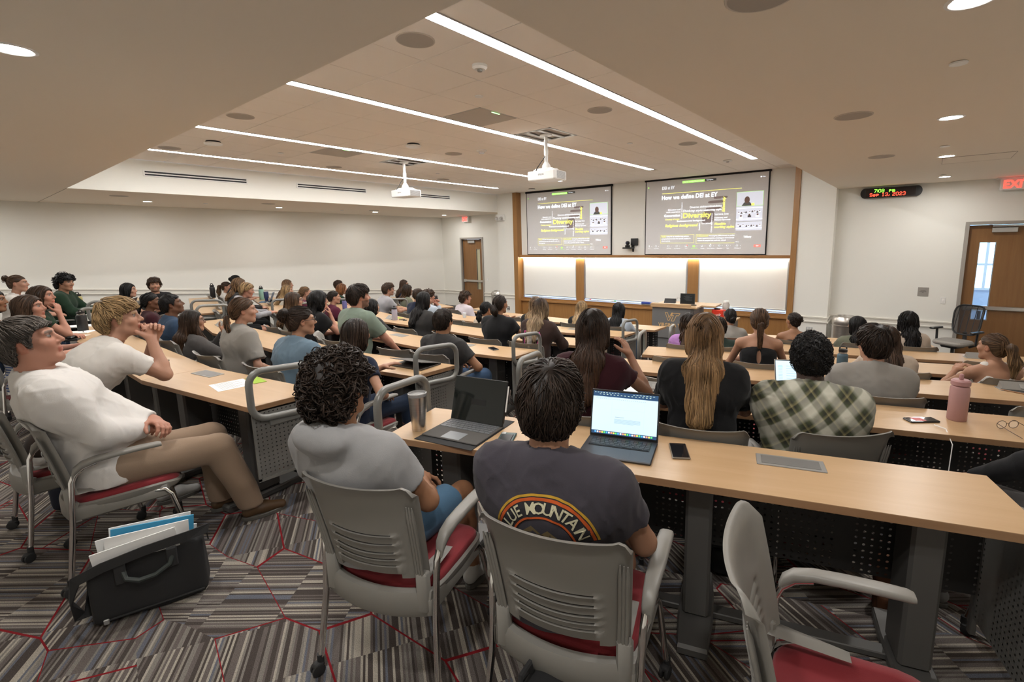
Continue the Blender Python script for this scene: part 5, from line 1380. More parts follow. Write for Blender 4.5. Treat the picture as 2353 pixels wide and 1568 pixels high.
def hand_volume(v, W, d, n, side, s, curl=0.6, spread=1.0, k=0.006):
    """palm, four unequal fingers and a thumb. W wrist, d pointing direction, n palm normal (towards what it holds), side +1 right hand"""
    d = nrm(d); n = nrm(n - d * (np.asarray(n) @ d)); w_ = np.cross(d, n) * side      # w_ points to the thumb side
    Rm = np.stack([w_, d, n], 1)
    v.ell(W + d * 0.045 * s, np.array([0.041, 0.052, 0.0165]) * s, 0.02, Rm=Rm)
    ln = [0.074, 0.083, 0.077, 0.060]
    for i in range(4):
        b = W + d * (0.086 - 0.004 * abs(i - 1.2)) * s + w_ * (0.029 - 0.0195 * i) * s
        fd = nrm(d + w_ * (0.10 - 0.07 * i) * spread); c = curl * (0.9 + 0.08 * i)
        p = b - fd * 0.015 * s; L_ = ln[i] * s
        ang = c * 0.55
        q = b
        v.cap(p, q, 0.0098 * s, 0.0095 * s, k)
        for j, fr in enumerate((0.45, 0.32, 0.25)):
            dr = nrm(fd * math.cos(ang) + n * math.sin(ang)); e = q + dr * L_ * fr
            v.cap(q, e, (0.0092 - 0.0008 * j) * s, (0.0086 - 0.0009 * j) * s, k); q = e; ang += c * (1.0 if j == 0 else 0.75)
    b = W + d * 0.022 * s + w_ * 0.028 * s; q = b + nrm(d * 0.62 + w_ * 0.72 + n * 0.30) * 0.042 * s; e = q + nrm(d * 0.85 + w_ * 0.25 + n * (0.3 + 0.4 * curl)) * 0.034 * s; e2 = e + nrm(d * 0.9 - w_ * 0.05 + n * (0.35 + 0.4 * curl)) * 0.026 * s
    v.cap(b, q, 0.0155 * s, 0.0118 * s, 0.016); v.cap(q, e, 0.0112 * s, 0.0098 * s, k); v.cap(e, e2, 0.0098 * s, 0.0082 * s, k)
    return Rm
def nested(v, sub, k=0.012):
    los = [o[4] for o in sub.ops if o[4] is not None]; his = [o[5] for o in sub.ops if o[5] is not None]
    v.ops.append(('n', sub, k, False, np.min(los, 0), np.max(his, 0)))
_d0 = Vol.dist
def _dist(op, P): return op[1].at(P) if op[0] == 'n' else _d0(op, P)
Vol.dist = staticmethod(_dist)
HAIRLINE = {'short': ((-.12, -.062, -.047, -.034, -.012, .005, .013, .024, .04, .06, .11), (-.088, -.076, -.052, .000, .027, .023, -.006, .000, .044, .062, .074)),
            'cover': ((-.12, -.05, -.01, .015, .035, .052, .068, .11), (-.11, -.12, -.13, -.12, -.075, .015, .060, .074)),
            'back': ((-.12, -.06, -.045, -.03, -.012, .008, .03, .052, .066, .11), (-.078, -.066, -.04, .0, .024, .02, .022, .044, .060, .072))}
def hull_strands(hv, V0, n, S, step, flow, rad, off=0.003, curl=None, rng=None, jit=0.25, keep=None):
    rng = rng or RNG
    i = rng.integers(0, len(V0), n); P = V0[i].copy()
    if keep is not None: P = P[keep(P)]
    n = len(P)
    offs = rng.uniform(-0.001, off, n)
    J = rng.normal(size=(n, 3)) * jit
    out = [P]
    e = 0.004
    for s_ in range(S - 1):
        g = np.stack([hv.at(P + np.eye(3)[a] * e) - hv.at(P - np.eye(3)[a] * e) for a in range(3)], 1)
        g /= np.linalg.norm(g, axis=1, keepdims=True) + 1e-9
        d = flow(P); d = d / (np.linalg.norm(d, axis=1, keepdims=True) + 1e-9) + J * 0.6
        d = d - g * np.sum(d * g, 1, keepdims=True)
        d /= np.linalg.norm(d, axis=1, keepdims=True) + 1e-9
        P = P + d * step
        D = hv.at(P)
        P = P - g * np.clip(D - offs, -0.02, 0.012)[:, None]
        out.append(P)
    Q = np.stack(out, 1)
    if curl:
        amp, turns = curl
        t = np.linspace(0, 1, S)[None, :, None]; ph = rng.uniform(0, 6.28, (n, 1, 1)); tw = rng.uniform(0.7, 1.3, (n, 1, 1)) * turns * 6.28
        a = rng.normal(size=(n, 1, 3)); a /= np.linalg.norm(a, axis=2, keepdims=True); b = np.cross(a, rng.normal(size=(n, 1, 3))); b /= np.linalg.norm(b, axis=2, keepdims=True)
        Q = Q + amp * np.clip(t * 4, 0, 1) * (np.cos(ph + tw * t) * a + np.sin(ph + tw * t) * b)
    tp = np.linspace(0, 1, S); prof = np.clip(0.55 + 1.6 * tp, 0, 1) * np.clip((1.04 - tp) * 3.0, 0.06, 1)
    r = rad * prof[None, :] * rng.uniform(0.6, 1.25, (n, 1))
    return Q, r
NPEOPLE = [0]; PPL = {}
FR = rotm(0.5, 0.6, 0.9)
def person(key, label, head, fz, yaw, hy=0, hp=0, hr=0, lean=6, s=1.0, fem=False, skin=FAIR, hair=('short', H_BRN), top=('tee', None), legs=('long', None), arms='lap', build=1.0, seat=True, chair_label=None, chair_at=None,
           beard=0, glasses=None, pos=None, lod=None, shoes=None, feet=0.0, kw=0.13, seed=None, extra=None, tint_top=None):
    global SKC
    SKC = skin
    rng = np.random.default_rng(100 + NPEOPLE[0] if seed is None else seed); NPEOPLE[0] += 1
    yw = R(yaw); Ry = rotm(yw)
    head = np.asarray(head, float)
    depth = float(np.array(CM[2]) @ (head - np.array([0, 0, CAMZ])))
    if lod is None: lod = 0 if depth < 3.25 else (1 if depth < 6.3 else 2)
    hH, hB, hN, hS, hP = ((.0046, .0105, .0042, .0088, .012), (.0062, .013, .0062, .0125, .017), (.0085, .017, .0085, .018, .024))[lod]
    l = R(lean); d1 = np.array([0, math.sin(l * 0.75), math.cos(l * 0.75)]); d2 = np.array([0, math.sin(l * 1.25), math.cos(l * 1.25)])
    nl = l * 0.55 + R(16); dn = np.array([0, math.sin(nl), math.cos(nl)])
    Rh = rotm(R(hy), R(hp), R(hr))
    hs = s * (0.97 if fem else 1.0)
    pel = np.array([0, 0, 0.545])
    hoff = Rh @ np.array([0, 0.022, 0.085]) * hs
    h = head[2] - fz
    Lt = (h - pel[2] - 0.075 * s * dn[2] - hoff[2]) / (0.5 * d1[2] + 0.5 * d2[2])
    Lt = min(max(Lt, 0.36), 0.66)
    mid = pel + d1 * Lt * 0.5; c7 = mid + d2 * Lt * 0.5
    C = c7 + dn * 0.075 * s + hoff
    root = head - Ry @ C; root[2] = fz + (h - C[2])
    if abs(root[2] - fz) < 0.03: pass
    root_z = fz
    T = empty('person', (root[0], root[1], root_z), yw, label, 'person')
    dz = np.array([0, 0, root[2] - root_z])       # leftover height goes into the torso
    C = C + dz; c7 = c7 + dz; mid = mid + dz * 0.5
    PPL[key] = (T, C, Rh, c7, d2, root_z)
    sw = (0.158 if fem else 0.182) * s * build ** 0.5
    lu, lf = 0.285 * s, 0.25 * s
    A = np.diag([1.45, 1, 1.0])
    SH = {e: c7 - d2 * 0.062 + np.array([e * sw, 0.008, 0]) for e in (-1, 1)}
    # ---- arms
    zd = 0.775
    tg = {}; pole = {}; hd = {}; hn = {}; curl = {1: 0.55, -1: 0.55}
    for e in (-1, 1):
        pole[e] = np.array([e * 0.9, -0.7, -0.45]); hd[e] = None; hn[e] = np.array([-e * 0.4, 0, -1.0])
        tg[e] = np.array([e * 0.10, 0.24, 0.665])
    a_ = arms if isinstance(arms, dict) else {'pose': arms}
    ps = a_.get('pose', 'lap')
    if ps == 'desk':
        for e in (-1, 1): tg[e] = np.array([e * 0.09, C[1] + 0.30, zd + 0.02]); pole[e] = np.array([e * 1.0, -0.3, -0.9]); hn[e] = np.array([0, 0, -1.0]); curl[e] = 0.3
    elif ps == 'clasp':
        for e in (-1, 1): tg[e] = np.array([e * 0.055, 0.235, 0.70]); hd[e] = np.array([-e * 0.9, 0.35, -0.1]); hn[e] = np.array([0, -0.5, -1.0]); curl[e] = 0.75
    elif ps == 'cross':
        for e in (-1, 1): tg[e] = np.array([-e * 0.09, 0.20 + mid[1], 0.78 + (0.03 if e > 0 else 0)]); pole[e] = np.array([e, -0.1, -0.8]); hd[e] = np.array([-e, -0.1, 0.1]); hn[e] = np.array([0, -1, 0.0]); curl[e] = 0.3
    elif ps == 'chin2':
        for e in (-1, 1):
            tg[e] = C + Rh @ np.array([e * 0.045, 0.135, -0.155]) * 1.0; pole[e] = np.array([e * 0.35, 0.05, -1.0]); hd[e] = np.array([-e * 0.55, 0.1, 0.85]); hn[e] = np.array([-e * 0.9, -0.25, -0.3]); curl[e] = 0.95
    elif ps in ('chinR', 'chinL'):
        e = 1 if ps == 'chinR' else -1
        tg[e] = C + Rh @ np.array([e * 0.02, 0.115, -0.19]); pole[e] = np.array([e * 0.4, 0.2, -1.0]); hd[e] = np.array([-e * 0.12, -0.05, 1.0]); hn[e] = np.array([-e * 0.6, -0.8, 0.0]); curl[e] = 0.85
        tg[-e] = np.array([e * 0.05, C[1] + 0.20, zd]); pole[-e] = np.array([-e, -0.2, -0.8]); hn[-e] = np.array([0, 0, -1.0])
    elif ps == 'hang':
        for e in (-1, 1): tg[e] = np.array([e * 0.26, 0.16, 0.70])
    for e, nm in ((1, 'R'), (-1, 'L')):
        if nm in a_: tg[e] = np.asarray(a_[nm], float)
        if 'pole' + nm in a_: pole[e] = np.asarray(a_['pole' + nm], float)
        if 'dir' + nm in a_: hd[e] = np.asarray(a_['dir' + nm], float)
        if 'nrm' + nm in a_: hn[e] = np.asarray(a_['nrm' + nm], float)
        if 'curl' + nm in a_: curl[e] = a_['curl' + nm]
    EL = {}; WR = {}
    for e in (-1, 1):
        EL[e], WR[e] = ik(SH[e], tg[e], lu, lf, pole[e])
        if hd[e] is None: hd[e] = WR[e] - EL[e]
    fat = build ** 0.5 * s * (0.86 if fem else 1.0)
    def arm(v, e, inf=0.0, k=0.02):
        v.cap(SH[e], EL[e], 0.047 * fat + inf, 0.038 * fat + inf, k)
        m = EL[e] * 0.72 + WR[e] * 0.28
        v.cap(EL[e], m, 0.038 * fat + inf, 0.0385 * fat + inf, k); v.cap(m, WR[e], 0.0385 * fat + inf, 0.0255 * fat + inf, k)
    # ---- the skin body: torso core, neck, arms, bare legs; head and hands from finer volumes
    kind = top[0]
    bv = Vol()
    neck = 0.045 * s if fem else 0.058 * s * build ** 0.4
    bare = kind in ('tank', 'halter')
    cr = 0.088 if bare else 0.075
    if bare:
        cr = 0.098 * build ** 0.5
        bv.cap(pel + d1 * 0.03, mid + d1 * 0.02, cr, cr * 0.9, 0.04, A=A); bv.cap(mid, c7 - d2 * 0.10, cr * 0.9, cr * 0.95, 0.04, A=A)
        for e in (-1, 1): bv.cap(c7 - d2 * 0.045 + np.array([e * 0.03, 0, 0]), SH[e], 0.050, 0.050 * fat, 0.035)
        for e in (-1, 1): bv.cap(c7 + np.array([e * 0.02, -0.01, 0.012]), SH[e] + np.array([0, 0, 0.012]), 0.034, 0.036, 0.04)
    else:
        bv.cap(pel + d1 * 0.04, c7 - d2 * 0.09, cr, cr * 0.9, 0.04, A=A)
        for e in (-1, 1): bv.cap(c7 - d2 * 0.06, SH[e], 0.045, 0.044 * fat, 0.03)
    bv.cap(c7 - d2 * 0.05, C + Rh @ np.array([0, -0.022, -0.055]) * hs, neck * 1.05, neck * 0.97, 0.035)
    for e in (-1, 1): arm(bv, e)
    hip = {e: pel + np.array([e * 0.088 * s, 0.03, -0.015]) for e in (-1, 1)}
    kn = {e: np.array([e * kw, 0.455 * s + 0.0, 0.515]) for e in (-1, 1)}
    fy = {e: feet if np.isscalar(feet) else feet[(e + 1) // 2] for e in (-1, 1)}
    an = {e: np.array([e * (kw + 0.01), kn[e][1] + fy[e], 0.095]) for e in (-1, 1)}
    lk = legs[0]
    if lk != 'none':
        for e in (-1, 1):
            bv.cap(hip[e], kn[e], 0.068 * fat, 0.050 * fat, 0.03)
            bv.cap(kn[e], kn[e] * 0.6 + an[e] * 0.4 + np.array([0, -0.012, 0]), 0.050 * fat, 0.052 * fat, 0.02); bv.cap(kn[e] * 0.6 + an[e] * 0.4 + np.array([0, -0.012, 0]), an[e], 0.052 * fat, 0.034 * fat, 0.02)
    ncut = C + Rh @ np.array([0, -0.02, -0.125]) * hs
    parts = []
    V, F = bv.mesh(hB, hi=(9, 9, ncut[2] + 0.02)); parts.append((V, F))
    hvol = head_volume(C, Rh, hs, fem, jaw=0.93 if fem else 1.0)
    hvol.cap(c7 - d2 * 0.02, C + Rh @ np.array([0, -0.022, -0.055]) * hs, neck * 1.06, neck * 0.99, 0.03 * s)
    V, F = hvol.mesh(hH, lo=(-9, -9, c7[2] + 0.01))
    parts.append((V, F, face_tint(V, C, Rh, hs, hair[1], beard, fem)))
    for e in (-1, 1):
        hv_ = Vol(); hand_volume(hv_, WR[e], hd[e], hn[e], e, s * (0.92 if fem else 1.0), curl[e])
        fw = nrm(WR[e] - EL[e])
        hv_.cap(WR[e] - fw * 0.06, WR[e] + nrm(hd[e]) * 0.01, 0.029 * fat, 0.0265 * fat, 0.02)
        V, F = hv_.mesh(hN)
        tt = np.ones((len(V), 3)); tt[:, 1:] *= 0.96
        parts.append((V, F, tt))
    V, F, TT = joinVF(parts)
    mesh_obj('body', V, F, skin_mat(skin), T, TT)
    # ---- top
    tm = top[1]; ease = 0.013 if kind != 'tank' else 0.004
    if kind in ('hoodie', 'loose'): ease = 0.024
    if kind == 'shirt': ease = 0.017
    if kind != 'none':
        tv = Vol(); b5 = build ** 0.6 * s
        wst = 0.092 if fem else 0.104
        low = pel + np.array([0, -0.015, -0.045])
        tv.cap(low, mid - d1 * 0.06, 0.112 * b5 + ease, wst * b5 + ease, 0.05, A=A); tv.cap(mid - d1 * 0.06, c7 - d2 * 0.17, wst * b5 + ease, (0.098 if fem else 0.112) * b5 + ease, 0.05, A=A)
        up = 0.058 if not bare else 0.045
        if not bare:
            tv.cap(c7 - d2 * 0.17, c7 - d2 * 0.085, (0.098 if fem else 0.112) * b5 + ease, 0.070 * b5 + ease, 0.05, A=A)
            for e in (-1, 1):
                tv.cap(c7 - d2 * 0.105, SH[e] - d2 * 0.015, 0.068 * b5, 0.050 * fat + ease * 0.6, 0.09)
                tv.cap(c7 - d2 * 0.16, SH[e] - d2 * 0.09 + np.array([-e * 0.035, 0, 0]), 0.09 * b5, 0.062 * fat + ease * 0.6, 0.09)
                tv.cap(c7 + np.array([e * 0.015, -0.016, -0.006]), SH[e] + np.array([-e * 0.01, -0.002, 0.012]), neck * 0.86, 0.034 * fat + ease * 0.4, 0.06)
        elif kind == 'tank':
            tv.cap(c7 - d2 * 0.17, c7 - d2 * 0.10, 0.100 * b5 + ease, 0.075 * b5 + ease, 0.04, A=np.diag([1.2, 1, 1.0]))
            for e in (-1, 1):
                for yy in (-0.052, 0.06): tv.cap(c7 - d2 * 0.13 + np.array([e * 0.075, yy, 0]), c7 - d2 * 0.012 + np.array([e * 0.070, 0.0, 0.012]), 0.036, 0.030, 0.03)
        else:
            tv.cap(c7 - d2 * 0.17, c7 - d2 * 0.03, 0.098 * b5 + ease, 0.050 * b5, 0.04, A=np.diag([1.15, 1, 1.0]))
        if fem and kind != 'hoodie':
            for e in (-1, 1): tv.ell(c7 - d2 * 0.20 + np.array([e * 0.065, 0.085, 0]), np.array([0.06, 0.055, 0.06]) * b5, 0.05)
        if build > 1.15: tv.ell(mid + np.array([0, 0.06, -0.07]), np.array([0.15, 0.13, 0.15]) * (build ** 0.5), 0.06)
        if not bare:
            for e in (-1, 1):
                sv = Vol()
                if kind in ('tee', 'polo', 'loose'):
                    f = 0.78 if kind == 'loose' else (0.60 if not fem else 0.48)
                    end = SH[e] * (1 - f) + EL[e] * f
                    sv.cap(SH[e] + (EL[e] - SH[e]) * 0.05, end + (EL[e] - SH[e]) * 0.12, 0.048 * fat + ease * 0.75, 0.049 * fat + ease * 1.35, 0.02); sv.half(end, EL[e] - SH[e])
                else:
                    sv.cap(SH[e] + (EL[e] - SH[e]) * 0.05, EL[e], 0.047 * fat + ease * 0.8, 0.043 * fat + ease * 0.9, 0.02); f = a_.get('sleeve', 0.93)
                    end = EL[e] * (1 - f) + WR[e] * f
                    sv.cap(EL[e], end + (WR[e] - EL[e]) * 0.1, 0.042 * fat + ease * 0.9, 0.029 * fat + ease * 0.7, 0.025); 
                    sv2 = Vol(); nested(sv2, sv); sv2.half(end, WR[e] - EL[e]); sv = sv2
                    sv.ops[0] = ('n', sv.ops[0][1], 0.012, False, sv.ops[0][4], sv.ops[0][5])
                nested(tv, sv, 0.06)
        if top[2:] and top[2] == 'hood':
            tv.ell(c7 + np.array([0, -0.075, 0.005]), (0.125, 0.065, 0.065), 0.04); tv.cap(c7 + np.array([-0.10, -0.02, 0.0]), c7 + np.array([-0.03, 0.085, -0.06]), 0.032, 0.026, 0.03); tv.cap(c7 + np.array([0.10, -0.02, 0.0]), c7 + np.array([0.03, 0.085, -0.06]), 0.032, 0.026, 0.03)
        if kind in ('polo', 'shirt'):
            for q in np.linspace(0, 2 * math.pi, 14)[:-1]:
                pa = c7 + dn * 0.012 + np.array([math.cos(q) * neck * 1.14, math.sin(q) * neck * 1.14, 0.0]); tv.cap(pa, pa + dn * 0.03, 0.0075, 0.006, 0.008)
        # opening for the neck
        tv.cap(c7 + dn * 0.012 + np.array([0, 0.012, 0]), c7 + dn * 0.16, neck * 1.06, neck * 1.15, 0.006, True)
        if kind == 'halter': tv.ell(c7 - d2 * 0.16 + np.array([0, -0.11, 0]), (0.022, 0.06, 0.07), 0.01, True)
        sd = int(rng.integers(0, 3)); amp = {0: 0.0042, 1: 0.004, 2: 0.004}[lod] * (1.5 if kind in ('hoodie', 'loose', 'shirt') else 1.0)
        def folds(P, D):
            q = P * np.array([1.0, 1.0, 1.35])
            w1 = wob(q, 13, sd); q2 = q * np.array([1.0, 1.0, 0.55]) + 0.03 * w1[:, None]
            w2 = wob(q2, 24, (sd + 1) % 3); w3 = wob(q2 @ FR, 30, (sd + 2) % 3)
            r2 = np.clip(1 - np.abs(w2) * 2.6, 0, 1) ** 1.5; r3 = np.clip(1 - np.abs(w3) * 2.6, 0, 1) ** 1.5
            env = 0.45 + 0.55 * np.clip(0.5 + wob(P, 6, sd) * 1.6, 0, 1)
            return D - amp * env * (0.75 * w1 + 1.15 * r2 + 0.95 * r3 - 0.6)
        tv.post = folds
        V, F = tv.mesh(hS, lo=(-9, -9, 0.47))
        TT = None
        if tint_top: TT = tint_top(V, c7, d2, SH, EL, sw)
        o = mesh_obj({'tee': 't_shirt', 'polo': 'polo_shirt', 'tank': 'tank_top', 'halter': 'halter_top', 'hoodie': 'sweatshirt', 'loose': 'oversized_t_shirt', 'shirt': 'button_shirt', 'long': 'long_sleeved_shirt'}[kind], V, F, tm, T, np.ones((len(V), 3)) if TT is None else TT)
        PPL[key] += (o,)
    # ---- legs
    if lk not in ('none', 'bare'):
        lv = Vol(); es = 0.012
        lv.cap(pel + np.array([0, -0.03, 0.0]), pel + np.array([0, 0.03, 0.02]), 0.098 * fat + es, 0.10 * fat + es, 0.05, A=np.diag([1.5, 1, 1.0]))
        for e in (-1, 1):
            sv = Vol()
            if lk == 'long':
                sv.cap(hip[e], kn[e], 0.078 * fat + es, 0.058 * fat + es, 0.04); sv.cap(kn[e], an[e] + np.array([0, 0, -0.02]), 0.060 * fat + es, 0.048 * fat + es, 0.02)
                s3 = Vol(); nested(s3, sv); s3.half(an[e] + np.array([0, 0, -0.012]), (0, 0, -1)); sv = s3
            else:
                end = hip[e] * 0.22 + kn[e] * 0.78
                sv.cap(hip[e], kn[e], 0.080 * fat + es, 0.068 * fat + es * 1.6, 0.04); s3 = Vol(); nested(s3, sv); s3.half(end, kn[e] - hip[e]); sv = s3
            nested(lv, sv, 0.04)
        sd2 = int(rng.integers(0, 3))
        lv.post = lambda P, D: D - 0.0042 * wob(P * np.array([1, 0.6, 1]), 24, sd2)
        V, F = lv.mesh(hP)
        mesh_obj({'long': 'trousers', 'short': 'shorts'}[lk], V, F, legs[1], T, np.ones((len(V), 3)))
    if lk != 'none':
        sm_ = shoes or SHOES[int(rng.integers(0, len(SHOES)))]
        for e in (-1, 1):
            sv = Vol(); a0 = an[e]
            sv.cap(a0 + np.array([0, -0.03, -0.045]), a0 + np.array([0, 0.06, -0.045]), 0.036, 0.036, 0.03); sv.cap(a0 + np.array([0, 0.06, -0.05]), a0 + np.array([e * 0.012, 0.155, -0.060]), 0.037, 0.030, 0.03); sv.cap(a0 + np.array([0, -0.01, -0.02]), a0 + np.array([0, -0.005, 0.01]), 0.036, 0.036, 0.02)
            sv.half(np.array([0, 0, 0.002]), (0, 0, -1), 0.004)
            V, F = sv.mesh(0.009 if lod == 0 else 0.014)
            so = mesh_obj('shoe', V, F, sm_, T, np.ones((len(V), 3)))
            if lod == 0:
                P = a0 + np.array([e * 0.004, 0.06, -0.079])
                MB().prism([(P[0] + math.cos(q) * 0.046, P[1] + math.sin(q) * 0.128) for q in np.linspace(0, 2 * math.pi, 20, endpoint=False)], 0.0, 0.024, 0.003).obj('sole', SOLE, so)
    # ---- hair
    hair_build(T, hair, C, Rh, hs, c7, d2, rng, lod, hH, fem)
    if glasses is not None:
        g = MB(); X = lambda x, y, z: C + Rh @ (np.array([x, y, z]) * hs)
        for e in (-1, 1):
            g.tube([X(e * 0.032 + 0.024 * math.cos(q), 0.103 - 0.012 * abs(math.cos(q)) * (1 if e * math.cos(q) > 0 else 0.2), 0.008 + 0.019 * math.sin(q)) for q in np.linspace(0, 2 * math.pi, 16, endpoint=False)], 0.0022, 5, closed=True)
            g.tube([X(e * 0.058, 0.092, 0.012), X(e * 0.073, 0.06, 0.012), X(e * 0.079, 0.0, 0.010), X(e * 0.078, -0.018, -0.004)], 0.0022, 5)
        g.tube([X(-0.009, 0.106, 0.012), X(0.0, 0.110, 0.015), X(0.009, 0.106, 0.012)], 0.002, 5)
        g.obj('glasses', glasses, T)
    if seat:
        cp = np.array([root[0], root[1], 0]) + Ry @ np.array([0, 0.055, 0])
        lb = chair_label or ('grey chair under the ' + ' '.join(label.replace('tall person', 'person').split()[:11]))
        if chair_at: chair(chair_at[0], chair_at[1], fz, R(chair_at[2]), lb)
        else: chair(cp[0], cp[1], fz, yw, lb)
    return T
def hair_build(T, hair, C, Rh, hs, c7, d2, rng, lod, hH, fem):
    style, col = hair[0], hair[1]; opt = hair[2] if len(hair) > 2 else {}
    if style == 'none': return
    X = lambda x, y, z: C + Rh @ (np.array([x, y, z]) * hs)
    hv = Vol(); th = opt.get('t', {'short': 0.017, 'crop': 0.008, 'curly': 0.030, 'afro': 0.026, 'long': 0.013, 'pony': 0.007, 'bun': 0.007, 'braid': 0.009, 'bob': 0.018, 'wavy': 0.020}[style])
    hv.ell(X(0, -0.014, 0.030), (np.array([0.073, 0.094, 0.086]) + th) * hs, 0.02, Rm=Rh)
    hv.ell(X(0, -0.035, -0.025), (np.array([0.064, 0.066, 0.06]) + th) * hs, 0.04, Rm=Rh)
    line = HAIRLINE[opt.get('line', 'cover' if style in ('long', 'bob', 'wavy') else ('back' if style in ('pony', 'bun', 'braid') else 'short'))]
    if style in ('long', 'wavy', 'bob'):
        for e in (-1, 1): hv.cap(X(e * 0.066, 0.0, 0.02), X(e * 0.072, -0.01, -0.09), (0.020 + th * 0.6) * hs, (0.022 + th * 0.5) * hs, 0.04)
    if opt.get('top'): hv.ell(X(0, 0.005, 0.085), np.array([0.07, 0.085, 0.03 + opt['top']]) * hs, 0.04, Rm=Rh)
    if opt.get('fringe'):
        hv.cap(X(-0.045, 0.078, 0.062), X(0.045, 0.078, 0.062), 0.018, 0.018, 0.02)
    sd = int(rng.integers(0, 3)); am, fr = {'curly': (0.0075, 70), 'afro': (0.003, 130), 'wavy': (0.006, 45), 'short': (0.0035, 60)}.get(style, (0.002, 60))
    lx, lz = np.array(line[0]), np.array(line[1]) + opt.get('lift', 0.0)
    def carve(P, D):
        L_ = (P - C) @ Rh / hs
        zb = np.interp(L_[:, 1], lx, lz)
        if opt.get('top') or opt.get('fringe'): zb = zb - 0.012 * (L_[:, 1] > 0.05)
        D = D - am * wob(L_, fr, sd)
        d = (zb - L_[:, 2]) * 0.8 * hs
        return np.maximum(D, np.where(L_[:, 2] < -0.11, d * 0 - 1 if style in ('long', 'wavy') else d, d))
    hv.post = carve
    vols = [hv]
    gx = np.array([0, 0, 0.0]); tie = None
    extra = []
    if style in ('long', 'wavy'):
        ln = opt.get('len', 0.30); wid = opt.get('w', 1.55)
        dv = Vol(); A2 = np.diag([wid, 1, 1.0])
        bk = c7 + np.array([0, -0.088, -0.015])
        tail = c7 - d2 * ln + np.array([0, -0.155 - 0.02 * ln, 0])
        dv.cap(X(0, -0.045, 0.04), X(0, -0.060, -0.07), 0.058, 0.052, 0.04, A=np.diag([1.3, 1, 1.0]))
        dv.cap(X(0, -0.060, -0.07), bk, 0.050, 0.042, 0.04, A=A2); dv.cap(bk, tail, 0.044, 0.030, 0.05, A=np.diag([wid * 1.25, 1, 1.0]))
        if opt.get('front'):
            for e in ((-1, 1) if opt['front'] == 2 else (opt['front'] * 1.0,)):
                dv.cap(X(e * 0.07, 0.0, -0.03), c7 + np.array([e * 0.095, 0.075, -0.06]), 0.028, 0.032, 0.04); dv.cap(c7 + np.array([e * 0.095, 0.075, -0.06]), c7 + np.array([e * 0.085, 0.125, -0.08 - 0.6 * ln]), 0.032, 0.020, 0.04)
        dv.post = lambda P, D: D - (0.004 if style == 'long' else 0.009) * wob((P - C) * np.array([1, 1, 0.35]), 75 if style == 'long' else 50, sd)
        vols.append(dv)
    elif style in ('pony', 'braid', 'bun'):
        dv = Vol(); tz_ = opt.get('tz', 0.02 if style != 'bun' else 0.05); tie = X(0, -0.115, tz_)
        if style == 'pony':
            ln = opt.get('len', 0.26); sx = opt.get('sx', 0.0)
            p1 = tie + np.array([0, -0.045, -0.01]); p2 = tie + np.array([sx, -0.06, -ln * 0.55]); p3 = tie + np.array([sx * 1.2, -0.05, -ln])
            dv.cap(tie, p1, 0.020, 0.026, 0.03); dv.cap(p1, p2, 0.029, 0.036, 0.03); dv.cap(p2, p3, 0.036, 0.014, 0.03)
            dv.post = lambda P, D: D - 0.004 * wob((P - C) * np.array([1, 1, 0.3]), 80, sd)
        elif style == 'bun':
            rb = opt.get('r', 0.042); dv.ell(tie + Rh @ np.array([0, -0.012, 0.012]), np.array([1.05, 0.85, 1.0]) * rb, 0.01, Rm=Rh)
            dv.post = lambda P, D: D - 0.005 * np.sin(28 * np.arctan2((P - tie)[:, 0], (P - tie)[:, 2]) * 0.25 + 150 * np.linalg.norm(P - tie, axis=1)) - 0.003 * wob(P - C, 70, sd)
        else:
            ln = opt.get('len', 0.30); m = int(ln / 0.022); sx = opt.get('sx', 0.0)
            for i in range(m):
                t_ = i / m; q = tie + np.array([sx * min(1, t_ * 1.6), -0.028 - 0.02 * math.sin(t_ * 3), -t_ * ln])
                if opt.get('fwd'): q = q + np.array([0, opt['fwd'] * t_ ** 1.5, 0])
                rr = 0.021 * (1 - 0.45 * t_)
                for e in (-1, 1): dv.ell(q + np.array([e * rr * 0.55, -0.004, e * 0.006]), (rr * 0.95, rr * 0.9, rr * 0.85), 0.004, Rm=rotm(0, 0, e * 0.7))
            e_ = q; dv.cap(e_, e_ + np.array([0, 0, -0.06]), 0.013, 0.006, 0.01)
        vols.append(dv)
    parts = []
    hh = max(hH, 0.0055)
    if style in ('long', 'wavy'): hh = max(hh, (0.0075, 0.010, 0.014)[lod])
    allv = Vol()
    for v in vols:
        V, F = v.mesh(hh)
        if not len(V): continue
        g = np.repeat(0.50 + 0.22 * wob((V - C) * np.array([1, 1, 0.25]), 110, sd)[:, None], 3, 1)
        parts.append((V, F, np.clip(g, 0.25, 1.2)))
        nested(allv, v, 0.01)
    V0 = np.concatenate([p[0] for p in parts])
    # locks laid over the surface
    whorl = X(0.015, -0.075, 0.105)
    def flow(P):
        L_ = (P - C) @ Rh / hs
        if style in ('short', 'crop', 'curly', 'afro'):
            return (P - whorl) * 8 + np.array([0, 0, -0.25])
        if style in ('pony', 'bun', 'braid'):
            d = tie - P; far_ = np.linalg.norm(d, axis=1) < 0.06
            out = d / (np.linalg.norm(d, axis=1, keepdims=True) + 1e-9)
            low = (L_[:, 1] < -0.10) | far_
            out[low] = np.array([0, 0, -1.0])
            return out
        w_ = np.clip((L_[:, 2] - 0.02) / 0.10, 0, 1)[:, None]
        side = np.stack([np.sign(L_[:, 0]) * 0.9, -0.55 * np.ones(len(P)), -0.5 * np.ones(len(P))], 1) @ Rh.T
        dn_ = np.array([0, -0.12, -1.0])
        return side * w_ + dn_ * (1.2 - w_)
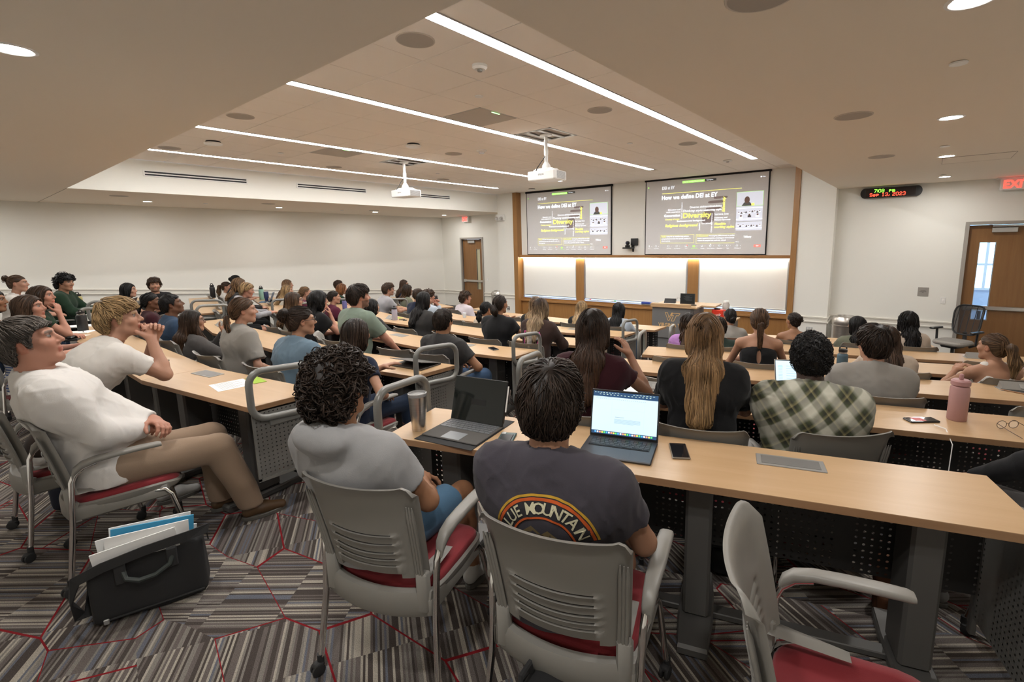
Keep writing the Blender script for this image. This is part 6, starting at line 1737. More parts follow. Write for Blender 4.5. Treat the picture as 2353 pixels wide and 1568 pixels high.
    n, S, st, rad = {'short': (900, 7, 0.011, 0.0026), 'crop': (700, 5, 0.007, 0.0018), 'curly': (620, 13, 0.006, 0.0034), 'afro': (1100, 8, 0.003, 0.0022), 'long': (1150, 15, 0.026, 0.0030), 'wavy': (520, 15, 0.022, 0.0036), 'pony': (700, 9, 0.014, 0.0022), 'bun': (700, 8, 0.013, 0.0022), 'braid': (700, 8, 0.013, 0.0024), 'bob': (600, 10, 0.016, 0.0028)}[style]
    n = int(n * opt.get('dens', 1.0) * (1.0, 0.55, 0.28)[lod]); rad *= (1.0, 1.45, 2.2)[lod]
    if lod: S = max(5, int(S * 0.75)); st /= 0.75
    cu = {'curly': (0.010, 1.6), 'afro': (0.005, 1.2), 'wavy': (0.008, 2.2)}.get(style, opt.get('wave'))
    keep = None
    if style in ('long', 'wavy'): keep = lambda P: ((P - C)[:, 2] > -0.5 * (0.35 + opt.get('len', 0.3))) 
    Q, r = hull_strands(allv, V0, n, S, st, flow, rad, off={'curly': 0.012, 'afro': 0.004, 'wavy': 0.008, 'short': 0.006}.get(style, 0.004), curl=cu, rng=rng, jit={'short': 0.30, 'curly': 2.2, 'afro': 1.5}.get(style, 0.10), keep=keep)
    V, F = strands(Q, r)
    N_, S_ = Q.shape[:2]
    sh = rng.uniform(0.65, 1.45, (N_, 1)) ** 1.3
    tip = opt.get('tip'); tt = np.ones((N_, S_, 3)) * sh[..., None]
    if tip is not None:
        w_ = np.clip((C[2] + 0.09 - Q[..., 2]) / opt.get('tiplen', 0.25), 0, 1)[..., None] * rng.uniform(0.5, 1.1, (N_, 1, 1))
        tt = tt * (1 - w_ + w_ * np.array(tip) / np.array(col))
    parts.append((V, F, np.repeat(tt.reshape(-1, 3), 3, 0)))
    if opt.get('tip') is not None:
        p0 = parts[:-1]
        for i, p in enumerate(p0):
            w_ = np.clip((C[2] + 0.09 - p[0][:, 2]) / opt.get('tiplen', 0.25), 0, 1)[:, None] * 0.8
            parts[i] = (p[0], p[1], p[2] * (1 - w_ + w_ * np.array(tip) / np.array(col)))
    V, F, TT = joinVF(parts)
    mesh_obj('hair', V, F, hair_mat(col), T, TT)
    if opt.get('band'):
        MB().tube([tie + Rh @ np.array([0.021 * math.cos(q), -0.02, 0.021 * math.sin(q)]) for q in np.linspace(0, 6.28, 14)[:-1]], 0.007, 6, closed=True).obj('hair_tie', opt['band'], T)
SHOES = [mat('shoe_white', (0.45, 0.45, 0.44), 0.6, tint=True), mat('shoe_black', (0.02, 0.02, 0.02), 0.6, tint=True), mat('shoe_grey', (0.15, 0.15, 0.15), 0.6, tint=True)]
SOLE = mat('shoe_sole', (0.10, 0.095, 0.085), 0.7)
# ------------------------------------------------------------------ the audience
def plaid_mat():
    m = cloth('plaid', (0.2, 0.2, 0.17)); nt = m.node_tree; N, L = nt.nodes.new, nt.links.new
    b = nt.nodes['Principled BSDF']; tc = N('ShaderNodeTexCoord'); mp = N('ShaderNodeMapping'); mp.inputs['Rotation'].default_value = (0, R(38), 0); L(tc.outputs['Object'], mp.inputs[0])
    sx = N('ShaderNodeSeparateXYZ'); L(mp.outputs[0], sx.inputs[0])
    def band(sock, per, stops, ph=0.0):
        a = N('ShaderNodeMath'); a.operation = 'MULTIPLY_ADD'; L(sock, a.inputs[0]); a.inputs[1].default_value = 1 / per; a.inputs[2].default_value = ph
        f = N('ShaderNodeMath'); f.operation = 'FRACT'; L(a.outputs[0], f.inputs[0])
        r = N('ShaderNodeValToRGB'); e = r.color_ramp.elements; e[0].position = 0; e[0].color = (*stops[0][1], 1); e[1].position = stops[1][0]; e[1].color = (*stops[1][1], 1)
        for p, c in stops[2:]: q = e.new(p); q.color = (*c, 1)
        L(f.outputs[0], r.inputs[0]); return r.outputs[0]
    W, G, K, Y = (0.46, 0.45, 0.38), (0.075, 0.085, 0.045), (0.028, 0.030, 0.024), (0.25, 0.22, 0.11)
    st = [(0, W), (0.20, W), (0.26, G), (0.40, K), (0.46, K), (0.50, Y), (0.60, K), (0.76, G), (0.90, W)]
    mx = N('ShaderNodeMix'); mx.data_type = 'RGBA'; mx.inputs[0].default_value = 0.5
    L(band(sx.outputs[0], 0.115, st), mx.inputs[6]); L(band(sx.outputs[2], 0.115, st, 0.3), mx.inputs[7]); L(mx.outputs[2], b.inputs['Base Color'])
    return m
def stripe_mat():
    m = cloth('stripes', (0.5, 0.5, 0.5)); nt = m.node_tree; N, L = nt.nodes.new, nt.links.new
    b = nt.nodes['Principled BSDF']; tc = N('ShaderNodeTexCoord'); wv = N('ShaderNodeTexWave'); wv.bands_direction = 'Z'; wv.inputs['Scale'].default_value = 14; wv.inputs['Distortion'].default_value = 1.6; wv.inputs['Detail Scale'].default_value = 0.6
    r = N('ShaderNodeValToRGB'); r.color_ramp.interpolation = 'CONSTANT'; r.color_ramp.elements[0].color = (0.48, 0.49, 0.5, 1); r.color_ramp.elements[1].position = 0.55; r.color_ramp.elements[1].color = (0.05, 0.085, 0.24, 1)
    L(tc.outputs['Object'], wv.inputs['Vector']); L(wv.outputs[0], r.inputs[0]); L(r.outputs[0], b.inputs['Base Color'])
    return m
CL = {k: cloth(k, c) for k, c in dict(white=(0.60, 0.575, 0.54), shirtwhite=(0.62, 0.60, 0.575), heather=(0.30, 0.30, 0.305), charcoal=(0.052, 0.047, 0.058), khaki=(0.285, 0.205, 0.145), black=(0.010, 0.010, 0.011), maroon=(0.035, 0.008, 0.012), blue=(0.075, 0.125, 0.19), denim=(0.045, 0.085, 0.16), jeans=(0.02, 0.032, 0.06), dusty=(0.125, 0.185, 0.24),
    ltgrey=(0.25, 0.235, 0.215), hoodgrey=(0.075, 0.07, 0.068), navy=(0.012, 0.017, 0.036), sage=(0.165, 0.21, 0.17), forest=(0.012, 0.03, 0.016), wine=(0.075, 0.012, 0.028), offwhite=(0.46, 0.44, 0.385), slate=(0.035, 0.034, 0.034), brown=(0.038, 0.022, 0.018), dkblue=(0.03, 0.055, 0.10), lilac=(0.36, 0.18, 0.42), cream=(0.44, 0.36, 0.29), olive=(0.14, 0.145, 0.105), paleblue=(0.36, 0.41, 0.47), pinkish=(0.50, 0.36, 0.36), dkgreen=(0.02, 0.032, 0.025), lavgrey=(0.30, 0.295, 0.31), darkshort=(0.03, 0.018, 0.013), palew=(0.52, 0.47, 0.50), bluesh=(0.07, 0.145, 0.235)).items()}
CL['plaid'] = plaid_mat(); CL['stripes'] = stripe_mat()
BR = mat('shoe_brown', (0.085, 0.045, 0.018), 0.55, tint=True)
FRB = mat('glasses_black', (0.015, 0.015, 0.016), 0.3); FRM = mat('glasses_metal', (0.25, 0.22, 0.2), 0.3, 0.8)
def ctint(V, c7, d2, SH, EL, sw): return None
def P_(key, label, head, k, yaw, hyw=None, **kw):
    h = np.array(head)
    if hyw is None:
        d = np.array([-5.4, 11.0]) - h[:2]; hyw = math.degrees(math.atan2(-d[0], d[1]))
    hy = max(-75, min(75, hyw - yaw))
    return person(key, label, h, tz(k), yaw, hy=hy, **kw)
Rr, Cl, Cm, Cr, Lf = 17.5, -8.5, 0.0, 8.5, -14.5
# -- near the camera
P_('hoodie', 'person slouching in light grey hooded shirt with dark curly hair beside the nearest right desk', (-1.669, 0.868, 1.181), 0, 14, hyw=16, lean=-15, skin=TAN, hair=('curly', H_DKB, {'t': 0.030, 'top': 0.02, 'dens': 1.5}), top=('tee', CL['heather'], 'hood'), legs=('short', CL['bluesh']), chair_at=(-1.61, 1.09, 19), build=1.05,
   arms={'pose': 'lap', 'R': (0.10, 0.21, 0.675), 'L': (-0.02, 0.27, 0.66), 'poleR': (1.0, -0.35, -0.55), 'dirR': (-0.6, 0.7, 0.1), 'nrmR': (-0.2, -0.5, -1), 'curlR': 0.9}, hp=4, feet=0.05)
P_('grey_tee', 'person in charcoal t-shirt with mountain print seen from behind at the open silver laptop', (-0.903, 1.162, 1.191), 0, Rr, hyw=20, lean=-8, skin=LIGHT, hair=('short', H_DKB, {'t': 0.024, 'top': 0.022, 'dens': 1.9}), top=('tee', CL['charcoal']), legs=('short', CL['black']), build=1.12, chair_at=(-0.867, 1.285, 15), hp=-6, arms={'pose': 'lap', 'R': (0.16, 0.26, 0.66), 'L': (-0.10, 0.26, 0.66)})
P_('khaki', 'older person in white dress shirt and khaki trousers leaning back with clasped hands', (-3.484, 0.249, 1.250), 0, -8, hyw=-22, hp=14, lean=-22, skin=PINK, hair=('short', H_GRY, {'t': 0.014, 'dens': 1.6}), top=('shirt', CL['shirtwhite']), legs=('long', CL['khaki']), build=1.3, s=1.06, shoes=BR, kw=0.12, feet=(0.02, 0.14),
   arms={'pose': 'clasp', 'R': (0.05, 0.17, 0.70), 'L': (0.03, 0.21, 0.735), 'poleR': (1, -0.25, -0.5), 'poleL': (-1, -0.2, -0.4)})
P_('blond', 'person in white t-shirt with short blond hair resting chin on clasped hands', (-4.06, 0.70, 1.262), 0, 2, hyw=-24, lean=30, skin=FAIR, hair=('short', H_BLD, {'t': 0.020, 'top': 0.016, 'dens': 1.7}), top=('tee', CL['white']), legs=('short', CL['darkshort']), build=1.1, arms={'pose': 'chin2'}, hp=6)
P_('blonde', 'person in black t-shirt with very long straight blonde hair seen from behind', (-0.936, 2.588, 1.189), 1, Rr, lean=8, fem=True, skin=FAIR, hair=('long', H_LTB, {'len': 0.27, 'w': 1.6, 'tip': (0.30, 0.185, 0.085), 'tiplen': 0.5, 'dens': 1.9, 'front': 0}), top=('loose', CL['black']), legs=('long', CL['black']), arms='desk')
P_('maroonT', 'person in maroon t-shirt with long straight dark brown hair seen from behind', (-1.543, 2.396, 1.190), 1, Rr, lean=8, fem=True, skin=LIGHT, hair=('long', H_DKB, {'len': 0.22, 'w': 1.55, 'tip': (0.075, 0.035, 0.018), 'tiplen': 0.45, 'dens': 1.7}), top=('tee', CL['maroon']), legs=('long', CL['jeans']),
   arms={'pose': 'desk', 'R': (0.19, 0.30, 1.10), 'poleR': (0.7, 0.3, -1.0), 'dirR': (-0.5, 0.2, 1.0), 'nrmR': (-1, 0.2, -0.3), 'curlR': 0.5})
P_('plaid', 'person in green and cream plaid shirt hunched over a tablet', (-0.446, 2.823, 1.076), 1, Rr, hyw=16, hp=-8, lean=17, skin=DARK, hair=('afro', H_BLK, {'t': 0.022, 'dens': 1.5}), top=('hoodie', CL['plaid']), legs=('long', CL['hoodgrey']), build=1.25, chair_at=(-0.42, 2.80, 38), arms={'pose': 'desk', 'L': (-0.03, 0.27, 0.98), 'poleL': (-0.8, 0.1, -1), 'dirL': (0.5, 0.2, 0.9), 'nrmL': (0.6, -0.7, 0), 'curlL': 0.9})
P_('sleeve', 'person in black long-sleeved top at the right edge of the photo', (0.62, 2.86, 1.16), 1, 70, hyw=60, lean=-2, skin=BROWN, hair=('short', H_BLK), top=('long', CL['black']), legs=('long', CL['hoodgrey']), arms={'pose': 'lap', 'R': (0.10, 0.33, 0.68), 'L': (-0.12, 0.40, 0.66)})
# -- right block
P_('greyR', 'person in heather grey t-shirt with short dark hair and pink ears', (-0.253, 4.012, 0.965), 2, Rr, lean=6, skin=FAIR, hair=('short', H_DKB, {'t': 0.022, 'top': 0.012, 'dens': 1.4}), top=('tee', CL['ltgrey']), legs=('long', CL['jeans']), build=1.12, arms='desk')
P_('cream', 'person in cream top with long brown hair behind the dark-haired neighbour', (-0.237, 5.253, 0.797), 3, Rr, lean=14, fem=True, skin=FAIR, hair=('long', H_BRN, {'len': 0.2}), top=('loose', CL['cream']), legs=('long', CL['jeans']), arms='desk')
P_('ponytank', 'person in white tank top with high blonde ponytail turned to the left', (0.490, 5.410, 0.777), 3, 26, hyw=52, lean=6, fem=True, skin=LIGHT, hair=('pony', H_MED, {'len': 0.24, 'tz': 0.03, 'tip': (0.26, 0.16, 0.075), 'tiplen': 0.3, 'sx': 0.03, 'band': BLACK}), top=('tank', CL['white']), legs=('long', CL['jeans']), arms='desk')
P_('braidtank', 'person in black racerback top with a single braid down the back', (-1.235, 4.902, 0.918), 3, Rr, hyw=20, lean=10, fem=True, skin=LIGHT, s=1.04, hair=('braid', H_MED, {'len': 0.27, 'tz': -0.01}), top=('halter', CL['black']), legs=('long', CL['jeans']), arms='desk')
P_('pinkT', 'person in lilac t-shirt with wavy dark brown hair behind the blonde', (-2.253, 5.685, 0.699), 4, Rr, lean=8, fem=True, skin=LIGHT, hair=('wavy', H_DKB, {'len': 0.13, 'tip': (0.07, 0.035, 0.018)}), top=('tee', CL['lilac']), legs=('long', CL['jeans']), arms='desk')
P_('darkgreen', 'person in dark green shirt mostly hidden behind the long blonde hair', (-1.948, 5.853, 0.649), 4, Rr, lean=16, skin=LIGHT, hair=('short', H_DKB), top=('tee', CL['dkgreen']), legs=('long', CL['jeans']), arms='desk')
P_('bungrey', 'person in light grey t-shirt with dark hair pinned in a low bun', (-2.140, 6.908, 0.625), 5, Rr, lean=6, fem=True, skin=LIGHT, hair=('bun', H_BLK, {'tz': -0.03, 'r': 0.034}), top=('tee', CL['ltgrey']), legs=('long', CL['jeans']), arms='desk')
P_('bunblk5', 'person in black open-back top with dark high bun and gold earrings', (-1.366, 7.152, 0.597), 5, Rr, lean=6, fem=True, skin=TAN, hair=('bun', H_DKB, {'tz': 0.04, 'r': 0.044}), top=('halter', CL['black']), legs=('long', CL['jeans']), arms='desk')
P_('olive', 'person in sage green t-shirt with straight black hair', (-0.662, 7.411, 0.571), 5, Rr, lean=10, fem=True, skin=LIGHT, hair=('long', H_BLK, {'len': 0.12}), top=('tee', CL['olive']), legs=('long', CL['jeans']), arms='desk')
P_('blouse', 'person in cream blouse with long curly black hair', (-0.130, 7.542, 0.652), 5, Rr, hyw=24, lean=6, fem=True, skin=LIGHT, hair=('wavy', H_BLK, {'len': 0.18}), top=('loose', CL['cream']), legs=('long', CL['jeans']), arms='desk')
P_('pinksl', 'person in pale pink shirt cut by the right edge of the photo', (1.12, 6.70, 0.72), 4, Rr, lean=12, skin=FAIR, hair=('short', H_BRN), top=('long', CL['pinkish']), legs=('long', CL['jeans']), arms='desk')
# -- centre block, second row
P_('nia', 'person in dark grey sweatshirt with white back lettering, long dark hair and glasses', (-6.068, 1.625, 0.944), 1, 2, hyw=-14, lean=-4, fem=True, skin=LIGHT, glasses=FRM, hair=('long', H_DKB, {'len': 0.25, 'tip': (0.07, 0.035, 0.018), 'tiplen': 0.4, 'front': 1, 'dens': 1.4}), top=('hoodie', CL['hoodgrey']), legs=('long', CL['heather']), arms={'pose': 'desk', 'L': (-0.02, 0.30, 0.88), 'poleL': (-0.6, 0.2, -1), 'dirL': (0, 0.4, 0.9), 'nrmL': (0.7, -0.6, 0)})
P_('braids', 'person in grey t-shirt with two brown braids and small earrings', (-4.904, 1.712, 1.132), 1, 4, hyw=-16, lean=6, fem=True, skin=FAIR, hair=('braid', H_MED, {'len': 0.20, 'tz': -0.055, 'sx': 0.05, 'fwd': 0.02, 'dens': 1.3, 't': 0.012}), top=('loose', CL['ltgrey']), legs=('long', CL['heather']), arms='lap')
P_('bluebun', 'person in dusty blue t-shirt with messy dark bun and black glasses', (-4.072, 1.845, 1.089), 1, Cr, hyw=-12, lean=10, fem=True, skin=LIGHT, s=1.03, glasses=FRB, hair=('bun', H_DKB, {'tz': 0.055, 'r': 0.05, 'dens': 1.4, 't': 0.012, 'tip': (0.075, 0.038, 0.02), 'tiplen': 0.2}), top=('loose', CL['dusty']), legs=('long', CL['jeans']), arms='desk', build=1.1)
P_('navy', 'person in navy t-shirt with white sleeve stripes and long dark hair', (-3.377, 1.931, 1.037), 1, Cr, hyw=10, lean=8, fem=True, skin=LIGHT, hair=('long', H_DKB, {'len': 0.2, 'dens': 1.4, 'tip': (0.04, 0.022, 0.014)}), top=('tee', CL['navy']), legs=('long', CL['jeans']), arms={'pose': 'desk', 'R': (0.22, 0.16, 0.66)},
   tint_top=None)
P_('blueman', 'person in dark blue t-shirt with very short black hair tilting the head back', (-6.806, 1.644, 1.070), 1, 0, hyw=-16, hp=12, lean=4, skin=BROWN, hair=('crop', H_BLK, {'t': 0.010}), top=('tee', CL['dkblue']), legs=('long', CL['black']), arms='lap')
P_('maroonsw', 'person in maroon sweatshirt with black hair pulled into a low ponytail', (-8.277, 1.779, 1.000), 1, Cl, hyw=-20, lean=0, fem=True, skin=BROWN, hair=('pony', H_BLK, {'len': 0.12, 'tz': -0.05}), top=('hoodie', CL['maroon']), legs=('long', CL['black']), arms='lap')
# -- centre block, first row, left part
P_('striped', 'person in blue and white striped blouse with long straight brown hair', (-6.290, 0.485, 1.200), 0, -4, hyw=-30, lean=6, fem=True, skin=PINK, hair=('long', H_BRN, {'len': 0.16, 'dens': 1.5}), top=('loose', CL['stripes']), legs=('long', CL['jeans']), arms='desk', build=1.15, hp=5)
P_('greensl', 'person in dark green t-shirt resting a hand on the lips, brown hair tied back', (-7.420, 0.680, 1.220), 0, -10, hyw=-34, lean=12, fem=True, skin=PINK, hair=('long', H_BRN, {'len': 0.10, 'dens': 1.3}), top=('tee', CL['forest']), legs=('long', CL['jeans']), arms='chinR', build=1.12, hp=4)
P_('blkleft', 'person with black hair and bare arms at the left edge of the photo', (-7.45, 0.33, 1.210), 0, -10, hyw=-26, lean=10, fem=True, skin=TAN, hair=('long', H_BLK, {'len': 0.12}), top=('tank', CL['navy']), legs=('long', CL['jeans']), arms='desk')
P_('bunleft', 'person with light brown hair in a top clip behind the left edge row', (-9.943, 0.704, 1.260), 0, Lf, hyw=-26, lean=8, fem=True, skin=FAIR, hair=('bun', H_MED, {'tz': 0.07, 'r': 0.04}), top=('tee', CL['white']), legs=('long', CL['jeans']), arms='desk')
# -- left block
P_('sweat', 'person in dark green sweatshirt with curly black hair at a laptop by the left wall', (-10.320, 1.216, 1.220), 0, Lf - 10, hyw=-52, hp=-4, lean=6, skin=LIGHT, hair=('curly', H_BLK, {'t': 0.03, 'top': 0.02}), top=('hoodie', CL['forest']), legs=('long', CL['black']), arms='desk')
P_('clip', 'person with straight black hair and a white hair clip behind the blond student', (-10.380, 1.957, 1.040), 1, Lf, hyw=-30, lean=6, fem=True, skin=FAIR, hair=('long', H_BLK, {'len': 0.12}), top=('tee', CL['black']), legs=('long', CL['black']), arms='desk')
P_('beard', 'person in black t-shirt with beard and arms crossed leaning against the left wall', (-10.895, 2.420, 1.070), 1, -72, hyw=-98, lean=-10, skin=FAIR, beard=0.6, hair=('short', H_BRN, {'t': 0.026, 'fringe': 1, 'top': 0.012}), top=('tee', CL['black']), legs=('long', CL['black']), arms='cross', build=1.1)
P_('ponyL', 'person in white top with brown ponytail facing right near the left wall', (-12.015, 3.926, 0.860), 2, Lf, hyw=-40, lean=6, fem=True, skin=FAIR, hair=('pony', H_BRN, {'len': 0.24, 'tz': 0.03, 'tip': (0.13, 0.075, 0.035)}), top=('tee', CL['white']), legs=('long', CL['black']), arms='desk')
P_('bunblk', 'person with dark hair in a small bun behind the brown ponytail', (-11.836, 4.057, 1.000), 2, Lf, hyw=-36, lean=6, fem=True, skin=FAIR, hair=('bun', H_BLK, {'tz': 0.03, 'r': 0.03}), top=('tee', CL['black']), legs=('long', CL['black']), arms='desk')
P_('blondgrey', 'person in grey sweatshirt with blonde hair looking down at the left desk', (-8.943, 3.211, 1.000), 2, Lf, hyw=-34, hp=-14, lean=16, fem=True, skin=PINK, hair=('bob', H_BLD, {'line': 'back', 't': 0.02}), top=('hoodie', CL['lavgrey'], 'hood'), legs=('short', CL['black']), arms='desk')
P_('blondcurl', 'person with dark blonde hair partly hidden behind the blonde in grey', (-9.768, 3.396, 1.040), 2, Lf, hyw=-30, lean=8, fem=True, skin=FAIR, hair=('wavy', H_LTB, {'len': 0.08}), top=('hoodie', CL['black']), legs=('long', CL['black']), arms='desk')
P_('hb', 'person with streaked light hair farthest back beside the left wall rail', (-11.055, 4.786, 0.880), 3, Lf, hyw=-24, lean=6, fem=True, skin=FAIR, hair=('long', H_LTB, {'len': 0.12}), top=('tee', CL['white']), legs=('long', CL['black']), arms='desk')
P_('hb2', 'person with pale blonde hair behind the glasses wearer in the white top', (-10.312, 4.444, 0.820), 3, Lf, hyw=-24, lean=6, fem=True, skin=FAIR, hair=('long', H_BLD, {'len': 0.12}), top=('tee', CL['offwhite']), legs=('long', CL['black']), arms='desk')
P_('bunblonde', 'person in dark maroon top with smooth blonde low bun', (-9.256, 4.318, 0.840), 3, Lf, hyw=-14, lean=6, fem=True, skin=FAIR, hair=('bun', H_LTB, {'tz': -0.03, 'r': 0.034}), top=('tee', CL['wine']), legs=('long', CL['black']), arms='desk')
P_('auburn', 'person in dark green top with straight auburn hair', (-10.272, 5.608, 0.760), 4, Lf, hyw=-20, hp=-8, lean=12, fem=True, skin=FAIR, hair=('long', H_AUB, {'len': 0.05}), top=('tee', CL['forest']), legs=('long', CL['black']), arms='desk')
P_('dark786', 'person with brown hair behind the auburn hair by the left wall', (-12.502, 6.736, 0.670), 5, Lf, hyw=-20, lean=6, skin=FAIR, hair=('short', H_BRN), top=('tee', CL['white']), legs=('long', CL['black']), arms='desk')
P_('greyT', 'person in grey t-shirt with brown hair and glasses, forearms on the desk', (-8.519, 5.636, 0.820), 4, Lf, hyw=-26, lean=20, skin=FAIR, glasses=FRB, hair=('short', H_BRN, {'t': 0.022, 'top': 0.014}), top=('tee', CL['lavgrey']), legs=('long', CL['black']), arms='desk', build=1.1, beard=0.3)
P_('navylady', 'person in navy cardigan with long brown hair and dark glasses by the far left wall', (-10.392, 7.339, 0.720), 5, Lf, hyw=-40, lean=2, fem=True, skin=FAIR, glasses=FRB, hair=('long', H_BRN, {'len': 0.12}), top=('hoodie', CL['navy']), legs=('long', CL['black']), arms='lap')
P_('olivecurl', 'person in olive top with short curly brown hair in front of the navy cardigan', (-9.453, 6.760, 0.660), 5, Lf, hyw=-26, lean=2, fem=True, skin=BROWN, hair=('wavy', H_DKB, {'len': 0.02, 't': 0.035, 'tip': (0.09, 0.045, 0.02)}), top=('tee', CL['olive']), legs=('long', CL['black']), arms='lap')
# -- centre block, third row and on
P_('lace', 'person in off-white lace tank with brown hair and glasses', (-6.595, 2.917, 0.991), 2, Cm, hyw=-18, lean=2, fem=True, skin=FAIR, glasses=FRM, hair=('long', H_BRN, {'len': 0.14, 'tip': (0.12, 0.065, 0.03)}), top=('tee', CL['offwhite']), legs=('long', CL['denim']), arms='lap')
P_('blkcurly', 'person in black t-shirt with thick curly black hair and elbow on the desk', (-6.130, 3.021, 1.009), 2, Cm, hyw=-12, lean=14, fem=True, skin=PINK, hair=('wavy', H_BLK, {'len': 0.12, 't': 0.03, 'w': 1.7}), top=('tee', CL['black']), legs=('long', CL['black']), arms='chinR', build=1.12)
P_('greenT', 'tall person in sage green t-shirt with dark hair and goatee', (-5.027, 2.944, 1.134), 2, 2, hyw=-14, lean=5, skin=PINK, beard=0.7, hair=('short', H_DKB, {'t': 0.024, 'top': 0.014, 'dens': 1.4}), top=('loose', CL['sage']), legs=('long', CL['jeans']), arms={'pose': 'desk', 'R': (0.26, 0.42, 0.64)}, build=1.15, s=1.04)
P_('polo', 'person in dark polo shirt with short dark hair seated by the aisle handrail', (-3.677, 3.021, 0.962), 2, Cr, hyw=18, lean=-4, skin=TAN, hair=('crop', H_DKB, {'t': 0.013, 'dens': 1.6}), top=('polo', CL['slate']), legs=('long', CL['denim']), arms={'pose': 'lap', 'R': (0.20, 0.25, 0.66), 'poleR': (1, -0.3, -0.5)}, build=1.12)
P_('maroonpony', 'person in maroon t-shirt with brown hair pulled into a ponytail', (-8.278, 4.359, 0.800), 3, Cl, hyw=-20, lean=2, fem=True, skin=FAIR, hair=('pony', H_DKB, {'len': 0.12, 'tz': 0.03}), top=('tee', CL['wine']), legs=('long', CL['jeans']), arms='lap')
P_('blkwavy', 'person in black sweatshirt with wavy black hair behind the sage t-shirt', (-6.748, 4.157, 0.757), 3, Cm, hyw=-6, lean=2, fem=True, skin=FAIR, hair=('wavy', H_BLK, {'len': 0.14}), top=('hoodie', CL['slate']), legs=('long', CL['jeans']), arms={'pose': 'lap', 'R': (0.15, 0.36, 0.66)})
P_('dkgrey', 'person in dark grey t-shirt with long black hair in the centre block', (-5.516, 4.210, 0.935), 3, Cm, hyw=-4, lean=8, fem=True, skin=LIGHT, hair=('long', H_BLK, {'len': 0.16}), top=('loose', CL['slate']), legs=('long', CL['jeans']), arms='desk')
P_('blkpony', 'person in black t-shirt with greying hair in a short ponytail, hands raised', (-4.127, 4.299, 0.955), 3, Cr, hyw=6, lean=8, fem=True, skin=TAN, hair=('pony', H_DKB, {'len': 0.10, 'tz': -0.01, 'sx': 0.03}), top=('tee', CL['black']), legs=('long', CL['jeans']), build=1.2, arms={'pose': 'desk', 'R': (0.04, 0.26, 1.02), 'L': (-0.02, 0.27, 1.0), 'poleR': (0.9, 0.1, -0.9), 'dirR': (-0.6, 0.3, 0.6), 'dirL': (0.5, 0.3, 0.6)})
P_('pink', 'person in brown sweatshirt with pink lettering and long two-tone blonde hair', (-3.563, 4.401, 0.940), 3, Cr, hyw=6, lean=10, fem=True, skin=FAIR, hair=('long', H_BRN, {'len': 0.20, 'tip': (0.36, 0.26, 0.16), 'tiplen': 0.2, 'wave': (0.006, 1.5)}), top=('hoodie', CL['brown']), legs=('long', CL['jeans']), arms='desk')
P_('navyshirt', 'person in navy shirt with brown hair next to the light plaid shirt', (-7.346, 5.485, 0.791), 4, Cm, hyw=-6, lean=4, skin=FAIR, hair=('crop', H_BRN), top=('tee', CL['navy']), legs=('long', CL['jeans']), arms='desk')
P_('plaidman', 'person in pale blue shirt with brown hair and glasses holding hands to the chin', (-7.055, 5.494, 0.774), 4, Cm, hyw=-14, lean=10, skin=PINK, glasses=FRB, hair=('curly', H_BRN, {'t': 0.022}), top=('shirt', CL['paleblue']), legs=('long', CL['jeans']), arms='chin2')
P_('pony2', 'person in beige top with black low ponytail in front of the greying ponytail', (-5.545, 5.450, 0.664), 4, Cm, hyw=-4, lean=8, fem=True, skin=TAN, hair=('pony', H_BLK, {'len': 0.18, 'tz': -0.03}), top=('tee', CL['cream']), legs=('long', CL['jeans']), arms='desk')
P_('blondA', 'person with long blonde hair in front of the brown sweatshirt', (-4.539, 5.495, 0.797), 4, Cr, hyw=2, lean=10, fem=True, skin=FAIR, hair=('long', H_LTB, {'len': 0.2, 'tip': (0.32, 0.22, 0.12)}), top=('tee', CL['black']), legs=('long', CL['jeans']), arms='desk')
P_('blondB', 'person with pale blonde hair at an open black laptop in the front row', (-4.554, 6.733, 0.600), 5, Cr, hyw=2, lean=10, fem=True, skin=FAIR, hair=('long', H_BLD, {'len': 0.18, 'tip': (0.38, 0.27, 0.15)}), top=('tee', CL['black']), legs=('long', CL['jeans']), arms='desk')
P_('denim', 'person in pale denim jacket with straight black hair at the front row aisle seat', (-3.885, 6.816, 0.609), 5, Cr, hyw=4, lean=8, fem=True, skin=LIGHT, hair=('long', H_BLK, {'len': 0.2}), top=('hoodie', CL['paleblue']), legs=('long', CL['denim']), arms='desk')
P_('curlywht', 'person in white t-shirt with curly brown hair near the left wooden door', (-7.462, 6.743, 0.603), 5, Cl, hyw=-34, lean=4, skin=PINK, hair=('curly', H_BRN, {'t': 0.026}), top=('loose', CL['palew']), legs=('long', CL['jeans']), arms='lap')
# ------------------------------------------------------------------ empty chairs
def tuck(bank, k, x, label, turn=0, gap=0.38):
    if bank == 'R': n, p = NR, np.array([x, (CR[k] + math.sin(AR) * x) / math.cos(AR)]); a = AR
    else:
        P = c_pts(k)
        i = 0 if x < P[1][0] else (1 if x < P[2][0] else 2)
        d = P[i + 1] - P[i]; p = P[i] + d * ((x - P[i][0]) / d[0]); a = math.atan2(d[1], d[0]); n = np.array([-math.sin(a), math.cos(a)])
    c = p - n * gap
    chair(c[0], c[1], tz(k), a + R(turn), label)
tuck('C', 2, -5.38, 'empty grey chair turned sideways beside the black curly hair', -28)
tuck('C', 2, -4.22, 'empty grey chair left of the dark polo shirt', 4)
tuck('C', 3, -4.75, 'empty grey chair behind the polo wearer head', 0)
tuck('C', 4, -5.95, 'empty grey chair left of the beige top', 0)
tuck('C', 5, -5.85, 'empty grey chair in the front row right of the greying ponytail', 0)
tuck('R', 2, -1.62, 'empty grey chair between the maroon t-shirt and the blonde', 0)
tuck('R', 2, -0.85, 'empty grey chair right of the long blonde hair', 0)
tuck('R', 3, -2.02, 'empty grey chair at the aisle end before the lilac t-shirt', 0)
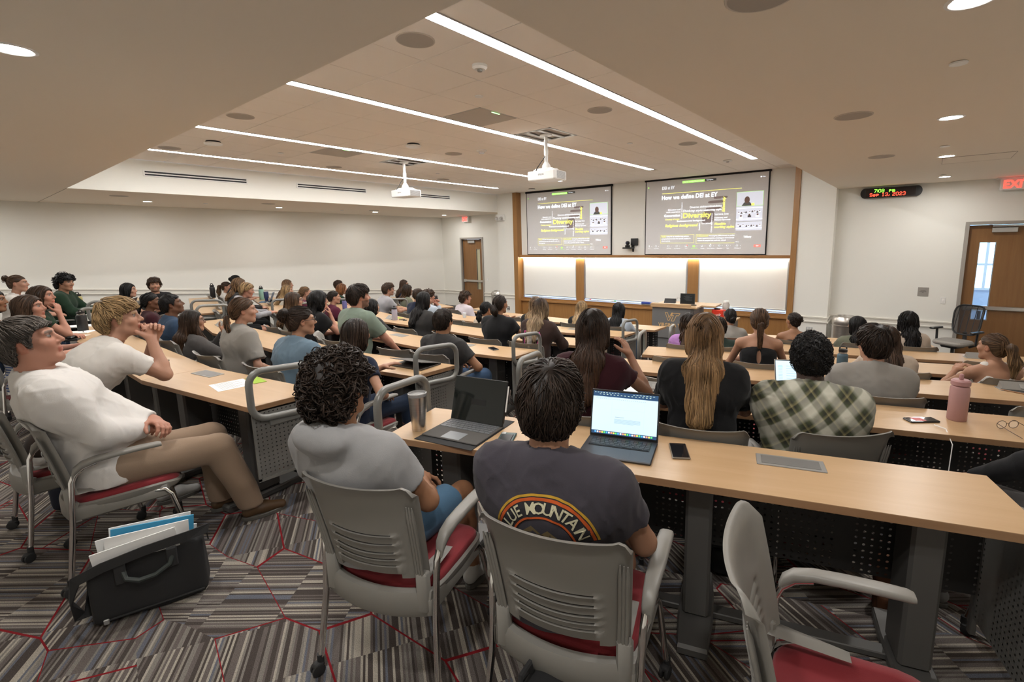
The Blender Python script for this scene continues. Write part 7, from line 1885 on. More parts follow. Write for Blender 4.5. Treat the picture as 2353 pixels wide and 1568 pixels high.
tuck('R', 2, 0.50, 'empty grey chair behind the pink bottle', 0)
tuck('R', 4, 0.38, 'empty grey chair left of the high blonde ponytail', 0)
tuck('R', 5, -0.02 - 5, 'x') if False else None
chair(-0.03, 1.335, 0, R(-75), 'empty grey chair with red seat standing sideways in the near right corner')
chair(-10.62, 2.62, tz(1), R(-30), 'empty grey chair by the wall behind the white hair clip')
# ------------------------------------------------------------------ things on the desks
def ontop(name, x, y, k, rz, label, cat, group=None):
    return empty(name, (x, y, 0.7405 + tz(k)), R(rz), label, cat, group)
def bottle(x, y, k, r, h, m, label, cap='loop', cm=None, band=False, name='water_bottle'):
    t = ontop(name, x, y, k, 20, label, 'bottle')
    cm = cm or BLACK
    b = h * 0.80 if cap != 'flat' else h * 0.88
    MB().lathe([(r * 0.92, 0), (r, 0.006), (r, b * 0.88), (r * 0.93, b * 0.95), (r * 0.72, b * 0.985), (r * 0.70, b)], 28).obj('body', m, t)
    if band: MB().lathe([(r * 0.74, b), (r * 0.74, b + 0.012), (r * 0.7, b + 0.012)], 28).obj('steel_ring', STEEL, t); b += 0.012
    cmh = h - b
    if cap == 'loop':
        MB().lathe([(r * 0.80, b), (r * 0.80, b + cmh * 0.55), (r * 0.70, b + cmh * 0.62), (0, b + cmh * 0.62)], 24).obj('lid', cm, t)
        MB().tube([(-r * 0.62, 0, b + cmh * 0.5), (-r * 0.62, 0, b + cmh * 0.95), (-r * 0.4, 0, b + cmh * 1.12), (r * 0.4, 0, b + cmh * 1.12), (r * 0.62, 0, b + cmh * 0.95), (r * 0.62, 0, b + cmh * 0.5)], r * 0.14, 8).obj('carry_loop', cm, t)
    elif cap == 'straw':
        MB().lathe([(r * 0.98, b), (r * 0.98, b + cmh * 0.42), (r * 0.80, b + cmh * 0.58), (0, b + cmh * 0.60)], 28).obj('lid', cm, t)
        mb = MB(); mb.box((-r * 0.22, -r * 0.18, b + cmh * 0.55), (r * 0.22, r * 0.18, b + cmh * 1.2), r * 0.1); mb.obj('spout', cm, t)
    else:
        MB().lathe([(r * 0.55, b), (r * 0.55, h), (0, h)], 20).obj('cap', cm, t)
    return t
PB = lambda n, c, ro=0.45: mat('bottle_' + n, c, ro)
bottle(0.213, 3.585, 1, 0.047, 0.265, PB('pink', (0.42, 0.235, 0.225), 0.55), 'pale pink water bottle with pink straw lid', 'straw', PB('pinklid', (0.40, 0.21, 0.205)))
bottle(-0.493, 4.64, 2, 0.041, 0.255, PB('slate', (0.055, 0.105, 0.14), 0.5), 'slate blue bottle with black loop lid beside the plaid shirt', 'loop', BLACK, True)
bottle(-7.07, 4.76, 3, 0.046, 0.24, PB('lav', (0.40, 0.39, 0.47)), 'pale lavender bottle with black straw lid in the centre block', 'straw', BLACK)
bottle(-9.15, 5.02, 3, 0.045, 0.23, PB('purple', (0.19, 0.18, 0.42)), 'purple bottle standing by the sage t-shirt wearer', 'loop', BLACK)
bottle(-11.75, 4.50, 2, 0.052, 0.30, PB('mint', (0.25, 0.45, 0.38)), 'mint green bottle with black loop lid on the left desk', 'loop', BLACK)
bottle(-12.15, 3.68, 1, 0.050, 0.30, PB('black', (0.012, 0.012, 0.013)), 'tall black bottle standing near the left wall rail', 'loop', BLACK)
bottle(-10.75, 1.38, 0, 0.055, 0.29, PB('yellow', (0.55, 0.48, 0.20)), 'yellow bottle with black lid beside the dark green sweatshirt', 'loop', BLACK)
bottle(-7.95, 1.02, 0, 0.050, 0.25, PB('black2', (0.014, 0.014, 0.015)), 'black wide bottle behind the blond person in white', 'loop', BLACK, True)
bottle(-7.10, 6.92, 5, 0.035, 0.22, PB('clearpink', (0.60, 0.30, 0.42), 0.2), 'clear pink drink bottle with white cap beside the white t-shirt', 'flat', WHITEP, name='drink_bottle')
bottle(-9.3, 7.45, 5, 0.045, 0.25, PB('black3', (0.016, 0.016, 0.018)), 'black bottle at the far left end of the front row', 'loop', BLACK)
bottle(-8.9, 5.75, 4, 0.045, 0.29, PB('black4', (0.016, 0.016, 0.018)), 'slim black bottle standing left of the grey t-shirt with glasses', 'loop', BLACK)
# tumblers and can
t = ontop('tumbler', -2.03, 1.47, 0, 0, 'brushed steel tumbler with clear lid on the nearest right desk', 'cup')
MB().lathe([(0.036, 0), (0.0375, 0.004), (0.0375, 0.025), (0.038, 0.027), (0.046, 0.165), (0.047, 0.185), (0.045, 0.187)], 36).obj('body', STEEL, t)
MB().lathe([(0.0475, 0.184), (0.049, 0.19), (0.049, 0.20), (0.044, 0.202), (0.040, 0.193), (0.0, 0.192)], 36).obj('lid', mat('clear_lid', (0.30, 0.30, 0.30), 0.08, spec=0.7), t)
t = ontop('tumbler', -11.35, 4.44, 2, 0, 'navy tumbler with handle beside the mint bottle', 'cup')
NV = mat('navy_enamel', (0.02, 0.03, 0.09), 0.4)
MB().lathe([(0.034, 0), (0.036, 0.05), (0.046, 0.08), (0.048, 0.20), (0.044, 0.205), (0, 0.205)], 24).obj('body', NV, t); MB().tube([(0.046, 0, 0.18), (0.085, 0, 0.17), (0.085, 0, 0.10), (0.046, 0, 0.09)], 0.007, 8).obj('handle', NV, t)
t = ontop('drink_can', -3.43, 4.02, 2, 0, 'slim silver can at the aisle end of the third centre row', 'can')
MB().lathe([(0.022, 0), (0.027, 0.008), (0.027, 0.135), (0.022, 0.147), (0.022, 0.149), (0, 0.147)], 24).obj('body', mat('can_print', (0.45, 0.44, 0.42), 0.35, 0.6, vary=((30, 30, 60), 0.35)), t)
t = ontop('drink_can', -6.75, 6.05, 4, 0, 'small clear cup beside the light plaid sleeve', 'cup')
MB().lathe([(0.028, 0), (0.036, 0.09), (0.034, 0.092), (0, 0.07)], 20).obj('body', mat('cup_pale', (0.55, 0.62, 0.70), 0.2), t)
# phones
def phone(x, y, k, rz, body, screen, label, extra=None, L_=0.15, W_=0.073):
    t = ontop('phone', x, y, k, rz, label, 'phone')
    MB().box((-W_ / 2, -L_ / 2, 0), (W_ / 2, L_ / 2, 0.0095), 0.004).obj('case', body, t)
    if screen: MB().box((-W_ / 2 + 0.004, -L_ / 2 + 0.004, 0.0094), (W_ / 2 - 0.004, L_ / 2 - 0.004, 0.0099)).obj('display', screen, t)
    return t
GLS = mat('phone_screen', (0.01, 0.01, 0.012), 0.06)
t = phone(-1.562, 1.635, 0, 30, mat('case_teal', (0.045, 0.085, 0.085), 0.4), None, 'teal cased phone lying face down with card wallet', L_=0.16, W_=0.082)
MB().box((-0.03, -0.048, 0.0094), (0.03, 0.045, 0.0135), 0.002).obj('card_wallet', mat('wallet_dark', (0.025, 0.027, 0.03), 0.45), t)
mb = MB(); mb.box((-0.035, 0.052, 0.0094), (-0.012, 0.075, 0.012), 0.002); mb.obj('lens_block', ALU, t)
phone(-0.822, 2.008, 0, 30, mat('case_clear', (0.22, 0.19, 0.15), 0.2), GLS, 'phone with glossy dark screen right of the silver laptop', L_=0.16, W_=0.08)
t = phone(0.052, 3.445, 1, 128, mat('case_black_red', (0.02, 0.016, 0.016), 0.4), GLS, 'black and red phone charging on a white cable', L_=0.17)
MB().box((-0.028, -0.01, 0.0098), (0.028, 0.05, 0.0104)).obj('red_panel', mat('phone_red', (0.45, 0.03, 0.03), 0.4), t)
o = MB().tube([(0.11, 3.385, 0.648), (0.16, 3.34, 0.650), (0.19, 3.24, 0.60), (0.185, 3.20, 0.45), (0.17, 3.16, 0.34), (0.15, 3.10, 0.30), (0.10, 3.08, 0.31)], 0.0026, 6).obj('charging_cable', WHITEP); tag(o, 'white charging cable hanging over the desk edge from the red phone', 'cable')
phone(-5.07, 1.10, 0, 62, mat('case_olive', (0.03, 0.035, 0.02), 0.5), GLS, 'dark olive phone beside the elbow of the blond person')
phone(-3.726, 3.745, 2, 68, mat('case_black', (0.012, 0.012, 0.013), 0.4), GLS, 'black phone on the desk in front of the polo shirt')
phone(0.60, 4.90, 2, 70, mat('case_tan', (0.30, 0.14, 0.05), 0.4), GLS, 'phone with tan edge by the open power box at the right edge')
phone(-2.0, 6.56, 4, 80, mat('case_rust', (0.30, 0.06, 0.03), 0.5), GLS, 'phone lying on a small rust notebook by the dark green shirt')
# laptops
def laptop(x, y, k, rz, W_, D_, tilt, body, scr, label, lid=None, keys=True, H_=None):
    t = ontop('laptop', x, y, k, rz, label, 'laptop')
    MB().box((-W_ / 2, -D_ / 2, 0.001), (W_ / 2, D_ / 2, 0.013), 0.004).obj('base', body, t)
    KB = mat('laptop_keys', (0.022, 0.022, 0.025), 0.4)
    if keys:
        base_k = MB().box((-W_ * 0.43, -D_ * 0.02, 0.0128), (W_ * 0.43, D_ * 0.42, 0.0134)).obj('keyboard_well', mat('key_well', (0.012, 0.012, 0.013), 0.5), t)
        kb = MB(); rows = [14, 14, 13, 12, 11]
        for r_, n in enumerate(rows):
            ks = W_ * 0.84 / n; yy = D_ * (0.36 - 0.078 * r_)
            for i in range(n): kb.box((-W_ * 0.42 + i * ks + 0.001, yy - D_ * 0.033, 0.0132), (-W_ * 0.42 + (i + 1) * ks - 0.001, yy + D_ * 0.033, 0.0155))
        kb.box((-W_ * 0.42, -D_ * 0.0, 0.0132), (-W_ * 0.22, D_ * 0.04, 0.0155)); kb.box((-W_ * 0.215, -D_ * 0.0, 0.0132), (W_ * 0.18, D_ * 0.04, 0.0155)); kb.box((W_ * 0.185, 0, 0.0132), (W_ * 0.42, D_ * 0.04, 0.0155))
        tag(kb.obj('keys', KB, t), kind='stuff')
        MB().box((-W_ * 0.19, -D_ * 0.44, 0.0128), (W_ * 0.19, -D_ * 0.06, 0.0133)).obj('trackpad', lid or body, t)
    H_ = H_ or D_
    M = mrot(0, R(90 - tilt) * -1 + R(90), 0) if False else Matrix.Translation((0, D_ / 2 - 0.004, 0.010)) @ Matrix.Rotation(R(90 - tilt), 4, 'X') @ Matrix.Rotation(0, 4, 'Z')
    # lid local frame: x right, y up the screen, z towards the user
    o = MB().box((-W_ / 2, 0, -0.006), (W_ / 2, H_, 0.0), 0.003).obj('lid', body, t); o.matrix_local = M
    d = MB().box((-W_ / 2 + 0.004, 0.004, 0.0), (W_ / 2 - 0.004, H_ - 0.004, 0.0008)).obj('bezel', BLACK, t); d.matrix_local = M
    s = MB().box((-W_ / 2 + 0.008, 0.014, 0.0007), (W_ / 2 - 0.008, H_ - 0.010, 0.0012)).obj('display', scr, t); s.matrix_local = M
    return t, M
SG = mat('space_grey', (0.075, 0.077, 0.085), 0.35, 0.7)
SCRW = mat('screen_doc', (0.5, 0.6, 0.7), 0.3, emit=(0.55, 0.80, 0.95), es=0.36)
t, M = laptop(-1.057, 1.858, 0, 18, 0.335, 0.235, 14, SG, SCRW, 'open silver-grey laptop showing a document on the nearest desk', H_=0.232)
W_, H_ = 0.335, 0.232
def scr_quads(nm, m, qs, z=0.0016):
    g = MB()
    for (x0, y0, x1, y1) in qs: g.add([(-W_ / 2 + 0.008 + x0 * (W_ - 0.016), 0.014 + y0 * (H_ - 0.024), z), (-W_ / 2 + 0.008 + x1 * (W_ - 0.016), 0.014 + y0 * (H_ - 0.024), z), (-W_ / 2 + 0.008 + x1 * (W_ - 0.016), 0.014 + y1 * (H_ - 0.024), z), (-W_ / 2 + 0.008 + x0 * (W_ - 0.016), 0.014 + y1 * (H_ - 0.024), z)], [(0, 1, 2, 3)])
    o = g.obj(nm, m, t); o.matrix_local = M; return tag(o, kind='stuff')
EM = lambda n, c, s=0.35: mat('px_' + n, c, 0.4, emit=c, es=s)
scr_quads('title_bars', EM('navy', (0.02, 0.06, 0.14)), [(0, 0.88, 1, 1), (0, 0, 1, 0.075)], 0.0014)
scr_quads('menu_marks', EM('marks', (0.5, 0.65, 0.6)), [(0.02 + i * 0.045, 0.965, 0.045 + i * 0.045, 0.978) for i in range(9)] + [(0.62 + i * 0.05, 0.965, 0.65 + i * 0.05, 0.978) for i in range(7)] + [(0.1 + i * 0.055, 0.925, 0.125 + i * 0.055, 0.938) for i in range(15)])
rnd = random.Random(3)
scr_quads('text_lines', EM('greytext', (0.28, 0.36, 0.42), 0.3), [(0.35, 0.37 - i * 0.016, 0.35 + (0.40 if i < 6 else 0.30), 0.376 - i * 0.016) for i in range(7)] + [(0.36, 0.415, 0.50, 0.425)] + [(0.05 + i * 0.03, 0.825, 0.066 + i * 0.03, 0.833) for i in range(26)] + [(0.06, 0.855, 0.3, 0.862)])
scr_quads('page_edge', EM('edge', (0.45, 0.66, 0.78), 0.33), [(0.30, 0.075, 0.302, 0.80), (0.80, 0.075, 0.802, 0.80), (0.30, 0.60, 0.80, 0.603)])
for i, c in enumerate(((0.1, 0.4, 0.9), (0.8, 0.8, 0.85), (0.9, 0.3, 0.2), (0.9, 0.7, 0.1), (0.1, 0.8, 0.2))):
    scr_quads('dock_icons', EM('dock%d' % i, c, 0.4), [(0.05 + j * 0.036, 0.022, 0.05 + j * 0.036 + 0.026, 0.060) for j in range(25) if j % 5 == i])
DKS = mat('tablet_screen', (0.012, 0.015, 0.014), 0.08)
t = ontop('tablet_laptop', -1.815, 1.59, 0, 12, 'dark tablet computer on its stand with fabric keyboard', 'tablet')
W2, D2 = 0.335, 0.25
MB().box((-W2 / 2 - 0.005, -D2 / 2 - 0.06, 0.0), (W2 / 2 + 0.005, D2 / 2 + 0.10, 0.003), 0.001).obj('cover_flap', mat('flap_black', (0.016, 0.016, 0.017), 0.8), t)
FAB = mat('keyboard_fabric', (0.085, 0.08, 0.075), 0.85)
MB().box((-W2 / 2, -D2 / 2 - 0.01, 0.003), (W2 / 2, D2 / 2, 0.010), 0.003).obj('keyboard', FAB, t)
kb = MB()
for r_, n in enumerate((14, 14, 13, 12, 9)):
    ks = W2 * 0.92 / n; yy = D2 * (0.40 - 0.092 * r_)
    for i in range(n): kb.box((-W2 * 0.46 + i * ks + 0.0012, yy - D2 * 0.038, 0.0099), (-W2 * 0.46 + (i + 1) * ks - 0.0012, yy + D2 * 0.038, 0.0117))
tag(kb.obj('keys', mat('grey_keys', (0.13, 0.14, 0.15), 0.5), t), kind='stuff')
MB().box((-0.055, -D2 * 0.50, 0.0099), (0.055, -D2 * 0.16, 0.0104)).obj('trackpad', mat('pad_grey', (0.22, 0.235, 0.25), 0.35), t)
Ml = Matrix.Translation((0, D2 / 2 - 0.02, 0.010)) @ Matrix.Rotation(R(90 - 17), 4, 'X')
for nm, lo, hi, m, bv in (('case', (-W2 / 2, 0, -0.009), (W2 / 2, 0.24, 0), BLACK, 0.003), ('display', (-W2 / 2 + 0.004, 0.004, 0), (W2 / 2 - 0.004, 0.236, 0.0008), DKS, 0), ('dark_window', (-0.045, 0.095, 0.0008), (0.05, 0.125, 0.0012), BLACK, 0)):
    o = MB().box(lo, hi, bv).obj(nm, m, t); o.matrix_local = Ml
o = MB().box((-W2 / 2, 0.02, -0.014), (W2 / 2, 0.12, -0.009)).obj('kickstand', BLACK, t); o.matrix_local = Ml
o = MB().tube([(W2 / 2 + 0.006, 0.08, -0.004), (W2 / 2 + 0.006, 0.215, -0.004)], 0.004, 8).obj('stylus', WHITEP, t); o.matrix_local = Ml
# tablet in front of the plaid shirt
t, M = laptop(-0.60, 3.56, 1, 25, 0.29, 0.20, 24, mat('pale_case', (0.40, 0.40, 0.38), 0.5), SCRW, 'pale tablet showing a mailbox in front of the plaid shirt', H_=0.215)
W_, H_ = 0.29, 0.215
scr_quads('list_marks', EM('bluetext', (0.25, 0.40, 0.65), 0.3), [(0.06, 0.2 + i * 0.055, 0.16, 0.212 + i * 0.055) for i in range(12)] + [(0.25, 0.25 + i * 0.09, 0.75, 0.262 + i * 0.09) for i in range(7)])
scr_quads('pill', EM('pill', (0.40, 0.70, 0.95), 0.35), [(0.05, 0.74, 0.17, 0.80)])
laptop(-11.15, 4.33, 2, -30, 0.31, 0.21, 20, mat('laptop_sticker', (0.10, 0.16, 0.26), 0.4), SCRW, 'laptop with colourful stickers on its lid by the left aisle')
laptop(-9.9, 1.75, 0, -24, 0.31, 0.21, 20, SG, SCRW, 'dark laptop in front of the dark green sweatshirt')
laptop(-4.80, 7.20, 5, 4, 0.32, 0.22, 12, SG, DKS, 'open laptop with black screen in the front row')
# closed black binder/laptop half open at the aisle end of the second centre row
t = ontop('folder', -3.52, 2.55, 1, 8, 'dark folder lying half open on the second centre row', 'folder')
MB().box((-0.19, -0.125, 0), (0.19, 0.125, 0.012), 0.002).obj('base', mat('folder_dark', (0.035, 0.030, 0.026), 0.45), t)
o = MB().box((-0.19, -0.25, 0), (0.19, 0.0, 0.004)).obj('cover', mat('folder_grey', (0.11, 0.105, 0.10), 0.35), t); o.matrix_local = Matrix.Translation((0, 0.125, 0.012)) @ Matrix.Rotation(R(-13), 4, 'X')
# papers and notebooks
def sheet(name, x, y, k, rz, w_, d_, m, label, cat='paper', th=0.0012, marks=None, dz=0.0):
    t = empty(name, (x, y, 0.7405 + tz(k) + dz), R(rz), label, cat)
    MB().box((-w_ / 2, -d_ / 2, 0), (w_ / 2, d_ / 2, th), 0.0).obj('sheet' if th < 0.004 else 'pages', m, t)
    if marks:
        g = MB()
        for q in marks: g.add([(q[0], q[1], th + 0.0006), (q[2], q[1], th + 0.0006), (q[2], q[3], th + 0.0006), (q[0], q[3], th + 0.0006)], [(0, 1, 2, 3)])
        tag(g.obj('print_lines', mat('print_grey', (0.35, 0.35, 0.36), 0.8), t), kind='stuff')
    return t
sheet('paper', -3.81, 1.195, 0, 86, 0.215, 0.24, PAPER, 'white printed leaflet on the desk beside the left loop handrail', marks=[(-0.08, -0.09 + i * 0.03, 0.02 + 0.05 * (i % 2), -0.082 + i * 0.03) for i in range(7)])
sheet('paper', -3.80, 1.352, 0, 86, 0.08, 0.215, mat('lime_paper', (0.32, 0.48, 0.05), 0.8), 'lime green leaflet strip beside the white leaflet', dz=0.0014)
sheet('paper', -7.25, 4.95, 3, 10, 0.16, 0.08, mat('lime_paper', (0.32, 0.48, 0.05), 0.8), 'lime green slip on the fourth centre row')
sheet('paper', -6.75, 6.95, 5, 0, 0.28, 0.10, PAPER, 'white sheet with blue picture in front of the white t-shirt')
sheet('paper', -6.55, 6.98, 5, 0, 0.10, 0.07, mat('cyan_paper', (0.10, 0.35, 0.60), 0.8), 'blue printed card on the front row sheet', dz=0.0014)
sheet('paper', -4.5, 7.30, 5, 6, 0.30, 0.12, PAPER, 'white sheet in front of the pale blonde person')
sheet('paper', -4.05, 6.32, 4, 6, 0.26, 0.08, PAPER, 'white sheet lying on the fifth centre row')
t = sheet('notebook', -1.64, 3.03, 1, 18, 0.22, 0.34, PAPER, 'thick white spiral notebook under the maroon sleeve elbow', 'notebook', 0.028)
MB().tube([(0.112 + 0.012 * math.cos(q * 14), -0.165 + q * 0.055, 0.014 + 0.016 * math.sin(q * 14)) for q in np.linspace(0, 6, 160)], 0.0016, 4).obj('spiral', ALU, t)
sheet('notebook', -8.45, 1.06, 0, -28, 0.20, 0.28, PAPER, 'open white notebook with a pen on the near left row', 'notebook', 0.012)
sheet('notebook', -7.85, 0.96, 0, -34, 0.20, 0.27, PAPER, 'white notepad in front of the striped blouse', 'notebook', 0.007)
sheet('paper', -7.55, 0.86, 0, -50, 0.20, 0.26, PAPER, 'loose white sheet beside the striped blouse')
def pen(x, y, k, rz, m, label, dz=0.006):
    t = empty('pen', (x, y, 0.7405 + tz(k) + dz), R(rz), label, 'pen', 'pens on the desks')
    MB().tube([(-0.065, 0, 0), (0.055, 0, 0)], 0.0048, 8).obj('barrel', m, t); MB().tube([(0.055, 0, 0), (0.07, 0, 0)], [0.0046, 0.001], 8).obj('tip', ALU, t)
pen(-1.452, 3.02, 1, 60, BLACK, 'black pen by the open power box on the second right row')
pen(-8.42, 1.09, 0, -10, mat('pen_navy', (0.02, 0.03, 0.10), 0.4), 'dark pen lying on the open white notebook', 0.018)
pen(-7.80, 1.00, 0, -6, BLACK, 'black pen lying on the white notepad', 0.013)
pen(-7.0, 4.86, 3, 20, BLACK, 'black pen beside the lavender bottle', 0.006)
pen(-11.7, 4.12, 2, -20, WHITEP, 'white stylus on the left desk near the aisle loop', 0.006)
t = ontop('keys', -6.90, 4.80, 3, 30, 'small bunch of keys with black fob by the lavender bottle', 'keys')
MB().box((0.0, -0.018, 0), (0.075, 0.018, 0.014), 0.006).obj('fob', BLACK, t); MB().box((-0.07, -0.012, 0.0), (-0.01, 0.012, 0.004)).obj('key', ALU, t); MB().tube([(-0.01 + 0.014 * math.cos(q), 0.014 * math.sin(q), 0.006) for q in np.linspace(0, 6.28, 14)[:-1]], 0.0018, 5, closed=True).obj('ring', CHROME, t)
t = ontop('wallet', -7.25, 0.84, 0, -20, 'black wallet with keys in front of the striped blouse', 'wallet')
MB().box((-0.10, -0.06, 0), (0.10, 0.06, 0.02), 0.006).obj('body', BLACK, t); MB().box((-0.03, -0.04, 0.02), (0.10, 0.02, 0.05), 0.015).obj('pouch', BLACK, t)
# spectacles on the second right desk
t = ontop('spectacles', 0.43, 3.56, 1, 40, 'thin framed spectacles lying on the desk right of the pink bottle', 'glasses')
g = MB()
for e in (-1, 1):
    g.tube([(e * 0.034 + 0.027 * math.cos(q), 0.004, 0.026 + 0.022 * math.sin(q)) for q in np.linspace(0, 2 * math.pi, 20, endpoint=False)], 0.0016, 5, closed=True)
    g.tube([(e * 0.062, 0.004, 0.035), (e * 0.066, -0.07, 0.02), (e * 0.062, -0.14, 0.006)], 0.0018, 5)
g.tube([(-0.008, 0.004, 0.030), (0, 0.004, 0.034), (0.008, 0.004, 0.030)], 0.0015, 5); g.obj('frame', mat('spec_frame', (0.06, 0.035, 0.025), 0.35, 0.4), t)
lm = MB()
for e in (-1, 1): lm.add([(e * 0.034 + 0.026 * math.cos(q), 0.004, 0.026 + 0.021 * math.sin(q)) for q in np.linspace(0, 2 * math.pi, 20, endpoint=False)], [tuple(range(20))])
lm.obj('lens', mat('lens_clear', (0.95, 0.95, 0.95), 0.03, trans=1.0), t)
# rust notebook below the phone on the fifth right row is a separate thing
sheet('notebook', -1.99, 6.55, 4, 80, 0.09, 0.16, mat('rust_cover', (0.33, 0.06, 0.03), 0.7), 'small rust coloured notebook under a phone', 'notebook', 0.012, dz=-0.0)
# ------------------------------------------------------------------ bags on the floor
BAGM = mat('bag_nylon', (0.011, 0.011, 0.012), 0.75, bump=(600, 0.3)); STRAP = mat('bag_strap', (0.022, 0.022, 0.023), 0.85, bump=(900, 0.3))
t = empty('briefcase', (-2.83, 0.455, 0), R(73), 'black soft briefcase full of papers standing on the carpet', 'bag')
def softbox(lo, hi, h=0.014, k=0.05, amp=0.006, seed=1):
    v = Vol(); c = (np.array(lo) + hi) / 2; r = (np.array(hi) - lo) / 2
    def bx(P, D):
        q = np.abs(P - c) - r + k
        d = np.linalg.norm(np.maximum(q, 0), axis=-1) + np.minimum(q.max(-1), 0) - k
        return d - amp * wob(P, 14, seed)
    v.ell(c, r * 1.75, 0.001); v.post = bx
    class B(Vol): pass
    lo_, hi_ = np.array(lo) - 0.04, np.array(hi) + 0.04
    n = np.ceil((hi_ - lo_) / h).astype(int) + 1
    G = np.stack(np.meshgrid(*[lo_[i] + h * np.arange(n[i]) for i in range(3)], indexing='ij'), -1)
    D = bx(G.reshape(-1, 3), None).reshape(n)
    return nets(D, lo_, h)
V, F = softbox((-0.215, -0.085, 0.005), (0.215, 0.085, 0.285), 0.012, 0.03, 0.007)
V = V.copy(); V[:, 2] = np.maximum(V[:, 2], 0.001); V[:, 1] *= 1 - 0.35 * np.clip(V[:, 2] / 0.3, 0, 1)
mesh_obj('body', V, F, BAGM, t, np.ones((len(V), 3)))
for i, (y, h_, r_, m) in enumerate(((0.03, 0.40, 4, PAPER), (0.015, 0.385, -3, PAPER), (0.0, 0.41, 6, mat('blue_folder', (0.05, 0.32, 0.55), 0.6)), (-0.012, 0.395, 3, PAPER), (-0.025, 0.37, -5, PAPER), (0.042, 0.36, 8, PAPER))):
    o = MB().box((-0.16, y - 0.003, 0.10), (0.15, y + 0.003, h_), 0.0).obj('papers', m, t); o.rotation_euler = (R(-3 + 2 * i), R(r_), 0); tag(o, 'blue document folder' if i == 2 else None)
mb = MB()
def strap(pts, w_, th=0.003, up=(0, 0, 1)):
    pts = np.array(pts, float); T_ = np.gradient(pts, axis=0); T_ /= np.linalg.norm(T_, axis=1)[:, None]
    V = []
    for p, t_ in zip(pts, T_):
        s_ = nrm(np.cross(t_, up)) if abs(t_ @ nrm(up)) < 0.98 else np.array([1.0, 0, 0]); n_ = np.cross(s_, t_)
        V += [p + s_ * 0 + n_ * w_ / 2 + s_ * th, p + n_ * w_ / 2 - s_ * th, p - n_ * w_ / 2 - s_ * th, p - n_ * w_ / 2 + s_ * th]
    F = [tuple(range(4)), tuple(len(V) - 4 + i for i in (3, 2, 1, 0))]
    for i in range(len(pts) - 1):
        for k_ in range(4): F.append((i * 4 + k_, i * 4 + (k_ + 1) % 4, (i + 1) * 4 + (k_ + 1) % 4, (i + 1) * 4 + k_))
    return V, F
V, F = strap([(0.235, -0.02, 0.27), (0.245, -0.075, 0.335), (0.16, -0.098, 0.335), (0.0, -0.103, 0.325), (-0.15, -0.10, 0.30), (-0.25, -0.06, 0.25), (-0.285, -0.02, 0.14), (-0.27, 0.01, 0.04), (-0.235, 0.01, 0.035), (-0.225, 0.01, 0.16), (-0.215, 0.0, 0.26)], 0.045); mb.add(V, F); mb.obj('shoulder_strap', STRAP, t)
mb = MB(); mb.tube([(-0.085, -0.085, 0.245), (-0.075, -0.105, 0.215), (-0.03, -0.115, 0.195), (0.03, -0.115, 0.198), (0.085, -0.105, 0.225), (0.095, -0.085, 0.255)], 0.011, 8); mb.obj('handle', mat('handle_rubber', (0.03, 0.038, 0.035), 0.45), t)
MB().box((-0.115, -0.095, 0.19), (-0.075, -0.075, 0.29), 0.004).obj('handle_tab', STRAP, t); MB().box((0.075, -0.095, 0.20), (0.115, -0.075, 0.295), 0.004).obj('handle_tab', STRAP, t)
MB().tube([(-0.17, -0.092, 0.035), (0.20, -0.092, 0.035)], 0.005, 6).obj('zip', STRAP, t); MB().box((-0.175, -0.10, 0.02), (-0.155, -0.09, 0.045), 0.003).obj('zip_pull', ALU, t)
def backpack(x, y, z, rz, s, label, m=None):
    t = empty('backpack', (x, y, z), R(rz), label, 'bag')
    V, F = softbox((-0.16 * s, -0.10 * s, 0.0), (0.16 * s, 0.10 * s, 0.40 * s), 0.018, 0.07 * s, 0.012, 2); V[:, 2] = np.maximum(V[:, 2], 0.001)
    mesh_obj('body', V, F, m or BAGM, t, np.ones((len(V), 3)))
    V, F = softbox((-0.12 * s, -0.15 * s, 0.03 * s), (0.12 * s, -0.08 * s, 0.22 * s), 0.018, 0.04 * s, 0.006, 0)
    mesh_obj('front_pocket', V, F, m or BAGM, t, np.ones((len(V), 3)))
    mb = MB(); mb.tube([(-0.04 * s, 0.08 * s, 0.39 * s), (-0.03 * s, 0.08 * s, 0.44 * s), (0.03 * s, 0.08 * s, 0.44 * s), (0.04 * s, 0.08 * s, 0.39 * s)], 0.009, 6); mb.obj('grab_handle', STRAP, t)
    mb = MB()
    for e in (-1, 1): mb.tube([(e * 0.08 * s, 0.10 * s, 0.36 * s), (e * 0.09 * s, 0.16 * s, 0.26 * s), (e * 0.10 * s, 0.15 * s, 0.10 * s), (e * 0.11 * s, 0.10 * s, 0.03 * s)], 0.014, 6)
    mb.obj('shoulder_strap', STRAP, t)
backpack(-4.35, 0.42, 0, 60, 0.95, 'dark navy backpack on the carpet behind the white shirt chair', mat('bag_navy', (0.010, 0.014, 0.03), 0.75))
backpack(-0.72, 2.50, tz(1), 20, 0.8, 'black backpack on the floor behind the nearest desk leg')
backpack(-0.80, 0.98, 0, 100, 0.9, 'black bag under the charcoal t-shirt chair at the photo bottom')
backpack(0.05, 2.62, tz(1), -10, 0.75, 'brown bag under the desk beyond the empty red seat', mat('bag_brown', (0.10, 0.035, 0.012), 0.7))
backpack(-8.05, 4.90, tz(3), 10, 0.8, 'red and black bag under the desk beside the grey t-shirt', mat('bag_redblack', (0.05, 0.008, 0.01), 0.7))
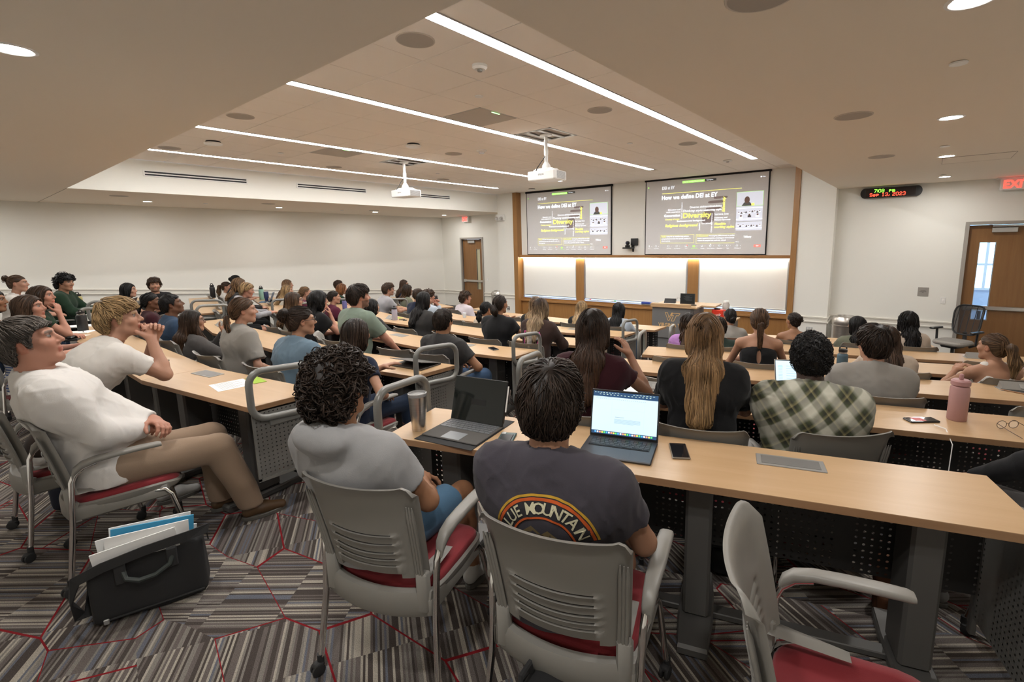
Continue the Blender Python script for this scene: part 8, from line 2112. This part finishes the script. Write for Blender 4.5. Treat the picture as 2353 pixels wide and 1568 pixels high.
# ------------------------------------------------------------------ prints on clothing
from mathutils.bvhtree import BVHTree
def decal(key, parts, x0, z0, back=True):
    """lay flat prints (name, verts(x,z), faces, material, lift) on the back of a person's top; x0, z0 local to the person"""
    T, o = PPL[key][0], PPL[key][6]
    me = o.data
    bv = BVHTree.FromPolygons([v.co[:] for v in me.vertices], [p.vertices[:] for p in me.polygons])
    for nm, v, f, m, lift in parts:
        out = []
        for x, z in v:
            h = bv.ray_cast(Vector((x0 + x, -1.0, z0 + z)), Vector((0, 1, 0)))
            y = h[0].y if h[0] is not None else -0.12
            out.append((x0 + x, y - lift, z0 + z))
        g = MB().add(out, f); d = g.obj(nm, m, T); d.parent = o
def arcband(r0, r1, a0=8, a1=172, n=56):
    v = []; f = []
    for i in range(n + 1):
        a = R(a0 + (a1 - a0) * i / n)
        for r_ in (r0, (r0 + r1) / 2, r1): v.append((r_ * math.cos(a), r_ * math.sin(a)))
    for i in range(n):
        for j in range(2): f.append((i * 3 + j, i * 3 + j + 1, i * 3 + 4 + j, i * 3 + 3 + j))
    return v, f
def arctext(s, r, size, a_mid, step, bold=0.015):
    V = []; F = []; n = 0; a = a_mid + step * (len(s) - 1) / 2
    for ch in s:
        if ch != ' ':
            v, f = text_mesh(ch, size, bold, 0, 'CENTER')
            aa = R(a); ca, sa = math.cos(aa - math.pi / 2), math.sin(aa - math.pi / 2)
            for x, y, _ in v:
                px, pz_ = x, r + y
                V.append((px * ca - pz_ * sa, px * sa + pz_ * ca))
            F += [tuple(i + n for i in q) for q in f]; n = len(V)
        a -= step * (0.75 if ch == ' ' else (0.62 if ch == 'I' else 1))
    return V, F
PI_ = lambda n, c: mat('print_' + n, c, 0.85)
bandbg = arcband(0.100, 0.160)
decal('grey_tee', [('print_ground', *bandbg, PI_('ground', (0.018, 0.017, 0.021)), 0.0022), ('yellow_arc', *arcband(0.160, 0.167), PI_('yellow', (0.50, 0.29, 0.025)), 0.0028), ('orange_arc', *arcband(0.148, 0.157), PI_('orange', (0.50, 0.085, 0.012)), 0.0032), ('inner_arc', *arcband(0.096, 0.102), PI_('orange', (0.5, 0.085, 0.012)), 0.0032),
                   ('mountain_shape', [(-0.075, -0.02), (-0.06, 0.045), (-0.03, 0.07), (0.0, 0.045), (0.02, 0.06), (0.06, 0.02), (0.07, -0.02)], [tuple(range(7))], PI_('tan', (0.24, 0.18, 0.085)), 0.003), ('lettering', *arctext('BLUE MOUNTAIN', 0.125, 0.048, 90, 12.6), PI_('cream', (0.55, 0.52, 0.36)), 0.0045)], 0.02, 0.80)
def lines_of(words):
    V = []; F = []; n = 0
    for s, x, z, size, fit in words:
        v, f = text_mesh(s, size, 0.02, 0, 'LEFT'); v[:, 0] = (v[:, 0] - v[:, 0].min()) / max(np.ptp(v[:, 0]), 1e-4) * fit + x; v[:, 1] += z
        V += [(a, b) for a, b, _ in v]; F += [tuple(i + n for i in q) for q in f]; n = len(V)
    return V, F
decal('nia', [('lettering', *lines_of([('VIRGINIA', -0.10, 0.0, 0.045, 0.21)]), PI_('white', (0.6, 0.6, 0.6)), 0.004)], 0.0, 0.82)
decal('pink', [('pink_lettering', *lines_of([('DELTA', -0.12, 0.10, 0.075, 0.24), ('NOVA', -0.12, 0.0, 0.085, 0.24), ('ZETA', -0.12, -0.085, 0.075, 0.20)]), PI_('pink', (0.55, 0.06, 0.28)), 0.005), ('white_script', *lines_of([('inspire the', -0.11, 0.052, 0.05, 0.23), ('family', 0.0, -0.13, 0.06, 0.13)]), PI_('white', (0.6, 0.6, 0.6)), 0.0065)], 0.0, 0.86)
V_, F_ = arcband(0.095, 0.099, 60, 180)
decal('greenT', [('red_arc', V_, F_, PI_('redline', (0.18, 0.02, 0.02)), 0.003)], 0.02, 0.93)
